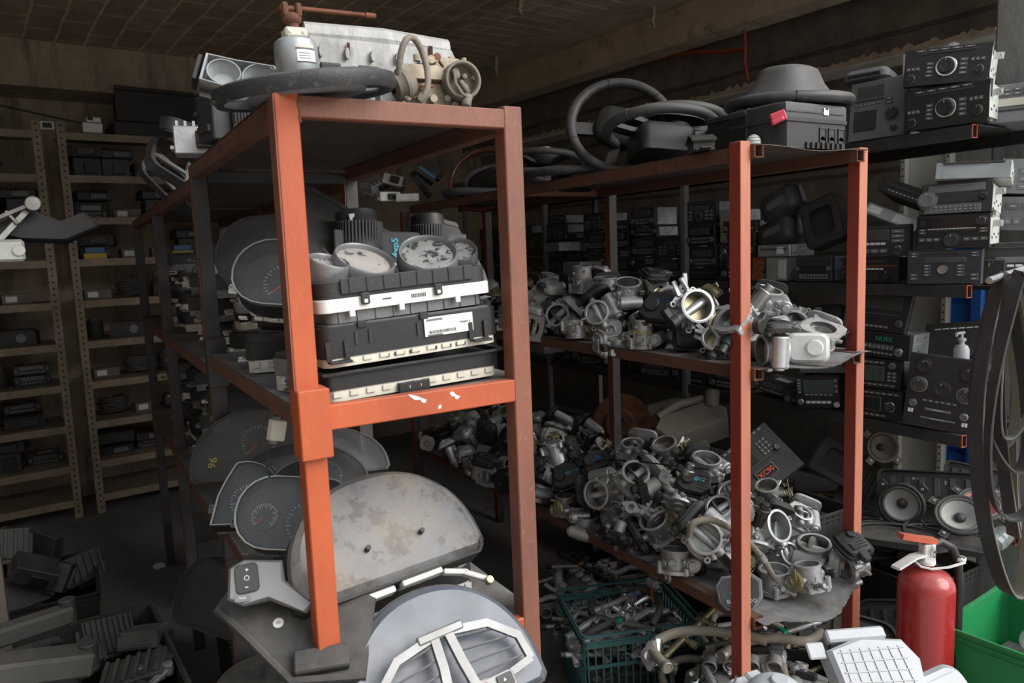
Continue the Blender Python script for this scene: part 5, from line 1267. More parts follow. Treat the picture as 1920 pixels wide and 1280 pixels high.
# ================================================================ lowest level of the radio rack: speakers, trays, tilted radios
Z3 = NZ[3]+.003
def speaker(label, r=.083, m=None, cone=None, square=False):
    t = thing('car_speaker', label, 'speaker', (0, 0, -5)); b = MB(m or M_BLKD)
    b.lathe([(r*.98, -.012), (r*1.02, -.006), (r*1.02, .004), (r*.95, .008), (r*.86, .006), (r*.86, -.004)], 48, close=False)
    for q in range(4):
        a = R(45+90*q); b.box((r*1.1*math.cos(a), r*1.1*math.sin(a), -.004), (.045, .03, .008), .002, rot=(0, 0, a)); 
    b.lathe([(r*.95, -.01), (r*.55, -.05), (r*.5, -.07), (0, -.07)], 30); b.obj('frame', t)
    b = MB(M_RUBBER); b.lathe([(r*.87, .002), (r*.82, .008), (r*.76, .008), (r*.70, .002)], 48); b.obj('surround', t, smooth=60)
    b = MB(cone or M_CONE); b.lathe([(r*.71, .003), (r*.30, -.020), (0, -.020)], 40); b.obj('cone', t, smooth=60)
    b = MB(M_CHAR); b.blob((0, 0, -.018), (r*.24, r*.24, .014), n=24, k=10); b.obj('dust_cap', t, smooth=80)
    b = MB(M_STEEL)
    for q in range(4): a = R(45+90*q); b.cyl((r*1.17*math.cos(a), r*1.17*math.sin(a), -.002), (r*1.17*math.cos(a), r*1.17*math.sin(a), .004), .006, n=6)
    b.obj('screws', t); b.obj if False else None
    return t
t = speaker('round car speaker with grey cone facing out, right of the rack post and above the extinguisher', .080); posed(t, 1690, 945, X=2.60, rot=(84, 0, -66))
t = speaker('oval-looking grey-cone speaker tipped upward, right of the round grey-cone speaker', .078, cone=M_CONE); posed(t, 1800, 965, X=2.55, rot=(38, -10, -50))
t = speaker('speaker with a dull red cone lying partly behind the tipped speaker', .075, cone=M_REDP); posed(t, 1838, 945, X=2.72, rot=(30, 0, -50))
t = speaker('dusty beige speaker hanging on its edge under the radio shelf, right of the rack post', .062, M_DUSTY, M_DUSTY); posed(t, 1655, 838, X=2.75, rot=(72, 0, -35))
t = speaker('small dusty speaker lying flat behind the red-brown rack, near the tilted radios', .062, M_BLKD); posed(t, 1465, 915, X=2.68, rot=(20, 0, -40))
xf = [('btns', .62, .5, .82, .8, 3, 4, M_BTN), ('knob', .86, .5, .012, M_BLK, M_BTN), ('disp', .3, .16, .62, .38, M_BLKG), ('panel', .1, .5, .5, .9, M_BLK), ('btns', .1, .92, .9, .97, 8, 1, M_BTN), ('knob', .08, .8, .011, M_BTN, M_BLK), ('slot', .3, .8, .45)]
t = radio('black car radio tilted diagonally with orange writing in a silver frame, behind the front post', .25, .23, .08, M_CHAR, M_BLK, xf, cw=.7, ch_=.7)
b = MB(M_SILVER); shell(b, rrect(.088, .044, .004), 0, .003, .90); o = b.obj('silver_frame', t); o.matrix_local = T(-.01, -.004, .062) @ RX(90)
text('XC90', .030, M_PENO, T(-.01, -.0052, .062) @ RX(90), t, bold=.0006); face_camera_side(t, at(1462, 905, X=2.32), roll=33, up=.35)
t = radio('black double-height radio lying back with yellow writing, between the rack posts', .22, .16, .09, M_BLK, M_BLKD, [('panel', .2, .5, .75, .8, M_BLKG), ('panel', .1, .1, .5, .4, M_BLKG), ('panel', .1, .4, .5, .42, M_GALVW), ('panel', .5, .1, .51, .42, M_GALVW), ('knob', .7, .22, .013, M_BTN, M_BTN), ('btns', .8, .3, .95, .85, 2, 5, M_BTN), ('btns', .04, .3, .15, .85, 2, 5, M_BTN)])
text('XC 90', .022, M_PENY, T(.02, -.003, .142) @ RX(90), t); face_camera_side(t, at(1548, 985, X=2.60), roll=-8, up=.75)
t = bezel('black radio surround with an empty opening, standing behind the yellow-written radio', .2, .16, .06, m=M_BLKD); posed(t, 1575, 870, X=2.72, rot=(66, 24, -70)); 
TR = [('black oval plastic tray lying under the speakers', 1690, 1010, 2.48, (0, 0, -60), .30, .20), ('black ridged tray lying behind the extinguisher handle', 1780, 1015, 2.62, (6, 4, -55), .30, .18), ('black curved cover leaning left of the round speaker', 1640, 1000, 2.70, (30, 20, -70), .2, .16)]
for lab, px, py, X, rot, w, d in TR:
    b = MB(M_BLKD); b.prism(rrect(w, d, .07), 0, .012); shell(b, rrect(w, d, .07), .012, .022, .94); b.m(M_CHAR); b.tube([(w*.5*math.cos(a)*.98, d*.5*math.sin(a)*.9, .02) for a in [PI*i/20 for i in range(2, 19)]], .004, 6)
    o = b.obj('plastic_tray'); tag(o, lab, 'car part'); p = at(px, py, X=X); o.location = (p.x, p.y, p.z); o.rotation_euler = tuple(R(a) for a in rot)
b = MB(M_GLASS); b.lathe([(0, 0), (.03, .002), (.034, .02), (.034, .07), (.028, .08), (.026, .08)], 24, RY(75)); b.m(M_TEAL); b.lathe([(.0345, .02), (.0345, .03)], 24, RY(75))
o = b.obj('plastic_cup'); tag(o, 'clear plastic cup with a teal band lying beside the hanging belts', 'cup'); posed(o, 1862, 1020, X=2.62)
# dash trays and long panels above the speakers
for lab, px, py, X, rot, w, h, m in (('black handwritten dash tray behind the round speaker', 1745, 915, 2.72, (60, -4, -62), .36, .12, M_BLK), ('black grille panel leaning left of the dusty beige speaker', 1610, 905, 2.75, (70, 20, -68), .12, .22, M_BLKD), ('dark console trim leaning on the wall above the tipped speaker', 1830, 905, 2.85, (62, 8, -60), .22, .12, M_CHAR)):
    t = thing('console_trim', lab, 'car part', (0, 0, 0)); b = MB(m); b.prism(rrect(w, h, .02), 0, .012, ch=.004); shell(b, rrect(w, h, .02), .0, .03, .92); b.obj('frame', t)
    b = MB(M_CHAR)
    for q in range(6): b.box((-w*.36+q*w*.14, 0, .016), (w*.05, h*.6, .006), .001)
    b.obj('rib_panel', t)
    if 'handwritten' in lab: text('M A.11', .014, M_PRINT, T(-.04, .03, .0135), t); text('S', .018, M_PRINT, T(.05, .02, .0135), t)
    posed(t, px, py, X=X, rot=rot)
# things behind the heap: brake discs, beige box, sack
def disc(label, r=.13):
    t = thing('brake_disc', label, 'brake disc', (0, 0, -5)); b = MB(M_RUST); b.plate(r, r*.5, 0, .008, 48); b.plate(r, r*.5, .014, .022, 48)
    for q in range(24): a = 2*PI*q/24; b.bar((r*.55*math.cos(a), r*.55*math.sin(a), .011), (r*.97*math.cos(a), r*.97*math.sin(a), .011), .004, .007, ch=0)
    b.obj('friction_ring', t); b = MB(M_RUST); b.lathe([(r*.52, .010), (r*.52, .04), (r*.48, .045), (r*.22, .045), (r*.22, .041)], 36)
    for q in range(5): a = 2*PI*q/5; b.cyl((r*.34*math.cos(a), r*.34*math.sin(a), .044), (r*.34*math.cos(a), r*.34*math.sin(a), .047), .008, n=10)
    b.obj('hat', t); return t
t = disc('rusty brown brake disc standing upright behind the lower heap, left of the grey post', .155); posed(t, 1168, 795, X=2.35, rot=(80, 0, -62))
t = disc('second dark rusty brake disc leaning right of the first one behind the lower heap', .13); posed(t, 1235, 812, X=2.45, rot=(66, 10, -50))
t = thing('storage_box', 'beige dusty plastic housing lying behind the lower heap, left of the tilted orange-written radio', 'car part', (0, 0, 0))
b = MB(M_DUSTY); b.prism([(-.16, -.08), (.14, -.08), (.18, .0), (.14, .09), (-.12, .09), (-.18, .02)], 0, .11, ch=.012); b.obj('housing', t, smooth=30)
b = MB(M_DUSTY); b.ring((.13, .05, .09), (.17, .10, .14), .034, .026, 22); b.tube([(-.12, .1, .10), (0, .12, .115), (.12, .11, .11)], .02, 10); b.obj('inlet_pipe', t)
posed(t, 1300, 820, X=2.42, rot=(18, -14, -18)); 
t = thing('air_duct', 'long dusty grey duct lying across behind the brake discs', 'car part', (0, 0, 0)); b = MB(M_DUSTY); b.tube([(-.22, 0, 0), (-.1, .02, .03), (.05, .0, .04), (.2, -.02, .01)], .045, 14); b.obj('duct', t)
b = MB(M_DUSTY); b.ring((.2, -.02, .01), (.235, -.025, .0), .052, .043, 24); b.obj('mouth', t); posed(t, 1300, 775, X=2.62, rot=(0, 0, -40))
# ================================================================ fire extinguisher
t = thing('fire_extinguisher', 'red fire extinguisher with white handle and orange lever standing beside the green crate', 'fire extinguisher', (0, 0, 0))
er = .079; eh = .50
b = MB(M_RED); b.lathe([(0, .0), (er*.92, .0), (er, .012), (er, eh-.055), (er*.96, eh-.035), (er*.80, eh-.014), (er*.5, eh-.001), (er*.24, eh+.006), (er*.24, eh+.024), (0, eh+.024)], 48); b.obj('cylinder', t, smooth=50)
b = MB(M_WHITE); b.cyl((0, 0, eh+.018), (0, 0, eh+.03), .024, n=24); b.box((0, 0, eh+.055), (.036, .034, .055), .003); b.m(M_RUST); b.cyl((.013, -.0175, eh+.06), (.013, -.019, eh+.06), .003, n=8); b.cyl((.012, -.0175, eh+.045), (.012, -.019, eh+.045), .003, n=8); b.obj('valve_head', t)
b = MB(M_WHITE); b.tube([(0, 0, eh+.050), (-.05, -.015, eh+.048), (-.115, -.035, eh+.026)], .01, flat=(.030, .007), up=(0, 0, 1)); b.tube([(0, .012, eh+.042), (-.05, -.001, eh+.038), (-.112, -.022, eh+.018)], .01, flat=(.026, .004), up=(0, 0, 1)); b.obj('carry_handle', t)
b = MB(M_ORHANDLE); b.tube([(.022, 0, eh+.088), (-.03, -.008, eh+.100), (-.095, -.02, eh+.118)], .01, flat=(.026, .016), up=(0, 0, 1)); b.obj('squeeze_lever', t)
b = MB(M_WHITE); b.tube([(-.04, 0, eh+.030), (-.03, -.02, eh+.018), (0, -.028, eh+.012), (.05, -.03, eh+.016), (.11, -.01, eh+.018), (.115, .01, eh+.022)], .01, flat=(.008, .004), up=(0, 0, 1)); b.ring((.112, .012, eh+.016), (.112, .012, eh+.026), .016, .011, 16); b.obj('hose_strap', t)
b = MB(M_BLK); b.tube([(.02, .01, eh+.07), (.05, .015, eh+.078), (.088, .018, eh+.055), (.108, .016, eh+.01), (.112, .014, eh-.08), (.110, .012, eh-.2), (.108, .01, .10)], .0125, 12); b.obj('hose', t, smooth=60)
b = MB(M_STEEL); b.tube([(.006+.008*math.cos(a), -.021, eh+.06+.014*math.sin(a)) for a in [2*PI*i/14 for i in range(14)]], .0012, 5, closed=True); b.tube([(-.0, -.02, eh+.085), (.004, -.022, eh+.07), (.006, -.022, eh+.05)], .001, 5); b.obj('safety_pin', t)
p = at(1735, 1150, Y=1.24); t.location = (p.x, 1.24, 0.10); t.rotation_euler = (0, 0, R(-28)); EXT = t
# ================================================================ hanging belts at the right edge
BELTS = []
def belt(label, cx, top, bot, width, X, seed, w=.022, tw=0):
    rnd = random.Random(seed); t = thing('drive_belt', label, 'belt', (0, 0, 0), group='drive belts hanging at the right edge')
    a, c = at(cx, top, X=X), at(cx+rnd.uniform(-8, 8), bot, X=X); half = (at(cx-width/2, (top+bot)/2, X=X)-at(cx+width/2, (top+bot)/2, X=X)).length/2
    ax = _r.copy(); ax.z = 0; ax.normalize(); nrm = Vector((-ax.y, ax.x, 0)); pts = []
    n = 56
    for i in range(n):
        th = 2*PI*i/n; s = math.sin(th); cc = math.cos(th); v = (cc+1)/2     # v=1 at the top
        wd = half*(math.copysign(abs(s)**.8, s))*(.35+.65*(1-v)**.5+.25*math.sin(PI*v)) 
        pts.append(Vector((c.x+(a.x-c.x)*v, c.y+(a.y-c.y)*v, c.z+(a.z-c.z)*v)) + ax*(wd+.012*math.sin(th*2+seed)) + nrm*(.02*math.sin(th+seed)+tw*s))
    def sweep(off, w_, h_, m, nm):
        b = MB(m); vs = []; k = len(pts)
        cen = sum(pts, Vector())/k
        for i, p in enumerate(pts):
            tg = (pts[(i+1) % k]-pts[i-1]).normalized(); wn = (nrm + ax*.25*math.sin(2*PI*i/k*1.0+seed)).normalized(); wn = (wn-tg*tg.dot(wn)).normalized(); hn = tg.cross(wn)
            if hn.dot(p-cen) < 0: hn = -hn
            for a_, b_ in ((-1, -1), (1, -1), (1, 1), (-1, 1)): vs.append(p+wn*a_*w_/2+hn*(b_*h_/2+off))
        fs = [(i*4+j, i*4+(j+1) % 4, ((i+1) % k)*4+(j+1) % 4, ((i+1) % k)*4+j) for i in range(k) for j in range(4)]
        b.add(vs, fs); return b.obj(nm, t, smooth=60)
    w *= 1.65
    sweep(.001, w, .003, M_BELT, 'belt_back'); sweep(-.0018, w*.96, .0024, M_BELTIN if seed % 2 else M_RUBBER, 'belt_ribs'); BELTS.append(t); return t
belt('long black ribbed drive belt hanging lowest at the right edge, looping beside the green crate', 1893, 515, 1110, 115, 2.02, 1, .030)
belt('narrow black drive belt hanging just inside the lowest loop', 1880, 512, 880, 80, 2.05, 2, .026)
belt('drive belt with pale ribbed edge, leftmost of the hanging loops', 1868, 540, 840, 60, 2.10, 3, .020)
belt('short drive belt loop with pale edge at the frame border, ending beside the console panel', 1905, 520, 825, 90, 2.00, 5, .020)
belt('medium drive belt loop crossing in front of the others at the frame border', 1915, 510, 975, 110, 1.96, 4, .026)
belt('drive belt twisted behind the medium loop', 1895, 530, 1000, 70, 2.14, 7, .024, .03)
p = at(1895, 522, X=2.02)
b = MB(M_STEEL); b.cyl((p.x-.10, p.y-.0, p.z+.0), (p.x+.62, p.y+.2, p.z+.02), .009, n=10); o = b.obj('hook_rail'); tag(o, 'dark steel bar from the pier carrying the hanging belts', 'bar')
# ================================================================ crates
def crate(label, w, d, h, m, wall=.004, rim=.018, open_grid=False, slant=.04, rot=0, lip=True):
    t = thing('plastic_crate', label, 'crate', (0, 0, 0)); b = MB(m); o_ = rrect(w, d, .02); k0 = 1-slant
    def wall_(z0, z1, ka, kb, th=.975):
        n = len(o_); vs = [(x*ka, y*ka, z0) for x, y in o_]+[(x*kb, y*kb, z1) for x, y in o_]+[(x*ka*th, y*ka*th, z0) for x, y in o_]+[(x*kb*th, y*kb*th, z1) for x, y in o_]; fs = []
        for i in range(n): j = (i+1) % n; fs += [(i, j, n+j, n+i), (2*n+j, 2*n+i, 3*n+i, 3*n+j), (n+i, n+j, 3*n+j, 3*n+i), (j, i, 2*n+i, 2*n+j)]
        b.add(vs, fs)
    b.prism([(x*k0, y*k0) for x, y in o_], 0, .004)
    if open_grid:
        zs = [0, .02, h*.33, h*.33+.012, h*.62, h*.62+.012, h-.045, h-.03]
        for i in range(0, len(zs), 2): ka, kb = k0+(1-k0)*zs[i]/h, k0+(1-k0)*zs[i+1]/h; wall_(zs[i], zs[i+1], ka, kb)
        for sx, L, D in ((0, w, d), (1, d, w)):
            nn = int(L/.028)
            for q in range(nn+1):
                u = -L/2+.012+(L-.024)*q/nn
                for s in (-1, 1):
                    p0 = (u*k0, s*D/2*k0*.985, 0) if sx == 0 else (s*D/2*k0*.985, u*k0, 0); p1 = (u, s*D/2*.985, h-.02) if sx == 0 else (s*D/2*.985, u, h-.02)
                    b.bar(p0, p1, .005, .005, ch=0)
    else:
        wall_(0, h, k0, 1)
        for q in range(0, 12): 
            for s in (-1, 1): b.bar((-w/2*.9+w*.9*q/11*1.0, s*d/2*.995*(1), h-.05), (-w/2*.9+w*.9*q/11, s*d/2*1.005, h-.01), .003, .006, ch=0)
    b.obj('body', t, smooth=30)
    b = MB(m); save = b
    def rimring(z, k, hh):
        n = len(o_); shell(b, scl(o_, k), z, z+hh, .965)
    rimring(h-.006, 1.03, .008); rimring(h-.026, 1.02, .004)
    if lip: rimring(h-.045, 1.012, .004)
    b.obj('rim', t, smooth=30); return t
t = crate('bright green plastic crate holding glass bulbs, at the lower right corner', .42, .56, .34, M_GREEN, slant=.05); GC = t
p = at(1785, 1165, Z=.40); t.location = (2.455, .975, 0.06); t.rotation_euler = (0, 0, R(5))
b = MB(M_RUBBER); b.box((0, 0, .028), (.36, .48, .056), .005); o = b.obj('rubber_pallet'); tag(o, 'low black block under the green crate', 'block'); o.location = (t.location.x, t.location.y, 0); o.rotation_euler = t.rotation_euler
t = crate('teal slatted plastic crate full of fuel rails under the red-brown rack', .42, .36, .32, M_TEAL, open_grid=True)
TC = at(1055, 1290, Z=.02); TCL = (1.62, 2.02, .0)
t.location = (1.61, 2.02, 0); t.rotation_euler = (0, 0, R(-20))
t = crate('black plastic crate full of shiny metal castings in front of the teal crate', .50, .30, .24, M_BLK, slant=.06); t.location = (1.74, 1.56, 0); t.rotation_euler = (0, 0, R(-38))
# glass bulbs in the green crate
def bulb(label, s=1.0):
    t = thing('glass_bulb', label, 'bulb', (0, 0, -5)); b = MB(M_GLASS); b.lathe([(.012, 0), (.014, .01), (.024, .025), (.030, .045), (.024, .066), (.010, .076), (0, .078)], 24); b.obj('glass', t, smooth=70)
    b = MB(M_CHROME); b.lathe([(0, -.022), (.010, -.02), (.013, -.012), (.013, .004), (0, .006)], 18); b.obj('cap', t); return t
gl = GC.location; 
for i, (dx, dy, rot, lab) in enumerate(((-.10, .06, (90, 0, 30), 'clear glass bulb lying leftmost in the green crate'), (-.04, .02, (60, 20, -40), 'clear glass bulb pointing up in the green crate'), (.0, .10, (80, 10, 120), 'clear glass bulb at the back of the green crate'))):
    t = bulb(lab); c = Vector((dx, dy, 0)); c.rotate(Euler((0, 0, R(5)))); t.location = (gl.x+c.x, gl.y+c.y, .285+.012*i); t.rotation_euler = tuple(R(a) for a in rot); t.scale = (1.25,)*3
b = MB(M_GREY); b.prism(rrect(.2, .12, .02), 0, .05, ch=.01); b.m(M_BLK); b.box((.03, .0, .056), (.09, .05, .012), .003); o = b.obj('lamp_housing'); tag(o, 'grey lamp housing lying beside the bulbs in the green crate', 'car part'); c = Vector((.06, -.08, 0)); c.rotate(Euler((0, 0, R(5)))); o.location = (gl.x+c.x, gl.y+c.y, .245); o.rotation_euler = (R(8), R(-6), R(-50))
b = MB(M_RUBBER); b.box((0, 0, .08), (.37, .49, .16), .004); o = b.obj('packing_block'); tag(o, 'dark packed filling inside the green crate under the bulbs', 'filling'); o.location = (gl.x, gl.y, .068); o.rotation_euler = (0, 0, R(5))
# ================================================================ white tanks at the bottom edge
t = thing('washer_tank', 'large white translucent washer tank with waffle ribs and spout, in front of the extinguisher', 'car part', (0, 0, 0))
b = MB(M_TANK)
b.prism([(-.11, -.09), (.10, -.11), (.13, .03), (.10, .085), (-.02, .10), (-.12, .07)], 0, .07, ch=.012)
for q in range(7): b.bar((-.088+.029*q, -.078, .0705), (-.085+.027*q, .066, .0705), .003, .004, ch=0)
for q in range(6): b.bar((-.095, -.072+.026*q, .0705), (.092, -.084+.029*q, .0705), .003, .004, ch=0)
b.box((-.02, .11, .045), (.17, .035, .03), .006); b.box((-.145, .075, .05), (.05, .045, .010), .004)
b.obj('tank_body', t)
b = MB(M_TANK); b.prism(rrect(.19, .105, .045), 0, .075, T(.16, -.045, -.035) @ RZ(16), ch=.018); b.prism(rrect(.13, .03, .014), .075, .082, T(.17, -.035, -.035) @ RZ(16)); b.obj('side_chamber', t)
b = MB(M_TANK); b.tube([(-.09, -.07, .035), (-.14, -.075, .04), (-.175, -.10, .035), (-.18, -.15, .02), (-.18, -.20, .0)], .022, 16); b.ring((-.18, -.20, .002), (-.18, -.212, -.004), .028, .02, 22); b.obj('spout', t, smooth=60)
b = MB(M_INK)
for q in ((-.15, .078), (.085, -.075)): b.cyl((q[0], q[1], .052 if q[0] < 0 else .0705), (q[0], q[1], .0562 if q[0] < 0 else .0715), .006, n=12, ch=0)
b.obj('screw_hole', t) if False else None
text('JRT A3', .030, M_PENB, T(.175, -.108, -.003) @ RZ(16) @ RX(64), t, bold=.0008)
posed(t, 1632, 1276, Y=1.02, rot=(42, 0, -26), scale=.86); 
t2 = thing('washer_tank', 'rounded white tank dome at the bottom edge, left of the waffle-ribbed tank', 'car part', (0, 0, 0)); b = MB(M_TANK); b.blob((0, 0, 0), (.075, .07, .055), n=32, k=16); b.obj('tank_body', t2, smooth=80)
b = MB(M_TANK); b.cyl((.0, .0, .04), (.0, 0, .062), .02, n=20); b.obj('filler_neck', t2); posed(t2, 1455, 1315, Y=1.08, rot=(10, 0, 0))
t3 = thing('washer_tank', 'small white bracketed tank at the foot of the front post, at the bottom edge', 'car part', (0, 0, 0)); b = MB(M_TANK); b.box((0, 0, 0), (.06, .05, .03), .006); b.box((.035, .01, .008), (.04, .03, .028), .005); b.obj('tank_body', t3)
b = MB(M_TANK); b.prism([(-.008, 0), (.008, 0), (0, .035)], -.003, .003, T(-.03, 0, .012) @ RX(90)); b.obj('fin', t3); posed(t3, 1395, 1290, Y=1.15, rot=(14, 0, -8))
# ================================================================ on top of the left rack
LT = LZ[0]+.002
# engine casting: long whitish cover with carburettor, upright motor, hose loop
t = thing('engine_manifold', 'long whitish aluminium engine manifold lying across the top of the orange rack', 'car part', (0, 0, 0))
b = MB(M_ALUW); b.prism([(-.20, -.035), (.19, -.035), (.20, .0), (.18, .035), (-.20, .04)], .045, .085, ch=.008); b.tube([(-.2, -.02, .088), (0, -.022, .09), (.18, -.02, .086)], .012, 8); b.box((0, .0, .03), (.38, .05, .03), .004)
for q in range(4): b.ring((-.15+q*.095, -.04, .026), (-.15+q*.095, -.07, .026), .022, .017, 20)
for q in range(6): b.cyl((-.17+q*.065, -.036, .07), (-.17+q*.065, -.046, .07), .006, n=8)
b.obj('casting', t)
for q in range(4): b = MB(M_BLK); b.box((-.15+q*.095, -.045, .052), (.05, .012, .014), .002); b.obj('injector_plug', t); b = MB(M_RUST); b.box((-.10, -.040, .075), (.006, .004, .012), 0); b.box((.12, -.037, .082), (.01, .003, .01), 0); b.obj('rust_clip', t)
t.location = (.575, 1.47, LT+.0); t.rotation_euler = (R(2), 0, R(-1)); t.scale = (.78, 1, 1.85)
t = thing('windscreen_motor', 'grey upright electric motor with a paper label and rusty linkage arm on top', 'car part', (0, 0, 0))
b = MB(M_GALV); b.lathe([(.036, 0), (.039, .004), (.0385, .07), (.036, .082), (.028, .088), (0, .088)], 32); b.cyl((.022, -.031, .014), (.023, -.040, .014), .0045, n=10); b.obj('housing', t, smooth=40)
b = MB(M_LABEL); P = []
for i in range(9):
    a = R(-104+i*6.5); P.append([(.0395*math.cos(a), .0395*math.sin(a), z) for z in (.036, .060)])
b.grid(P); b.m(M_CREAM); P = [[(.0395*math.cos(R(-106+i*6.5)), .0395*math.sin(R(-106+i*6.5)), z) for z in (.063, .069)] for i in range(9)]; b.grid(P)
b.m(M_INK)
for z in (.0355, .0605): b.grid([[(.0397*math.cos(R(-106+i*7)), .0397*math.sin(R(-106+i*7)), zz) for zz in (z-.001, z+.001)] for i in range(9)])
for z in (.052, .047, .042): b.grid([[(.0397*math.cos(R(-98+i*5)), .0397*math.sin(R(-98+i*5)), zz) for zz in (z-.0006, z+.0006)] for i in range(7)])
b.obj('label', t, smooth=0)
b = MB(M_CREAM); b.box((0, -.004, .098), (.040, .034, .020), .004); b.cyl((-.012, -.021, .098), (-.012, -.023, .098), .003, n=8); b.cyl((.012, -.021, .098), (.012, -.023, .098), .003, n=8); b.obj('terminal_block', t)
b = MB(M_RUST); b.cyl((0, 0, .10), (0, 0, .125), .011, n=12); b.blob((0, 0, .128), (.018, .016, .014)); b.box((-.012, 0, .145), (.01, .022, .026), .002); b.box((.012, 0, .145), (.01, .022, .026), .002); b.cyl((-.02, 0, .148), (.02, 0, .148), .006, n=10)
b.bar((.01, 0, .150), (.135, -.012, .142), .009, .008); b.cyl((.135, -.012, .142), (.155, -.013, .141), .0055, n=10); b.obj('linkage_arm', t)
posed(t, 561, 142, Y=1.30, rot=(0, -3, 0)); t.location.z = LT+.036; t.scale = (.93, .93, .82)
b = MB(M_BLK); b.box((0, 0, .018), (.07, .06, .034), .003); o = b.obj('mounting_block'); tag(o, 'dark block under the upright motor', 'block'); o.location = (t.location.x, t.location.y+.015, LT)
t = thing('trim_ring', 'worn black plastic ring lying flat on the orange rack, overhanging its left side', 'car part', (0, 0, 0))
b = MB(M_LEATHER); Rr = .142; b.tube([(Rr*math.cos(a), Rr*math.sin(a), .004*math.sin(2*a)) for a in [2*PI*i/64 for i in range(64)]], .01, closed=True, flat=(.022, .012) , up=(0, 0, 1)) if False else b.lathe([(Rr-.010, -.011), (Rr+.002, -.014), (Rr+.008, -.004), (Rr+.006, .010), (Rr-.004, .014), (Rr-.012, .004)], 72, close=True); b.obj('rim', t, smooth=60)
b = MB(M_GREY); b.lathe([(.10, -.006), (.095, -.012), (.05, -.012), (0, -.012)], 48); b.bar((-.15, 0, -.006), (.15, .01, -.006), .012, .006); b.obj('inner_plate', t, smooth=60)
posed(t, 574, 172, Y=1.27, rot=(3, -8, 0)); t.location.z = LT+.020
t = thing('headlamp', 'grey headlamp shell with two round reflectors hanging over the left edge of the orange rack', 'car part', (0, 0, 0))
b = MB(M_LAMP)
for cx, cy, r in ((-.055, 0, .042), (.045, .01, .05)):
    b.lathe([(r, .03), (r+.003, .03), (r+.003, .024), (r*.6, -.01), (r*.3, -.024), (0, -.026)], 36, T(cx, cy, 0)); 
b.obj('reflector', t, smooth=60)
b = MB(M_LAMP); b.prism([(-.11, -.05), (.09, -.055), (.105, .02), (.07, .065), (-.03, .05), (-.11, .045)], -.035, -.008, ch=.002); shell(b, [(-.11, -.05), (.09, -.055), (.105, .02), (.07, .065), (-.03, .05), (-.11, .045)], -.01, .034, .95); b.obj('housing', t)
b = MB(M_BLK); b.box((-.125, -.0, .0), (.012, .09, .05), .002); 
for q in range(3): b.box((-.13, -.03+q*.03, .0), (.004, .02, .04), 0)
b.obj('side_grille', t)
posed(t, 458, 158, Y=1.40, rot=(60, 14, -14), scale=.62); 
t = thing('vacuum_can', 'dusty tan vacuum canister with a looped hose beside the carburettor', 'car part', (0, 0, 0))
b = MB(M_DUSTY); b.lathe([(.010, -.022), (.021, -.018), (.025, -.004), (.027, -.003), (.027, .003), (.025, .004), (.020, .018), (.008, .022), (0, .022)], 32, RY(72)); b.obj('canister', t, smooth=50)
b = MB(M_HOSE); b.tube([(.014+.027*math.cos(a), -.014+.006*math.sin(a*2), .024+.056*math.sin(a)) for a in [R(250-20*i*.95) for i in range(18)]], .0058, 10); b.obj('hose', t, smooth=60)
b = MB(M_RUST); b.cyl((.02, 0, 0), (.06, .006, .004), .003, n=8); b.obj('rod', t)
posed(t, 757, 160, Y=1.27)
t = thing('carburettor', 'whitish carburettor with round brass-coloured throat at the right end of the rack top', 'car part', (0, 0, 0))
b = MB(M_CREAMTAN); b.box((-.01, .02, .03), (.10, .055, .06), .006); b.box((.0, .02, .082), (.07, .05, .045), .006); b.prism([(-.085, -.02), (-.01, -.02), (-.01, .02), (-.055, .02)], .06, .085, ch=.003)
rnd = random.Random(5)
for q in range(14): x, z = rnd.uniform(-.055, .055), rnd.uniform(.004, .1); b.cyl((x, -.005, z), (x, -.016-rnd.random()*.01, z), rnd.uniform(.004, .008), n=10)
for q in range(5): x = rnd.uniform(-.05, .05); b.cyl((x, .02, .1), (x, .02, .112), .005, n=8)
b.obj('body', t)
b = MB(M_DUSTY); b.ring((.022, -.008, .058), (.022, -.040, .058), .035, .029, 32); b.lathe([(.029, 0), (0, 0)], 28, T(.022, -.018, .058) @ RX(90)); b.tube([(.004, -.040, .072), (.004, -.044, .05), (.014, -.046, .032), (.03, -.044, .024)], .003, 6); b.cyl((.012, -.018, .066), (.012, -.034, .066), .006, n=12); b.cyl((.028, -.018, .066), (.028, -.032, .066), .005, n=12); b.bar((.018, -.030, .058), (.034, -.030, .036), .009, .009); b.cyl((.03, -.035, .03), (.022, -.045, .008), .009, n=14); b.obj('throat', t, smooth=50)
b = MB(M_RUST); b.bar((-.02, -.016, .10), (-.008, -.018, .082), .010, .004); b.cyl((-.02, -.014, .1), (-.02, -.022, .1), .007, n=12); b.obj('rusty_lever', t); b = MB(M_RUST); b.cyl((-.045, -.01, .03), (-.10, -.02, .02), .003, n=8); b.obj('rusty_rod', t)
b = MB(M_BRASSY); b.cyl((-.055, -.01, .045), (-.035, -.01, .052), .007, n=12); b.obj('brass_fitting', t)
posed(t, 836, 186, Y=1.30, rot=(0, 0, -6)); t.location.z = LT
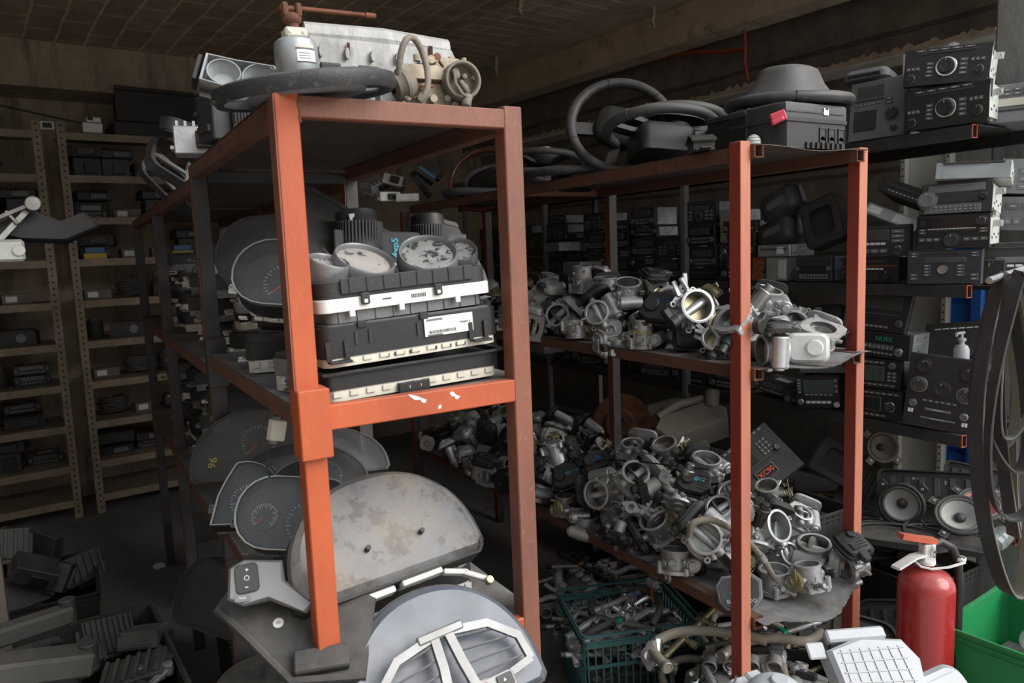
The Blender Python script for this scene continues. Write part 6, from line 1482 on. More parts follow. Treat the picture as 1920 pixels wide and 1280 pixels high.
# further back on the rack top, left edge
LTB = LZ[0]-.029
junk = [('black control box with a clipped lid at the left edge of the orange rack top', .10, .09, .10, M_CHAR, 0, 425, 268, 1.78, (0, 0, 12)), ('silver valve block with ribbed face at the left edge of the rack top', .14, .08, .07, M_ALU, 7, 365, 292, 2.12, (0, 0, -10))]
for lab, w, d, h, m, fn, px, py, Y, rot in junk: t = module(lab, w, d, h, m, fins=fn); posed(t, px, py, Y=Y, rot=rot); t.location.z = max(t.location.z, LTB); t.location.x = max(t.location.x, .33)
t = cluster('dark smoked instrument cluster lying flat behind the grey ring on the orange rack top', .30, .14, rrect(.30, .14, .05), base=M_BLK, lens=M_LENSC, dials=((-.07, 0, .045), (.07, 0, .045))); posed(t, 430, 232, Y=1.78, rot=(4, -8, 10)); t.location = (.43, 1.85, LTB+.10)
for lab, px, py, Y, rot, out in (('black dash bracket frame hanging over the rack edge, left of the silver valve block', 330, 320, 2.5, (60, 30, 20), rrect(.2, .13, .03)), ('black curved trim hanging lowest over the rack edge beside the dark post', 318, 350, 2.75, (70, 50, 0), rrect(.22, .1, .04)), ('black cable duct lying behind the silver valve block', 372, 262, 2.45, (10, 10, 30), rrect(.24, .08, .03))):
    t = thing('dash_bracket', lab, 'car part', (0, 0, 0)); b = MB(M_CHAR); shell(b, out, 0, .035, .88); b.obj('frame', t); b = MB(M_GREY); b.box((0, 0, .01), (.2, .012, .012), .002); b.box((.03, 0, .012), (.012, .1, .012), .002); b.obj('strut', t)
    posed(t, px, py, Y=Y, rot=rot); t.location.x = max(t.location.x, .30)
# ================================================================ middle shelf of the left rack: the stack at the front
LM = LZ[1]+.002
def pl(t, x, y, z, rot=(0, 0, 0)): t.location = (x, y, z); t.rotation_euler = tuple(R(a) for a in rot); return t
t = cluster('flat cream-backed instrument cluster at the bottom of the front stack, glossy black front', .345, .15, rrect(.345, .15, .015), base=M_CREAM, lens=M_BLKG, bz=.020, fz=.024, lz=.002, tabs=False)
b = MB(M_BLKG); shell(b, rrect(.372, .165, .02), .046, .052, .93); b.box((0, -.083, .05), (.36, .006, .005), .001); b.obj('glossy_bezel', t)
b = MB(M_BLK); b.box((-.012, -.078, .006), (.06, .010, .020), .001); b.m(M_PRINT); b.box((-.022, -.0835, .008), (.001, .001, .005), 0); b.box((.0, -.0835, .008), (.001, .001, .005), 0); b.obj('plug_socket', t)
pl(t, .522, 1.315, LM, (1, -1.5, 2))
t = cluster('black-bodied instrument cluster with a white barcode label in the front stack', .345, .15, rrect(.345, .15, .02), base=M_CREAM, lens=M_CHAR, bz=.016, fz=.052, lz=.004, tabs=False)
for x in (-.145, .125):
    b = MB(M_BLK); b.bar((x-.016, -.078, .012), (x-.016, -.078, .045), .003, .008, ch=0); b.bar((x+.016, -.078, .012), (x+.016, -.078, .045), .003, .008, ch=0); b.box((x, -.086, .011), (.038, .02, .004), .001); b.obj('side_clip', t, smooth=0)
for x in (-.11, -.085, .005, .03): b = MB(M_INK); b.box((x, -.0762, .046), (.004, .003, .022), 0); b.obj('slot', t, smooth=0)
for x in (-.098, .018): b = MB(M_BLK); b.box((x, -.077, .068), (.016, .004, .012), .001); b.obj('latch', t)
b = MB(M_INK)
for q in range(10): b.box((-.055+q*.0145+(.02 if q > 4 else 0), -.0738, .008), (.005, .002, .006), 0)
b.obj('vent_slots', t, smooth=0)
b = MB(M_LABEL); b.box((.066, -.0775, .047), (.098, .0012, .034), 0); b.m(M_INK); rnd = random.Random(9)
for q in range(26): b.box((.026+q*.0021, -.0783, .037), (.0011 if rnd.random() < .6 else .0005, .0006, .006), 0)
for q in range(18): b.box((.022+q*.0018, -.0783, .059), (.0009, .0006, .004), 0)
for q in range(3): b.box((.036+q*.001, -.0783, .0325-.001*q+.0), (.03, .0004, .0006), 0)
o = b.obj('barcode_label', t, smooth=0); text('P/N/01-E', .006, M_INK, T(.099, -.0784, .048) @ RX(90), t)
pl(t, .517, 1.30, LM+.062, (0, -2.5, 1))
t = thing('instrument_cluster', 'instrument cluster with four silver-ringed dusty dials, topmost of the front stack', 'car part', (0, 0, 0))
b = MB(M_GREY); b.prism(rrect(.30, .12, .02), 0, .020); 
for q in range(9): b.box((-.13+q*.033, -.061, .010), (.002, .003, .018), 0)
b.obj('back_housing', t)
b = MB(M_WHITE); b.prism(rrect(.33, .14, .02), .020, .042, ch=.002)
for q in (-.11, -.02, .09): b.box((q, -.071, .016), (.010, .006, .012), .001)
b.m(M_INK)
for q in range(9): b.box((.002+q*.0032, -.0704, .032), (.0014, .001, .007), 0)
b.box((-.045, -.0704, .033), (.016, .001, .002), 0)
b.obj('white_frame', t)
b = MB(M_BLKD); b.prism(rrect(.325, .135, .03), .042, .070); b.box((0, -.071, .062), (.25, .004, .026), .001)
for q in range(8): b.box((-.11+q*.031, -.0738, .062), (.0016, .002, .024), 0)
for q in (-.085, .052): b.box((q, -.0745, .038), (.016, .004, .020), .002); b.m(M_PRINT); b.box((q, -.0768, .034), (.006, .001, .006), 0); b.m(M_BLKD)
b.obj('black_body', t)
for x, y, r, tx, tz, m in ((-.055, .0, .054, 30, 8, M_DIALDUST), (.075, .006, .055, 34, -9, M_DIALSPOT), (-.125, -.014, .036, 20, 12, M_DIALSPOT), (.143, .012, .036, 34, -12, M_DIALSPOT)):
    M = T(x, y, .092) @ RX(tx) @ RY(tz)
    b = MB(M_SILVER); b.lathe([(r*.90, .012), (r*.97, .016), (r*1.03, .012), (r*1.06, -.012), (r*1.0, -.022), (r*.9, -.022)], 48, M, close=True); o = b.obj('dial_ring', t, smooth=50)
    b = MB(m); b.lathe([(r*.92, .0065), (0, .0068)], 40, M); b.obj('dial_face', o, smooth=0)
pl(t, .510, 1.290, LM+.136, (0, -3, 1))
t = thing('dash_visor', 'dusty brown-black dash visor with two ribbed gauge tubes, standing behind the silver-ringed dials', 'car part', (0, 0, 0))
b = MB(M_CHAR); P = []
for i in range(29):
    u = i/28; x = -.2+.4*u; hgt = .215 - .13*math.sin(PI*min(1, u*1.05))**.6*(.75 if u > .3 else .6) - .03*u + (.03 if u > .88 else 0)
    K_ = ((0, .235), (.15, .225), (.28, .20), (.42, .165), (.6, .135), (.72, .135), (.82, .150), (.88, .175), (1, .165)); j_ = next(i_ for i_ in range(8) if u <= K_[i_+1][0]+1e-9); hgt = K_[j_][1]+(K_[j_+1][1]-K_[j_][1])*(u-K_[j_][0])/(K_[j_+1][0]-K_[j_][0])
    P.append([(x, -.04*math.cos(j*.5)+.01*j, .08+(hgt-.03)*j/5) for j in range(6)])
b.grid([[P[i][j] for j in range(6)] for i in range(29)], thick=(0, .004, 0)); b.m(M_BLKD)
b.grid([[(P[i][5][0], P[i][5][1]-.002+.028*(j/3), P[i][5][2]+.010*math.sin(j)) for j in range(4)] for i in range(29)], thick=(0, 0, .004))
b.obj('hood', t, smooth=50)
for x, r in ((-.090, .045), (.070, .038)):
    b = MB(M_BLK); b.lathe([(r, -.045), (r, .03), (r*.94, .034), (r*.94, .05), (r*.8, .052), (r*.8, -.045)], 36, T(x, -.015, .172) @ RX(-8), close=True)
    for q in range(22): a = PI+PI*q/21; b.bar((x+r*math.cos(a), -.015+r*math.sin(a), .13), (x+r*math.cos(a), -.018+r*math.sin(a), .202), .003, .004, ch=0)
    b.obj('gauge_tube', t, smooth=40)
b = MB(M_CHAR); b.box((-.0, -.035, .12), (.30, .006, .13), .002); b.obj('front_web', t)
b = MB(M_LABEL); b.prism([(-.022, .0), (-.006, .016), (0, .008), (.022, .008), (.022, -.008), (-.006, -.012)], 0, .001, T(.022, -.0392, .143) @ RX(90)); b.box((.005, -.0392, .118), (.07, .001, .006), 0); b.obj('paper_scrap', t)
text('4xp5', .020, M_PENLB, T(-.022, -.0396, .152) @ RX(90) @ RZ(90), t, bold=.0006)
b = MB(M_SILVER)
for x, z in ((-.115, .20), (.135, .148)): b.prism([(-.008, .014), (.004, .016), (.004, -.016), (0, -.016)], 0, .003, T(x, -.045, z) @ RX(90))
b.obj('metal_clip', t)
pl(t, .585, 1.47, LM+.105, (0, 0, 5)); t.location.z = LM+.10; t.rotation_euler = (R(-4), R(3), R(4))
# supporting flat clusters behind the front stack
for k in range(3):
    t = cluster(('lowest', 'middle', 'uppermost')[k]+' of the flat dark clusters stacked behind the front stack, under the dash visor', .34, .15, rrect(.34, .15, .03), base=M_GREY, lens=M_BLKG, bz=.02, fz=.028, lz=.004, tabs=False); pl(t, .54, 1.49, LM+.054*k, (0, 0, 2))
# ---- left of the post, mid shelf
t = cluster('tall round-dialled instrument cluster with red needle tilted toward the aisle', .22, .17, rrect(.22, .17, .08), base=M_GREY, bz=.02, fz=.06, lz=.004, dials=((-.02, -.01, .055, None, None, -150), (.07, .02, .035))); posed(t, 478, 500, Y=1.78, rot=(66, 0, -34)); t.location.x = .40; t.location.y = 1.70
t = cluster('black hooded cluster with a thin chrome rim, squeezed behind the orange post', .19, .15, rrect(.19, .15, .07), base=M_WHITE, body=M_BLK, bz=.02, fz=.05, lz=.004, dials=((.0, 0, .05),), frame_ring=M_STEEL); posed(t, 525, 548, Y=1.52, rot=(54, 6, -28)); t.location.x = .375
t = cluster('dust-covered dome cluster with yellow marker scrawl, white underside, at the shelf edge', .26, .17, arch(.26, .17), base=M_GALVW, lens=M_BLKD, bz=.028, fz=.035, lz=.02); posed(t, 470, 655, Y=1.58, z=LM, rot=(0, 0, -12)); t.location = (.452, 1.72, LM)
t = cluster('small dark cluster with printed ticks on the dust-covered dome cluster', .2, .13, arch(.2, .13), base=M_GREY, lens=M_LENSC, bz=.02, fz=.035, lz=.015, dials=((-.03, -.01, .04), (.05, -.01, .03))); pl(t, .46, 1.73, LM+.088, (18, 4, -20))
text('90', .03, M_PENY, T(-.06, .02, .072), t)
t = cluster('grey cluster with open white plugs right behind the orange post on the middle shelf', .16, .11, rrect(.16, .11, .02), base=M_GALVW, body=M_GREY, lens=M_BLKD, bz=.03, fz=.03, lz=.01); pl(t, .395, 1.39, LM, (0, 0, 20))
t = thing('cable_bundle', 'small tangle of grey cable lying at the shelf edge behind the orange post', 'cable', (0, 0, 0)); b = MB(M_RUBBER); rnd = random.Random(3); b.tube([(.03*math.cos(i*.7)+.008*rnd.random(), .02*math.sin(i*.7)+.01*rnd.random(), .006+.0009*i) for i in range(36)], .0025, 6); b.obj('cable', t, smooth=60); pl(t, .335, 1.33, LM+.0)
# white module hanging on a wire
t = thing('hanging_module', 'small cream plastic module hanging on a thin wire below the middle shelf', 'car part', (0, 0, 0))
b = MB(M_CREAM); b.box((0, 0, 0), (.030, .018, .040), .002); b.box((.004, -.0095, .004), (.018, .001, .026), 0); b.obj('case', t)
for z in (.023, -.023): b = MB(M_GREY); b.box((-.005, 0, z), (.012, .012, .006), .001); b.obj('plug', t)
b = MB(M_WIRE); b.tube([(-.004, 0, .026), (-.006, .004, .05), (-.002, .012, .085), (.004, .02, .105)], .0016, 6); b.tube([(-.006, 0, -.026), (-.012, .0, -.05), (-.006, .004, -.075), (.004, .006, -.092)], .0016, 6); b.obj('wire', t)
posed(t, 519, 806, Y=1.42, rot=(0, 14, 16))
# ================================================================ lower shelf of the left rack
LL = LZ[2]+.002
t = cluster('big domed instrument cluster with mud-caked lens and two pins on the lowest orange rack shelf', .35, .185, arch(.35, .185, p=2.15, flat=.10), base=M_WHITE, body=M_BLKD, lens=M_LENSD, bz=.035, fz=.05, lz=.030, dials=((-.13, -.03, .035, M_DIALW, None, None, True, M_INK), (.02, 0, .06, M_DIAL)))
b = MB(M_BLKD); b.cyl((-.045, -.03, .11), (-.045, -.03, .128), .0045, n=10); b.cyl((.055, -.03, .11), (.055, -.03, .128), .0045, n=10); b.obj('pin', t)
BIG = pl(t, .462, 1.395, 1.015, (50, -3, 4)); t.scale = (1.10,)*3
t = cluster('wide instrument cluster with a smoked blue lens facing out at the bottom of the orange rack', .38, .23, arch(.38, .23, p=2.1, flat=.12), base=M_WHITE, body=M_BLKD, lens=M_LENSB, bz=.02, fz=.03, lz=.02, tabs=False)
b = MB(M_WHITE); b.box((-.055, .145, .035), (.055, .012, .030), .002); b.box((.03, .148, .038), (.085, .012, .026), .002)
for x, y, a in ((.10, .135, -20), (.135, .115, -35)): b.box((x, y, .036), (.05, .010, .018), .002, rot=(0, 0, R(a)))
b.m(M_INK); b.box((-.045, .152, .048), (.016, .002, .003), 0) ; b.obj('white_connector', t)
b = MB(M_BRASSY); b.cyl((.155, .095, .04), (.155, .095, .055), .008, n=14); b.obj('screw_post', t)
pl(t, .505, 1.215, .845, (52, -4, 3))
t = thing('dash_vent', 'silver dash vent panel with red hazard triangle lying on the blue lens at the bottom edge', 'car part', (0, 0, 0))
b = MB(M_SILVER)
for s in (-1, 1):
    b.tube([(s*.015, .06, .0), (s*.10, .045, .0), (s*.155, .0, -.004), (s*.165, -.05, -.01)], .006, flat=(.016, .010), up=(0, 0, 1)); b.tube([(s*.015, .06, 0), (s*.02, 0, .004), (s*.03, -.06, .004)], .006, flat=(.018, .012), up=(0, 0, 1)); b.tube([(s*.03, -.055, .004), (s*.1, -.06, 0), (s*.165, -.05, -.01)], .006, flat=(.014, .010), up=(0, 0, 1))
b.box((0, .062, .002), (.10, .018, .012), .003); b.prism(rrect(.10, .05, .012), 0, .012, T(.06, -.075, -.002), ch=.003); b.obj('frame', t)
for s in (-1, 1):
    for q in range(4):
        b = MB(M_GREY); b.bar((s*.024, .045-q*.027, -.004), (s*(.13+.006*q), .028-q*.022, -.008), .004, .014); b.obj('louvre', t)
b = MB(M_REDP); b.prism([(-.017, -.013), (.017, -.013), (.003, .017), (-.003, .017)], 0, .003, T(.045, -.072, .010)); b.obj('hazard_button', t)
b = MB(M_PRINT); tri = [(-.011, -.009), (.011, -.009), (0, .011)]; vs = tri
for i in range(3): a_, c_ = tri[i], tri[(i+1) % 3]; b.bar((a_[0]+.045, a_[1]-.072, .0134), (c_[0]+.045, c_[1]-.072, .0134), .0016, .0006, ch=0)
b.obj('hazard_mark', t); b = MB(M_BLK); b.prism(rrect(.034, .026, .005), 0, .004, T(.086, -.068, .010)); b.m(M_PRINT); b.prism([(-.003, -.002), (.003, -.002), (0, .004)], 0, .0005, T(.084, -.066, .0142)); b.obj('sensor_window', t)
pl(t, .505, 1.118, .892, (52, -4, 3)); t.scale = (.90,)*3
# left side of the lower shelf
t = thing('wheel_control_pad', 'silver steering wheel button pad with rubber keys poking out left of the big domed cluster', 'car part', (0, 0, 0))
b = MB(M_SILVER); b.prism([(-.05, -.03), (-.02, -.045), (.03, -.04), (.10, -.075), (.115, -.06), (.06, -.005), (.055, .035), (-.02, .045), (-.048, .03)], 0, .022, ch=.006); b.obj('shell', t)
b = MB(M_CHAR); b.prism(rrect(.045, .058, .01), .022, .027, T(-.012, .006, 0) @ RZ(6), ch=.002); b.m(M_PRINT); b.box((-.012, .022, .0275), (.006, .0015, .0006), 0); b.box((-.012, .022, .0275), (.0015, .006, .0006), 0); b.plate(.005, .004, .0272, .0278, 16, T(-.012, .006, 0)); b.box((-.012, -.012, .0275), (.006, .0015, .0006), 0); b.obj('key_pad', t)
b = MB(M_GREY); b.prism(rrect(.030, .014, .006), .020, .026, T(-.02, -.032, 0)); b.obj('voice_key', t); text('TALK', .006, M_PRINT, T(-.02, -.032, .0264), t)
posed(t, 478, 1092, Y=1.30, rot=(56, 0, -18), scale=.85)
for lab, px, py, Y, z, rot, kw in (
    ('black cluster with chrome-edged bezel and speed dial, just left of the big domed cluster', 528, 985, 1.55, None, (56, 6, -26), dict(w=.24, h=.15, out=rrect(.24, .15, .07), base=M_GREY, body=M_CHAR, bz=.02, fz=.05, lz=.004, frame_ring=M_STEEL, dials=((.02, -.01, .05), (-.07, 0, .03)))),
    ('black twin-hump cluster with fixing ear, second left of the big domed cluster', 500, 950, 1.78, None, (52, 4, -20), dict(w=.26, h=.15, out=humps(.26, .15), base=M_GREY, bz=.02, fz=.05, lz=.004, frame_ring=M_STEEL, dials=((-.06, 0, .045), (.06, 0, .045)))),
    ('dusty hooded cluster behind the twin-hump cluster on the lower shelf', 560, 905, 1.95, None, (46, 4, -8), dict(w=.34, h=.15, out=arch(.34, .15), base=M_GREY, body=M_BLKD, bz=.02, fz=.06, lz=.004, dials=((-.08, 0, .045), (.07, 0, .045)))),
    ('large hooded cluster with scratched bezel farthest back above the hanging module wire', 600, 872, 2.15, None, (42, 2, -4), dict(w=.36, h=.16, out=arch(.36, .16), base=M_GREY, body=M_BLKD, bz=.02, fz=.06, lz=.004)),
    ('tall dark cluster with yellow handwriting standing behind the hanging cream module', 490, 830, 2.1, None, (72, 0, -24), dict(w=.34, h=.18, out=arch(.34, .18), base=M_BLK, body=M_BLK, bz=.02, fz=.045, lz=.01, dials=((0, 0, .05),)))):
    t = cluster(lab, **kw); posed(t, px, py, Y=Y, rot=rot)
    t.location.x = max(t.location.x, .37)
    if 'yellow hand' in lab: text('96', .03, M_PENY, T(-.11, -.05, .068) @ RZ(80), t)
t = thing('cluster_carrier', 'muddy bent plastic carrier under the big domed cluster, sticking out to the left', 'car part', (0, 0, 0))
b = MB(M_BLKD); b.prism([(-.13, .02), (-.07, -.04), (.0, -.13), (.12, -.14), (.15, .0), (.05, .07), (-.09, .08)], 0, .014, ch=.003); b.tube([(-.12, .02, .014), (-.07, -.04, .02), (0, -.125, .018), (.11, -.135, .014)], .008, 8); b.box((.05, -.10, .02), (.09, .04, .03), .003); b.obj('plate', t)
b = MB(M_LABEL); b.cyl((-.02, -.02, .014), (-.02, -.02, .0148), .009, n=20, ch=0); b.obj('round_sticker', t); text('OK', .006, M_REDP, T(-.02, -.02, .0152), t)
posed(t, 545, 1150, Y=1.30, rot=(40, 0, -16)); 
t = cluster('flat dark cluster lying under the muddy carrier, supporting the big domed cluster', .34, .17, rrect(.34, .17, .03), base=M_WHITE, body=M_BLKD, lens=M_BLKD, bz=.03, fz=.05, lz=.01); pl(t, .50, 1.42, LL, (0, 0, 5))
t = cluster('flat dark cluster lying farther back, supporting the chrome-edged cluster', .34, .16, rrect(.34, .16, .03), base=M_GREY, body=M_BLKD, lens=M_BLKD, bz=.03, fz=.04, lz=.01); pl(t, .51, 1.66, LL, (0, 0, 3))
# ---- ordinary clusters filling the back bays
CK = [cluster('cluster', .30, .14, arch(.30, .14), base=M_GREY, body=M_BLKD, bz=.02, fz=.045, lz=.015, dials=((-.07, 0, .045), (.07, 0, .045)), tabs=True), cluster('cluster', .26, .13, rrect(.26, .13, .05), base=M_WHITE, body=M_BLKD, bz=.025, fz=.04, lz=.01, dials=((0, 0, .05),), tabs=True),
      cluster('cluster', .28, .14, humps(.28, .14), base=M_GREY, body=M_CHAR, lens=M_BLKD, bz=.025, fz=.035, lz=.012), cluster('cluster', .24, .12, arch(.24, .12), base=M_CREAM, body=M_BLKD, lens=M_LENSD, bz=.03, fz=.03, lz=.015)]
CLL = ['two-dial black cluster', 'white-backed single-dial cluster', 'twin-hump charcoal cluster', 'small cream-backed domed cluster']
CLUSTERS = []
rnd = random.Random(21)
def bay(shelf, z, y0, y1, zmax):
    y = y0
    while y < y1:
        zz = z; n = 0
        while zz < z+zmax:
            k = rnd.randrange(4); tip = 0 if rnd.random() < .6 else rnd.choice((35, 60))
            if tip and zz-z+.13 > zmax: break
            o = inst(CK[k], (.505+rnd.uniform(-.02, .02), y+rnd.uniform(-.01, .01), zz+(.04 if tip else 0)), (tip, rnd.uniform(-3, 3), rnd.uniform(-14, 14)))
            CLUSTERS.append([o, CLL[k], shelf, 'tilted' if tip else 'flat']); n += 1
            zz += .085 if not tip else .16
        y += .20
bay('middle', LZ[1]-.030, 2.25, 4.2, .30); bay('lower', LZ[2]-.030, 2.35, 4.2, .26); bay('middle', LZ[1]+.002, 1.92, 2.05, .17)
# ================================================================ goods on the back shelving
def box3(name, label, d, m, m2=None, fins=0): return module(label, d[0], d[1], d[2], m, m2, fins, name=name)
BK = []
def bk(t, half, look): BK.append((t, half, look))
bk(module('x', .22, .20, .07, M_BLKD, M_CHAR), .12, 'wide dark module'); bk(module('x', .16, .16, .12, M_CHAR, M_BLK), .09, 'tall charcoal module'); bk(module('x', .20, .18, .05, M_BLK, M_GREY, fins=8), .11, 'dark finned module')
t = thing('alternator_pulley', 'x', 'car part', (0, 0, -5)); b = MB(M_ALU2); b.cyl((0, .10, .06), (0, -.02, .06), .058, n=24); b.obj('housing', t); b = MB(M_STEEL); b.lathe([(.012, 0), (.03, 0), (.03, .004), (.025, .008), (.03, .012), (.012, .016)], 22, T(0, -.02, .06) @ RX(90), close=True); b.obj('pulley', t); bk(t, .06, 'dark alternator')
t = thing('headlamp_unit', 'x', 'car part', (0, 0, -5)); b = MB(M_BLKD); b.prism([(-.12, -.08), (.10, -.09), (.13, .02), (.04, .09), (-.10, .06)], 0, .10, ch=.02); b.obj('housing', t); b = MB(M_GREY); b.cyl((.02, -.06, .05), (.02, -.10, .05), .03, n=20); b.obj('lamp_socket', t); bk(t, .13, 'black lamp housing')
t = thing('wiring_heap', 'x', 'car part', (0, 0, -5)); b = MB(M_RUBBER); rnd = random.Random(6); b.tube([(.09*math.cos(i*.83)+.02*rnd.random(), .07*math.sin(i*.83)+.02*rnd.random(), .012+.0022*i) for i in range(48)], .007, 6); b.obj('cable_loop', t, smooth=60); bk(t, .11, 'tangled black cable coil')
bk(radio('x', .20, .06, .16, M_BLK, M_GREY, fa), .11, 'slim dark player'); bk(radio('x', .19, .11, .16, M_BLKD, M_GREY, fd), .11, 'double-height dark player')
t = thing('bottle_pump', 'x', 'car part', (0, 0, -5)); b = MB(M_BLKD); b.lathe([(.045, 0), (.05, .01), (.05, .11), (.03, .13), (0, .13)], 24); b.obj('body', t); b = MB(M_CHAR); b.box((0, -.03, .13), (.05, .03, .03), .004); b.obj('plug_socket', t); bk(t, .06, 'upright black canister')
t = thing('small_carton', 'x', 'box', (0, 0, -5)); b = MB(M_DUSTY); b.box((0, 0, .03), (.16, .1, .06), .002); b.m(M_LABEL); b.box((-.03, -.051, .03), (.06, .001, .035), 0); b.obj('box', t); bk(t, .09, 'dusty beige carton')
t = thing('coloured_carton', 'x', 'box', (0, 0, -5)); b = MB(M_YEL); b.box((0, 0, .018), (.13, .1, .036), .002); b.obj('lower_box', t); b = MB(M_BLUEP); b.box((.0, 0, .055), (.11, .1, .036), .002); b.obj('upper_box', t); bk(t, .08, 'yellow and blue pair of cartons')
BACKS = []; rnd = random.Random(77)
def back_row(k, u0, u1, side):
    z = BZ[k]+.001; u = u0
    while u < u1:
        i = rnd.choice([0, 1, 2, 0, 3, 4, 5, 6, 7, 8, 9] + ([10] if k in (2, 3) else []) + ([6, 7, 0, 2] if k > 5 else [3, 3, 5, 8] if side == 'left' else [4]))
        t, hf, look = BK[i]; u += hf
        if u+hf > u1+.05: break
        p = bw(u, BS0+.17+rnd.uniform(0, .05), z); o = inst(t, p, (0, 0, math.degrees(BT)+rnd.uniform(-12, 12)*(1 if hf < .1 else .5)))
        BACKS.append([o, look, k, side]); u += hf+.004
        if i in (0, 1, 2, 6, 7) and rnd.random() < .8:
            j = rnd.choice((0, 2, 6)); o = inst(BK[j][0], (p.x, p.y+.005, z+(.085, .125, .075, 0, 0, 0, .068, .118)[i]), (0, 0, math.degrees(BT)+rnd.uniform(-14, 14))); BACKS.append([o, BK[j][2], k, side])
for k in range(1, 9): back_row(k, -.55, .42, 'left'); back_row(k, .64, 1.75, 'right')
# standing out among them
for k_, u_, s_ in ((3, .72, 'right'), (3, 1.25, 'right')): o = inst(BK[10][0], bw(u_, BS0+.06, BZ[k_]+.001), (0, 0, 6)); BACKS.append([o, BK[10][2], k_, s_])
def on_back(u, k, name, label, mb, cat='car part', v=.12, rot=0):
    o = mb.obj(name); tag(o, label, cat); o.location = bw(u, BS0+v, BZ[k]+.002); o.rotation_euler = (0, 0, BT+R(rot)); return o
b = MB(M_BLKD); b.prism([(-.30, -.16), (.27, -.16), (.33, .16), (-.24, .16)], 0, .01); shell(b, [(-.30, -.16), (.27, -.16), (.33, .16), (-.24, .16)], .01, .22, .97); b.box((0, -.17, .20), (.60, .03, .02), .004)
on_back(1.22, 0, 'storage_bin', 'big black bin standing on top of the back shelving, right of the white socket box', b, 'bin', v=.24, rot=4).location.z = BZ[0]+.105
b = MB(M_BLKD); b.box((0, 0, .05), (.62, .34, .10), .01); on_back(1.22, 0, 'flat_case', 'flat black case under the big black bin on top of the back shelving', b, 'case', v=.24)
b = MB(M_LABEL); b.box((0, 0, .035), (.11, .05, .06), .003); b.box((.01, 0, .085), (.08, .05, .03), .003); b.m(M_INK); b.box((-.01, -.026, .09), (.03, .002, .02), 0); on_back(.78, 0, 'socket_box', 'small white electric box on top of the back shelving, near the double upright', b, 'electric box', v=.03)
b = MB(M_CREAM); b.box((0, 0, .03), (.075, .04, .05), .003); b.m(M_INK); b.box((0, -.021, .03), (.05, .002, .03), 0); on_back(.53, 0, 'display_unit', 'small cream framed display on top of the double upright of the back shelving', b, v=.0)
b = MB(M_REDP); b.lathe([(.13, 0), (.13, .02), (.115, .06), (.07, .10), (0, .115)], 30); on_back(1.62, 2, 'plastic_bowl', 'dull red domed cover on the back shelving beside the left rack', b, 'cover', v=.14)
b = MB(M_LABEL); b.box((0, 0, .02), (.16, .12, .025), .004); b.box((-.06, 0, .025), (.02, .12, .04), .003); b.box((.06, 0, .025), (.02, .12, .04), .003); b.m(M_INK); b.box((0, -.061, .02), (.06, .002, .012), 0); o = on_back(1.17, 4, 'bracketed_module', 'white-framed module lying above the cartons on the back shelving', b); o.location.z += .13
b = MB(M_WIRE); b.tube([bw(-.9, 5.52, 2.72), bw(-.2, 5.53, 2.66), bw(.25, 5.53, 2.60), bw(.6, 5.50, 2.53), bw(.75, 5.48, 2.50)], .006, 6); o = b.obj('wall_cable', smooth=60); tag(o, 'dark cable sagging along the back wall to the white electric box', 'cable')
# conduit on the right wall
b = MB(M_ORWIRE); pts = [at(1235, 108, X=3.42), at(1300, 98, X=3.42), at(1360, 96, X=3.42), at(1392, 92, X=3.42)]; b.tube([pts[0]+Vector((-.02, .1, -.01))]+pts, .011, 8)
b.tube([at(1396, 50, X=3.42), at(1398, 90, X=3.42), at(1396, 110, X=3.42), at(1402, 150, X=3.42)], .010, 8); b.tube([at(1397, 90, X=3.42), at(1392, 92, X=3.42)], .012, 8); o = b.obj('wall_conduit', smooth=60); tag(o, 'orange corrugated conduit running along the right wall above the steering wheels', 'conduit')
# dangling splinters of shuttering on the ceiling
for i, (px, py, l) in enumerate(((1058, 108, .10), (930, 110, .09), (975, 2, .05), (1225, 20, .07))):
    p = at(px, py, Z=2.98); b = MB(M_CREAMTAN); b.tube([(0, 0, .03), (.004, 0, -.02), (-.006, .004, -l*.8), (.008, .0, -l*1.4)], [.014, .018, .014, .006], 6); o = b.obj('ceiling_splinter', smooth=60); tag(o, ('first', 'second', 'third', 'fourth')[(1, 0, 2, 3)[i]] and ('pale splinter hanging beside the ceiling beam above the far wheel pile', 'pale splinter hanging from the ceiling above the carburettor', 'short pale splinter at the top frame border between ceiling bays', 'pale splinter hanging at the ceiling beam near the top frame border')[i], 'splinter'); o.location = p
# ================================================================ floor: crates and modules on the left of the aisle
t = crate('black plastic crate full of finned control modules on the aisle floor, at the lower left', .62, .95, .30, M_BLKD, slant=.05); t.location = (-.13, 2.62, 0); t.rotation_euler = (0, 0, R(4))
b = MB(M_BLKD); b.box((0, 0, .09), (.52, .84, .18), .01); o = b.obj('packed_modules'); o['kind'] = 'stuff'; tag(o, 'dark packed car modules filling the lower left crate', 'car parts'); o.location = (-.13, 2.62, .008); o.rotation_euler = (0, 0, R(4))
MODS = []
mk = [(module('x', .17, .13, .05, M_MOD, M_BLK, fins=9), 'dusty finned module'), (module('x', .18, .14, .045, M_BLKD, M_BLK), 'flat black module'), (module('x', .15, .11, .07, M_CHAR, M_BLK), 'thick charcoal module'), (module('x', .20, .12, .04, M_MOD, M_BLK, fins=6), 'grey ribbed module')]
def metalbar():
    t = thing('wiper_linkage', 'x', 'car part', (0, 0, -5)); b = MB(M_ALU2); b.bar((-.17, 0, 0), (.17, .02, .01), .022, .014); b.cyl((-.17, 0, -.01), (-.17, 0, .02), .018, n=14); b.cyl((.17, .02, -.01), (.17, .02, .03), .016, n=14); b.obj('arm', t); b = MB(M_CHAR); b.box((.03, .01, .02), (.10, .05, .03), .004); b.obj('bracket', t); return t
mk.append((metalbar(), 'grey metal linkage bar'))
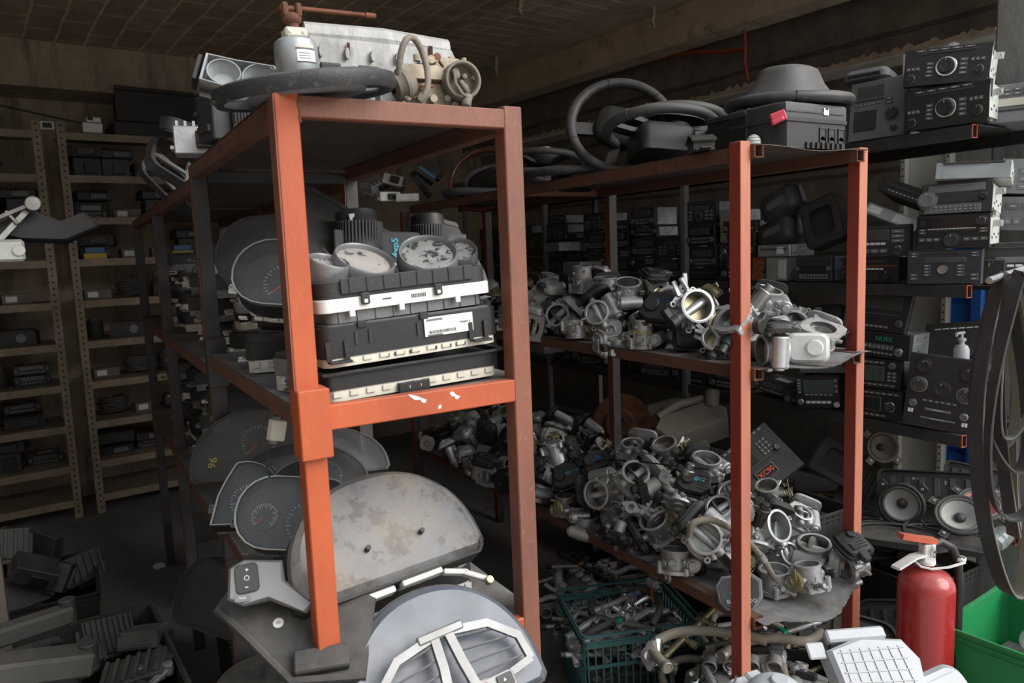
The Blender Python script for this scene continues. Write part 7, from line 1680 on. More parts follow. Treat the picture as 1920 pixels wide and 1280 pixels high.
lay_ = [(0, -.02, 2.98, .26, (50, 10, 20)), (3, .06, 2.62, .27, (14, -12, -18)), (4, -.06, 2.50, .26, (0, -8, 30)), (4, .03, 2.44, .27, (4, -6, 38)), (0, -.24, 2.9, .28, (-15, 20, 60)), (1, -.30, 2.60, .29, (12, 6, 8)), (2, -.18, 2.50, .30, (20, 20, 30)), (1, -.33, 2.36, .28, (4, 4, -10)), (0, .10, 2.85, .26, (0, 18, 70)), (2, -.10, 2.78, .27, (30, -20, 10)), (3, -.20, 2.30, .27, (6, 4, 20)), (1, .02, 2.28, .25, (3, -8, 40)),
        (4, -.25, 2.75, .34, (20, 14, -30))]
for i, x, y, z, rot in lay_: o = inst(mk[i][0], (x, y, z), rot); MODS.append([o, mk[i][1], 'crate'])
# heap behind the crate against the left
t = crate('black crate stacked with upright modules behind the lower left crate', .55, .50, .34, M_BLK, slant=.05); t.location = (-.30, 3.50, 0)
for i, (k, x, y, z, rot) in enumerate(((1, -.30, 3.42, .34, (60, 0, 25)), (2, -.18, 3.45, .38, (70, 20, -20)), (0, -.42, 3.40, .36, (50, 20, 10)), (3, -.10, 3.55, .34, (75, 0, 40)), (1, -.38, 3.60, .46, (70, -10, 60)), (2, -.25, 3.35, .42, (20, 30, 10)), (1, -.20, 3.62, .44, (80, 10, -50)), (3, -.35, 3.5, .52, (65, 10, 10)))):
    o = inst(mk[k][0], (x, y, z), rot); MODS.append([o, mk[k][1], 'stack'])
for lab, p0, p1, w_, h_ in (('long dusty grey bracket lying across the lower left crate, at the bottom frame border', at(-40, 1262, Y=2.12), at(168, 1235, Y=2.18), .10, .06), ('long dusty black arm rising from the left border across the lower left crate', at(-40, 1205, Y=2.25), at(128, 1150, Y=2.4), .06, .05)):
    t = thing('seat_bracket', lab, 'car part', (0, 0, 0)); b = MB(M_MOD); b.bar(p0, p1, w_, h_, ch=.008); b.obj('arm', t); b = MB(M_CHAR); b.cyl(p1+Vector((0, 0, -.03)), p1+Vector((0, 0, .045)), .022, n=14); b.obj('pivot', t)
for i, (x, y, z, lab) in enumerate(((-.36, 2.75, .62, 'grey-rimmed flat tray at the left frame border, upper of the two trays'), (-.38, 2.80, .54, 'grey-rimmed flat tray at the left frame border, lower of the two trays'))):
    b = MB(M_GREY); b.prism(rrect(.34, .40, .03), 0, .006); shell(b, rrect(.34, .40, .03), .006, .05, .96); o = b.obj('storage_tray'); tag(o, lab, 'tray'); o.location = (x-.20, y, z); o.rotation_euler = (R(2), 0, R(6))
b = MB(M_BLKD); b.box((0, 0, .27), (.26, .38, .54), .01); o = b.obj('cabinet'); tag(o, 'black box under the two trays at the left frame border', 'box'); o.location = (-.62, 2.80, 0)
# metal arms entering at the left border
t = thing('wiper_assembly', 'bare metal wiper frame reaching in at the left frame border, above the black lamp housings', 'car part', (0, 0, 0)); b = MB(M_STEEL); p0, p1 = at(-92, 445, Y=2.92), at(62, 382, Y=2.9); b.bar(p0, p1, .026, .014); b.cyl(p1-Vector((0, .02, 0)), p1+Vector((0, .02, 0)), .024, n=18); b.bar(at(-20, 470, Y=2.9), at(50, 395, Y=2.92), .016, .02); b.bar(at(10, 395, Y=2.9), at(34, 420, Y=2.9), .01, .01); b.obj('arm', t)
b = MB(M_BLKD); p = at(85, 420, Y=3.0); b.prism([(-.16, -.03), (-.05, .05), (.05, .0), (.12, .03), (.16, -.02), (.06, -.07), (-.08, -.06)], 0, .05, T(p) @ RX(80), ch=.01); b.obj('black_cover', t)
b = MB(M_GALVW); p = at(12, 470, Y=2.88); b.box(p, (.10, .04, .07), .008); b.cyl(p+Vector((.035, -.02, 0)), p+Vector((.035, -.03, 0)), .018, n=16); b.obj('pivot_block', t)
b = MB(M_DUSTY); p = at(-90, 430, Y=2.95); b.bar((p.x, p.y, 0), (p.x, p.y, p.z+.02), .04); o = b.obj('support_post'); tag(o, 'pale post at the left frame border carrying the bare wiper frame', 'post')
# black bins under the left rack, seen from the aisle
for i, (x, y, w, d, h, lab) in enumerate(((.515, 3.70, .32, .42, .36, 'tall black bin far back under the orange rack'), (.515, 2.85, .32, .40, .30, 'black bin with ribbed rim under the orange rack, behind the leaning cluster'), (.515, 1.83, .32, .42, .34, 'black crate under the orange rack between its dark posts'), (.515, 1.42, .32, .28, .36, 'black crate under the orange rack nearest to the camera'))):
    t = crate(lab, w, d, h, M_BLKD, slant=.04); t.location = (x, y, 0)
RODS = []
for i, (x, y, z, rot) in enumerate(((.45, 1.28, .37, (20, 30, 0)), (.52, 1.38, .38, (60, 0, 70)), (.42, 1.44, .37, (0, 60, 30)), (.58, 1.30, .38, (80, 0, 20)), (.45, 1.75, .36, (20, 30, 0)), (.55, 1.9, .37, (60, 40, 0)), (.42, 2.0, .36, (0, 20, 60)), (.40, 1.62, .36, (70, 0, 60)))):
    k = (8, 9, 3, 5, 9, 3, 8, 9)[i]; o = inst(TBP[k], (x, y, z+.02), rot, scale=1.17); RODS.append((k, o))
t = cluster('dark round-topped cluster leaning against the bins under the orange rack, at the aisle', .30, .22, arch(.30, .22), base=M_GREY, body=M_BLKD, bz=.02, fz=.04, lz=.01); pl(t, .33, 2.55, .52, (74, 0, -60))
t = cluster('cluster with white connectors lying on the near crate under the orange rack', .26, .14, arch(.26, .14), base=M_WHITE, body=M_CHAR, lens=M_BLKD, bz=.03, fz=.04, lz=.01); pl(t, .36, 2.02, .42, (12, 0, -20))
b = MB(M_LABEL); b.prism([(-.03, -.02), (.02, -.03), (.03, .01), (.0, .03), (-.025, .015)], 0, .012, ch=.004); o = b.obj('crumpled_paper'); tag(o, 'crumpled white scrap of paper on the aisle floor beside the bins', 'paper'); o.location = at(298, 1062, Z=.001); o.rotation_euler = (R(8), 0, .5)
# ================================================================ rails, castings and hoses in the crates under the red-brown rack
FR = []
def rail(m, n=4, L=.34, seed=0):
    rnd = random.Random(seed); t = thing('fuel_rail', 'x', 'car part', (0, 0, -5)); b = MB(m); b.cyl((-L/2, 0, 0), (L/2, 0, 0), .0095, n=14)
    for q in range(n):
        x = -L*.40+L*.8*q/(n-1); b.cyl((x, 0, 0), (x, -.028, -.006), .0085, n=12); b.ring((x, -.026, -.006), (x, -.042, -.010), .0115, .008, 14)
        b.box((x+.018, .012, 0), (.012, .022, .008), .001)
    b.obj('rail_tube', t); b = MB((M_PENG, M_BLUEP, M_BRASSY, M_ORHANDLE)[seed % 4]); b.box((L*.1, .0, .0), (.016, .024, .026), .002); b.obj('clip', t)
    b = MB(M_BLK); b.cyl((L/2, 0, 0), (L/2+.02, 0, 0), .008, n=12); b.obj('end_cap', t); b = MB(M_BLK); b.cyl((-L/2-.02, 0, 0), (-L/2, 0, 0), .011, n=12); b.obj('end_cap', t); return t
def castg(m, seed):
    rnd = random.Random(seed); t = thing('thermostat_housing', 'x', 'car part', (0, 0, -5)); b = MB(m); b.box((0, 0, 0), (.055, .045, .04), .008); b.ring((.02, 0, 0), (.075, 0, .006), .021, .016, 20); b.plate(eared(.024, .014, 2, 20, 4), .014, 0, .008, 28, T(-.028, 0, 0) @ RY(-90)); b.cyl((0, 0, .015), (0, .01, .05), .015, n=16); b.cyl((0, -.02, 0), (.01, -.05, -.004), .011, n=14)
    b.tube([(0, .02, 0), (.01, .045, .0), (.03, .06, -.008)], .011, 10); b.obj('casting', t)
    b = MB(M_BLK if seed % 2 else M_ORHANDLE); b.cyl((.0, -.05, -.004), (.002, -.066, -.004), .012, n=12); b.obj('cap', t); return t
def hose(m, seed):
    t = thing('coolant_hose', 'x', 'hose', (0, 0, -5)); b = MB(m); k = seed % 3
    P = ([(-.16, 0, .01), (-.08, .03, .015), (0, .0, .03), (.08, -.03, .02), (.16, .01, .01)], [(-.12, -.06, .0), (-.14, .03, .01), (-.05, .08, .02), (.08, .06, .02), (.16, .03, .01)], [(-.1, 0, .0), (-.02, .05, .02), (.08, .05, .02), (.13, -.02, .0)])[k]
    Q = []
    for i in range(len(P)-1):
        for s in range(6):
            u = s/6; p = [Vector(P[max(0, i-1)]), Vector(P[i]), Vector(P[i+1]), Vector(P[min(len(P)-1, i+2)])]
            Q.append(.5*((2*p[1])+(p[2]-p[0])*u+(2*p[0]-5*p[1]+4*p[2]-p[3])*u*u+(3*p[1]-p[0]-3*p[2]+p[3])*u**3))
    b.tube(Q+[Vector(P[-1])], .013, 12); b.obj('hose', t, smooth=60); b = MB(M_STEEL); b.ring(Vector(P[0])*1.0, Vector(P[0])+(Vector(P[1])-Vector(P[0]))*.15, .0155, .012, 14); b.obj('hose_clamp', t); return t
def intake(m):
    t = thing('intake_plate', 'x', 'car part', (0, 0, -5)); b = MB(m); b.box((0, 0, 0), (.26, .05, .03), .006)
    for q in range(4): b.ring((-.10+q*.066, -.02, .0), (-.10+q*.066, -.055, -.006), .024, .019, 18)
    b.tube([(-.12, .03, .01), (0, .05, .03), (.12, .03, .01)], .014, 10); b.obj('casting', t); b = MB(M_BLK); b.box((.06, .0, .026), (.06, .03, .022), .003); b.obj('sensor', t); return t
FK = [(rail(M_STEEL, 4, .34, 0), 'steel fuel rail with green clip'), (rail(M_BRASSY, 4, .36, 2), 'yellowish fuel rail with brass clip'), (rail(M_ALU2, 3, .30, 1), 'grey fuel rail with blue clip'), (castg(M_CHROME, 1), 'shiny casting with black cap'), (castg(M_ALU, 2), 'casting with orange cap'), (castg(M_ALU2, 3), 'dull casting with black cap'),
      (hose(M_HOSE, 0), 'dusty wavy hose'), (hose(M_HOSE, 1), 'dusty hooked hose'), (intake(M_ALU2), 'dull intake plate with four ports'), (rail(M_BLKD, 4, .30, 3), 'black fuel rail with orange clip'), (hose(M_RUBBER, 2), 'short black hose')]
def heap(cx, cy, rz, w, d, z0, n, kinds, where, seed, top=.16, flat=True):
    rnd = random.Random(seed); k = 0
    for i in range(n):
        u, v = rnd.uniform(-.5, .5), rnd.uniform(-.5, .5); p = Vector((u*w, v*d, 0)); p.rotate(Euler((0, 0, R(rz)))); q = rnd.choice(kinds)
        z = z0+top*(i/n)*(1-1.2*max(abs(u), abs(v)))
        o = inst(FK[q][0], (cx+p.x, cy+p.y, z), (rnd.uniform(-30, 30), rnd.uniform(-14, 14) if q not in (3, 4, 5) else rnd.uniform(-70, 70), rnd.uniform(0, 360) if q in (3, 4, 5, 10) else rz+rnd.choice((0, 0, 90, 30, -30))+rnd.uniform(-20, 20)))
        FR.append((FK[q][1], o, where))
heap(1.61, 2.02, -20, .24, .2, .17, 34, (0, 1, 2, 9, 0, 3, 5, 8, 10), 'in the teal crate', 5, .22)
heap(1.74, 1.56, -38, .34, .16, .13, 34, (3, 3, 4, 5, 3, 5, 6, 7, 8, 1), 'in the black crate before the teal one', 8, .20)
heap(1.86, 2.55, 0, .5, .35, .04, 26, (2, 5, 9, 10, 8, 5), 'on the floor behind the teal crate', 3, .22)
heap(1.95, 1.78, -30, .2, .25, .10, 16, (6, 7, 1, 8, 0), 'beside the black crate under the low shelf', 13, .22)
# foreground hoses and rails as in the picture
for lab, k, px, py, Y, rot in (('long dusty hose bending around the left of the front post in the black crate', 7, 1330, 1225, 1.52, (0, 0, -30)), ('dusty hose lying right of the front post above the white dome', 6, 1450, 1215, 1.50, (0, 0, -14)), ('steel rail with an orange end right of the front post', 0, 1450, 1192, 1.56, (10, 0, -8)), ('yellowish slotted rail lying across the back of the black crate', 1, 1300, 1178, 1.75, (0, -14, 10)), ('shiny casting nearest to the camera at the left of the black crate', 3, 1225, 1235, 1.62, (10, 40, 30))):
    o = inst(FK[k][0], at(px, py, Y=Y), rot, label=lab, scale=1.15)
b = MB(M_BLKD); b.box((0, 0, .07), (.36, .30, .14), .01); o = b.obj('packed_rails'); o['kind'] = 'stuff'; tag(o, 'dark packed car parts filling the bottom of the teal crate', 'car parts'); o.location = (1.61, 2.02, .01); o.rotation_euler = (0, 0, R(-20))
b = MB(M_BLKD); b.box((0, 0, .05), (.42, .22, .10), .01); o = b.obj('packed_castings'); o['kind'] = 'stuff'; tag(o, 'dark packed car parts filling the bottom of the black crate', 'car parts'); o.location = (1.74, 1.56, .01); o.rotation_euler = (0, 0, R(-38))

# dark bins and covers under the radio rack
for lab, x, y, w, d, h in (('black bin under the speaker shelf behind the extinguisher', 2.80, 1.72, .36, .42, .30), ('black bin under the speaker shelf, deeper in than the one behind the extinguisher', 2.80, 2.28, .36, .46, .32)):
    t = crate(lab, w, d, h, M_BLKD, slant=.04); t.location = (x, y, 0)
for lab, p, rot, w, d in (('dusty black curved cover on the floor behind the foot of the right front post', (2.36, 1.66, .10), (50, 10, -50), .34, .22), ('black wheel-arch liner piece leaning against the bin behind the extinguisher', (2.52, 1.55, .14), (64, -12, -62), .30, .24), ('flat dusty black panel lying on the floor right of the red-brown rack', (2.40, 1.35, .012), (2, 0, -20), .36, .28)):
    b = MB(M_BLKD); b.prism(rrect(w, d, .06), 0, .01); shell(b, rrect(w, d, .06), .01, .03, .93)
    for q in range(5): b.box((-w*.3+q*w*.15, 0, .014), (.012, d*.7, .01), .001)
    o = b.obj('plastic_cover'); tag(o, lab, 'car part'); o.location = p; o.rotation_euler = tuple(R(a) for a in rot)
for i, (k, x, y, z, rot) in enumerate(((1, 2.78, 1.66, .31, (20, 10, 30)), (2, 2.72, 1.80, .31, (40, 0, -30)), (3, 2.85, 1.62, .33, (10, 30, 60)), (1, 2.80, 2.2, .33, (14, 0, 10)), (2, 2.74, 2.35, .33, (30, 20, 50)))):
    o = inst(mk[k][0], (x, y, z), rot); MODS.append([o, mk[k][1], 'bins'])
# ================================================================ throttle bodies seen whole at the face of the two heaps
HEROES = []
def aim(o, d, roll=0):
    q = Vector(d).to_track_quat('Z', 'Y') @ Quaternion((0, 0, 1), R(roll)); o.rotation_mode = 'QUATERNION'; o.rotation_quaternion = q
def toc(p): v = CAM-Vector(p); v.normalize(); return v
UP = Vector((0, 0, 1))
def hero(kind, px, py, up, side, scale, label, X=None, Y=None, roll=0, pen=None):
    p = at(px, py, X=X, Y=Y); c = toc(p); d = c*(1-up)+UP*up+_r*side; d.normalize()
    o = inst(TBP[kind], p, label=label, scale=scale); aim(o, d, roll); o['category'] = 'car part'; HEROES.append((o, .078*scale))
    if pen: text(pen[0], pen[1], pen[2], pen[3], o)
    return o
LS, MS = 'low shelf', 'middle shelf'
hero(5, 1190, 892, .45, .15, 1.25, 'whitish throttle body with bore tilted up, above the big left-facing pipe on the low shelf', X=1.66, roll=30)
hero(4, 1133, 925, -.05, -.75, 1.25, 'throttle body whose wide pipe mouth faces left, near the left edge of the low shelf', X=1.63, roll=200)
hero(0, 1082, 955, .9, 0, 1.0, 'small throttle body standing bore up at the left edge of the low shelf, nearest the orange rack', X=1.62, roll=10)
hero(4, 1098, 985, .85, .1, 1.15, 'wide bright throttle body bore up with violet writing at the left edge of the low shelf', X=1.63, roll=-60, pen=('SFR', .022, M_PENV, T(.0815, -.01, 0) @ RY(90) @ RZ(90)))
hero(6, 1177, 1020, .92, 0, 1.25, 'tall straight throttle body standing bore up on the low shelf, beside the bent steel bracket', X=1.64, roll=40)
hero(4, 1236, 990, .62, -.35, 1.2, 'throttle body with bore up left and white handwriting on its black cover, low shelf', X=1.68, roll=-120, pen=('SAFRANE 11', .012, M_PENW, T(.0845, -.012, 0) @ RY(90) @ RZ(90)))
hero(1, 1322, 1010, .12, .0, 1.25, 'dull throttle body with open bore facing the camera, just left of the front post on the low shelf', Y=1.60, roll=140)
hero(2, 1185, 838, .8, 0, 1.25, 'dusty throttle body bore up at the crest of the low heap, left of the pair', X=1.80, roll=70)
hero(7, 1248, 842, .7, -.2, 1.2, 'throttle body bore up at the crest of the low heap, below the beige housing', X=1.84, roll=0)
hero(1, 1322, 874, .75, .15, 1.25, 'throttle body bore up at the crest of the low heap, nearest the front post', X=1.86, roll=100)
hero(11, 1062, 893, .3, -.1, 1.25, 'black actuator housing with pale blue writing at the left of the low heap', X=1.64, roll=20, pen=('CAMRY 07', .016, M_PENLB, T(.01, .0, .0235)))
hero(10, 1118, 868, .5, -.2, 1.1, 'dusty actuator housing scribbled in bright blue near the crest of the low heap', X=1.70, roll=40, pen=('zwB', .034, M_PENB, T(-.005, .0, .024)))
hero(11, 1300, 905, .35, .1, 1.15, 'black actuator housing with pale writing left of the front post, upper low heap', X=1.74, roll=-20, pen=('#07', .02, M_PENLB, T(.015, .005, .0235)))
hero(8, 1275, 925, .4, .3, 1.15, 'bright valve with a round cap left of the front post, upper low heap', X=1.70, roll=60)
hero(4, 1438, 990, .15, .75, 1.15, 'throttle body with big bore facing right, just right of the front post on the low shelf', Y=1.56, roll=60)
hero(3, 1440, 925, .7, -.1, 1.1, 'dull throttle body bore up with a fabric rag over it, highest right of the front post', Y=1.66, roll=20)
hero(1, 1452, 1085, .95, 0, 1.15, 'dull throttle body standing bore up on the bare sheet right of the front post', Y=1.50, roll=140)
hero(5, 1526, 1030, .78, .05, 1.35, 'large whitish throttle body bore up at the right front corner of the low shelf', Y=1.56, roll=-30)
hero(6, 1268, 1062, .93, 0, 1.2, 'dusty throttle body standing on its broad flange at the left edge of the low shelf, near the front', X=1.65, roll=10)
hero(9, 1215, 955, .5, .2, 1.2, 'dull elbow valve below the big whitish throttle body on the low heap', X=1.66, roll=110)
hero(0, 1375, 930, .5, -.3, 1.2, 'throttle body with wide bore up left, partly behind the front post on the low heap', Y=1.66, roll=-30)
# middle shelf
hero(0, 1030, 535, .92, 0, 1.15, 'throttle body standing bore up at the far left of the middle heap, beside the brown post', X=1.72, roll=20)
hero(6, 1092, 530, .92, 0, 1.2, 'dusty throttle body standing bore up, second from the brown post at the back of the middle heap', X=1.76, roll=60)
hero(1, 1135, 535, .92, 0, 1.1, 'throttle body standing bore up, third from the brown post at the back of the middle heap', X=1.76, roll=100)
hero(4, 1176, 552, .7, .05, 1.1, 'throttle body with wide dusty bore up, behind the blue-written actuator on the middle heap', X=1.74, roll=0)
hero(5, 1047, 592, .15, -.15, 1.15, 'throttle body with open bore facing the camera at the left of the middle heap', X=1.63, roll=45)
hero(0, 1122, 588, .2, -.25, 1.2, 'throttle body with violet tinted bore facing the camera in the middle heap', X=1.64, roll=120)
hero(6, 1206, 632, .96, 0, 1.1, 'bright upright throttle body with yellow handwriting at the edge of the middle shelf', X=1.625, roll=75, pen=('UTO 018', .016, M_PENY, T(-.0315, -.0, .018) @ RY(-90) @ RZ(-90)))
hero(11, 1240, 580, .35, -.15, 1.35, 'slate-black actuator housing with bright blue writing in the middle heap', X=1.66, roll=-10, pen=('V.6  TU', .018, M_PENB, T(.005, .01, .0236)))
hero(7, 1300, 578, .2, .35, 1.4, 'beige dusted throttle body with big bore facing right in the middle heap', X=1.68, roll=30)
hero(2, 1160, 642, .9, 0, 1.1, 'flat silver throttle body lying at the edge of the middle shelf, left of the yellow-written one', X=1.625, roll=200)
hero(3, 1345, 640, .3, -.2, 1.15, 'dull throttle body with cylinder toward the camera, just left of the front post on the middle shelf', X=1.66, roll=80)
hero(1, 1436, 560, .75, .25, 1.1, 'tall throttle body tilted bore up, highest right of the front post on the middle shelf', Y=1.62, roll=45)
hero(5, 1488, 608, .0, .05, 1.12, 'whitish throttle body with square flange and open bore facing the camera, right of the front post', Y=1.58, roll=0)
hero(2, 1448, 650, .9, -.05, 1.05, 'bright throttle body on its side against the front post on the middle shelf', Y=1.50, roll=150)
t = thing('filter_box', 'white rounded plastic box with a round bump at the front of the middle shelf', 'car part', (0, 0, 0)); b = MB(M_WHITE); b.prism(rrect(.112, .082, .022), 0, .028, ch=.008); b.cyl((.018, .0, .026), (.018, 0, .037), .024, n=30, ch=.004); b.prism(rrect(.118, .088, .024), .004, .009); b.obj('box', t)
b = MB(M_ALU); b.cyl((-.03, 0, 0), (-.03, 0, -.06), .028, n=24); b.box((-.05, 0, -.03), (.05, .06, .04), .004); b.obj('housing', t)
p = at(1515, 652, Y=1.425); t.location = p; HEROES.append((t, .115))
c_ = toc(p); xax = (_r - c_*_r.dot(c_)).normalized(); yax = c_.cross(xax); t.rotation_mode = 'QUATERNION'; t.rotation_quaternion = Matrix(((xax.x, yax.x, c_.x), (xax.y, yax.y, c_.y), (xax.z, yax.z, c_.z))).to_quaternion()
# framed oval cover with white writing, foot of the front post on the low shelf
t = thing('mirror_cover', 'dark oval cover in a pale frame with white writing, half behind the front post on the low shelf', 'car part', (0, 0, 0)); b = MB(M_GREY); b.prism([(-.066, -.03), (-.045, -.055), (.03, -.058), (.062, -.02), (.066, .03), (.04, .052), (-.05, .046), (-.07, .02)], -.02, .002, ch=.004); b.obj('shell', t)
b = MB(M_BLKG); b.prism([(-.056, -.026), (-.04, -.046), (.028, -.050), (.052, -.016), (.056, .024), (.034, .042), (-.044, .038), (-.06, .016)], .002, .005); b.obj('dark_panel', t); text('R   2003', .017, M_PENW, T(.0, -.008, .0056), t); text('SU  REGADO', .015, M_PENW, T(.0, -.030, .0056), t)
p = at(1388, 1108, Y=1.50); t.location = p; c_ = (toc(p)+Vector((0, 0, .25))).normalized(); xax = (_r - c_*_r.dot(c_)).normalized(); yax = c_.cross(xax); t.rotation_mode = 'QUATERNION'; t.rotation_quaternion = Matrix(((xax.x, yax.x, c_.x), (xax.y, yax.y, c_.y), (xax.z, yax.z, c_.z))).to_quaternion(); HEROES.append((t, .13))
# hose, wire and bracket running over the low heap
def spl(P, k=6):
    Q = []; P = [Vector(p) for p in P]
    for i in range(len(P)-1):
        a, b_, c, d = P[max(0, i-1)], P[i], P[i+1], P[min(len(P)-1, i+2)]
        for s in range(k): u = s/k; Q.append(.5*((2*b_)+(c-a)*u+(2*a-5*b_+4*c-d)*u*u+(3*b_-a-3*c+d)*u**3))
    return Q+[P[-1]]
t = thing('coolant_hose', 'long dusty hose crossing behind the front post over the low heap, ending in a round valve', 'hose', (0, 0, 0)); b = MB(M_HOSE); b.tube(spl([at(1292, 1005, Y=1.545), at(1300, 980, Y=1.53), at(1335, 975, Y=1.51), at(1385, 1000, Y=1.50), at(1425, 1040, Y=1.49), at(1450, 1080, Y=1.475), at(1470, 1104, Y=1.465)]), .0095, 12); b.obj('hose', t, smooth=60)
b = MB(M_STEEL); p = at(1425, 1040, Y=1.49); q = at(1433, 1052, Y=1.487); b.ring(p, q, .0125, .0096, 16); b.obj('hose_clamp', t)
b = MB(M_ALU2); p = at(1470, 1104, Y=1.465); b.cyl(p, p+toc(p)*.02+Vector((.02, 0, -.01)), .018, n=20); b.cyl(p+Vector((.0, -.01, -.0)), p+Vector((.012, -.035, -.01)), .009, n=14); b.obj('valve', t)
t = thing('black_wire', 'thin black wire lying over the crest of the low heap', 'cable', (0, 0, 0)); b = MB(M_WIRE); b.tube(spl([at(1082, 878, X=1.69), at(1110, 866, X=1.68), at(1170, 863, X=1.68), at(1240, 870, X=1.70), at(1290, 876, X=1.74), at(1330, 880, X=1.76)]), .0028, 6); b.obj('wire', t, smooth=60)
t = thing('steel_bracket', 'bent pale steel bracket hanging over the left edge of the low shelf', 'bracket', (0, 0, 0)); b = MB(M_STEEL); p0, p1, p2 = at(1195, 1040, X=1.60), at(1222, 1050, X=1.60), at(1226, 1098, X=1.60)
b.tube([p0+Vector((.03, .02, .01)), p0, p1], .01, flat=(.035, .003), up=(0, 0, 1)); b.tube([p1, p2], .01, flat=(.03, .003), up=(1, 0, 0)); b.obj('plate', t, smooth=0); b = MB(M_GREY); b.cyl(p2+Vector((-.005, .02, .012)), p2+Vector((-.005, -.02, .012)), .015, n=18); b.obj('motor', t)
b = MB(M_ORWIRE); b.tube([p2+Vector((-.01, 0, .0)), p2+Vector((-.008, 0, -.03)), p2+Vector((-.002, .004, -.06))], .0022, 6); b.obj('orange_wire', t)
b = MB(M_LABEL); q = at(1500, 940, Y=1.66); b.tube([at(1478, 965, Y=1.66), at(1480, 948, Y=1.66), at(1492, 940, Y=1.66), at(1520, 952, Y=1.66)], .004, flat=(.010, .002), up=(0, 0, 1)); o = b.obj('wire_clip', smooth=0); tag(o, 'white bent wire clip above the whitish throttle body at the right front corner', 'clip')
# radio with green writing seen behind the white box
t = radio('black radio with green handwriting seen between the white box and the right front post', .19, .10, .12, M_BLK, M_BLKD, [('btns', .1, .15, .9, .4, 8, 1, M_BTN), ('knob', .9, .6, .01, M_BTN, M_BTN)]); text('VENTO', .022, M_PENG, T(-.01, -.0045, .068) @ RX(90), t); p = at(1545, 665, X=2.60); t.location = (p.x, p.y, Z2+.19); t.rotation_euler = (0, 0, R(-80))
t = disp_unit('dark grey bezel lying tilted on the radio with green handwriting', .2, .12, .06); p = at(1540, 590, X=2.72); t.location = (p.x, p.y, Z2+.34); t.rotation_euler = (R(60), R(-8), R(-80))

for lab, x, y, h, d in (('dark bin between the two right racks, under the tilted orange-written radio', 2.34, 2.02, .56, .5), ('dark bin between the two right racks, under the brake discs', 2.34, 2.75, .60, .6)):
    t = crate(lab, .40, d, h, M_BLKD, slant=.03); t.location = (x, y, 0)
    b = MB(M_BLKD); b.box((0, 0, h*.46), (.34, d*.86, h*.9), .01); o = b.obj('packed_parts'); o['kind'] = 'stuff'; tag(o, 'dark packed car parts filling the '+lab.split(',')[0]+(', front' if y < 2.5 else ', rear'), 'car parts'); o.location = (x, y, .006)
for k, px, py, up, side, sc, lab, Y, roll in ((2, 1500, 965, .6, .4, 1.1, 'small throttle body leaning behind the whitish one at the right front corner', 1.68, 40), (9, 1418, 1000, .3, .3, 1.1, 'dull valve wedged right of the front post under the hose', 1.56, 70), (3, 1580, 985, .7, .2, 1.0, 'throttle body at the far right back of the low shelf front', 1.80, 10),
        (0, 1475, 1040, .2, .6, 1.0, 'throttle body lying between the big right-facing bore and the whitish corner one', 1.60, 90), (10, 1560, 1075, .9, 0, .9, 'dark flat housing under the whitish throttle body at the right front corner', 1.53, 20), (2, 1350, 955, .5, -.2, 1.15, 'throttle body left of the front post above the open-bored dull one', 1.62, 50),
        (6, 1150, 960, .6, .2, 1.15, 'slim throttle body under the left-facing pipe on the low heap', None, 70), (3, 1205, 925, .5, -.3, 1.15, 'dull throttle body right of the left-facing pipe on the low heap', None, 170), (1, 1395, 640, .9, 0, 1.1, 'throttle body right behind the front post on the middle shelf', 1.56, 60), (8, 1400, 590, .5, .3, 1.2, 'bright valve behind the front post on the middle heap', 1.62, 30)):
    hero(k, px, py, up, side, sc, lab, Y=Y, X=None if Y else 1.68, roll=roll)
# take away the heaped pieces these stand in for
def clear(L):
    keep = []
    for k, o in L:
        if any((o.location-(h.location)).length < r*.72+.028 for h, r in HEROES):
            for ch in list(o.children): bpy.data.objects.remove(ch)
            bpy.data.objects.remove(o)
        else: keep.append((k, o))
    return keep
for key in PILES: PILES[key] = clear(PILES[key])
# ================================================================ labels that single out each heaped thing, by look and place
ORD = ['first', 'second', 'third', 'fourth', 'fifth', 'sixth', 'seventh', 'eighth', 'ninth', 'tenth', 'eleventh', 'twelfth', 'thirteenth', 'fourteenth', 'fifteenth', 'sixteenth', 'seventeenth', 'eighteenth', 'nineteenth', 'twentieth'] + ['twenty-'+q for q in ('first', 'second', 'third', 'fourth', 'fifth', 'sixth', 'seventh', 'eighth', 'ninth')]+['thirtieth']+['thirty-'+q for q in ('first', 'second', 'third', 'fourth', 'fifth', 'sixth', 'seventh', 'eighth', 'ninth')]
LOOK = ['bright throttle body with black cover', 'dull throttle body with charcoal cover', 'small throttle body with metal cover', 'dull cable-pull throttle body', 'wide-bore throttle body with black cover', 'whitish throttle body',
        'slim dull throttle body with black cover', 'bright cable-pull throttle body', 'bright elbowed metering valve', 'dull elbowed metering valve', 'dusty black actuator housing', 'black actuator housing']
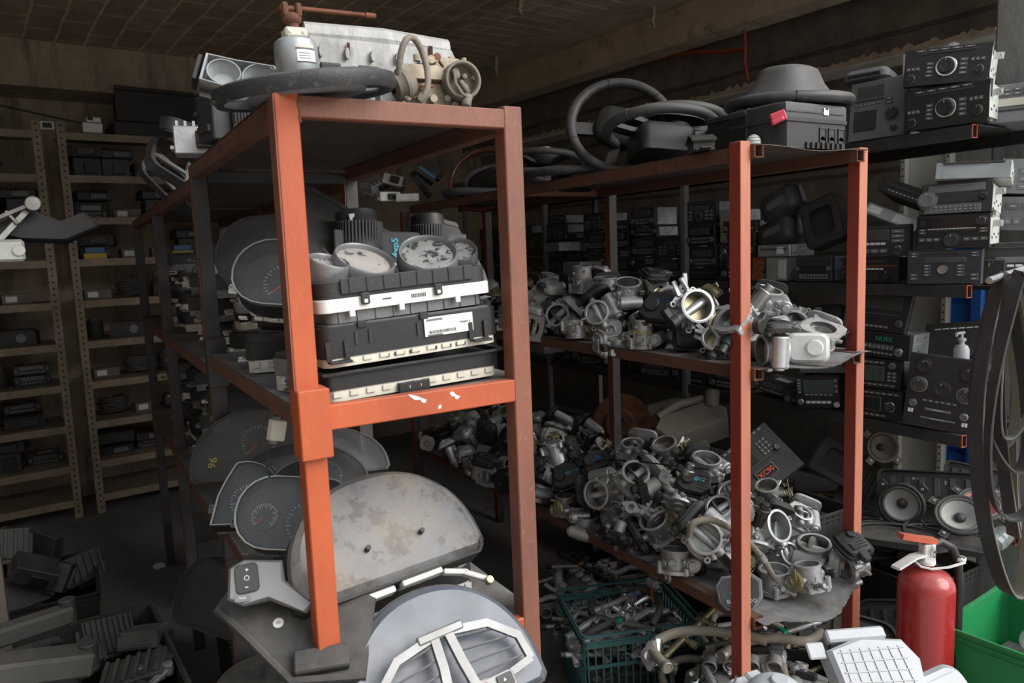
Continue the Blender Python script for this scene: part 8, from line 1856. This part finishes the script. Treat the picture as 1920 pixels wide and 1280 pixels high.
def ordinals(objs, look, where, group):
    """objs: (kind key, object); same look -> numbered from left to right in the photo"""
    by = {}
    for k, o in objs: by.setdefault(look(k), []).append(o)
    for lk, L in by.items():
        L.sort(key=lambda o: pix(o.location)[0])
        for i, o in enumerate(L):
            o['label'] = (ORD[i]+' '+lk+' from the left, '+where) if len(L) > 1 else 'the one '+lk+' '+where
            o['category'] = 'car part'; o['group'] = group
bpy.context.view_layer.update()
ordinals(PILES['mid'], lambda k: LOOK[k], 'on the middle shelf', 'engine parts heaped on the middle shelf')
ordinals(PILES['low'], lambda k: LOOK[k], 'on the low shelf', 'engine parts heaped on the low shelf')
def ord_list(rows, group, cat='car part'):
    by = {}
    for look, o, where in rows: by.setdefault((look, where), []).append(o)
    for (look, where), L in by.items():
        L.sort(key=lambda o: pix(o.location)[0])
        for i, o in enumerate(L):
            o['label'] = (ORD[i]+' '+look+' from the left, '+where) if len(L) > 1 else 'the one '+look+' '+where
            o['category'] = cat; o['group'] = group+' '+where
ord_list([(l, o, sh+' radio shelf') for o, l, sh, y, z in RADIOS], 'car radios', 'car radio')
ord_list([(l, o, p+', '+s+' shelf back bays of the orange rack') for o, l, s, p in CLUSTERS], 'instrument clusters')
ord_list([(l, o, side+' bay, '+ORD[k]+' cream shelf from the top') for o, l, k, side in BACKS], 'goods')
ord_list([(l, o, {'crate': 'in the lower left crate', 'stack': 'standing behind the lower left crate', 'bins': 'on the bins under the speaker shelf'}[w]) for o, l, w in MODS], 'control modules')
ord_list([(l, o, w) for l, o, w in FR], 'engine parts')
ordinals(RODS, lambda k: LOOK[k], 'in the crates under the orange rack', 'engine parts under the orange rack')
for o in bpy.data.objects:
    if o.parent is None and o.type in ('MESH', 'EMPTY') and 'kind' not in o and 'label' in o:
        w = o['label'].split()
        for drop in ('the', 'a', 'an', 'its', 'just'):
            while len(w) > 16 and drop in w[1:]: w.pop(len(w)-1-w[::-1].index(drop))
        while len(w) > 16: w.pop()
        while w[-1] in ('the', 'a', 'of', 'on', 'in', 'with', 'and', 'by', 'at', 'to', 'its', 'beside', 'under', 'behind', 'from'): w.pop()
        o['label'] = ' '.join(w).rstrip(',')
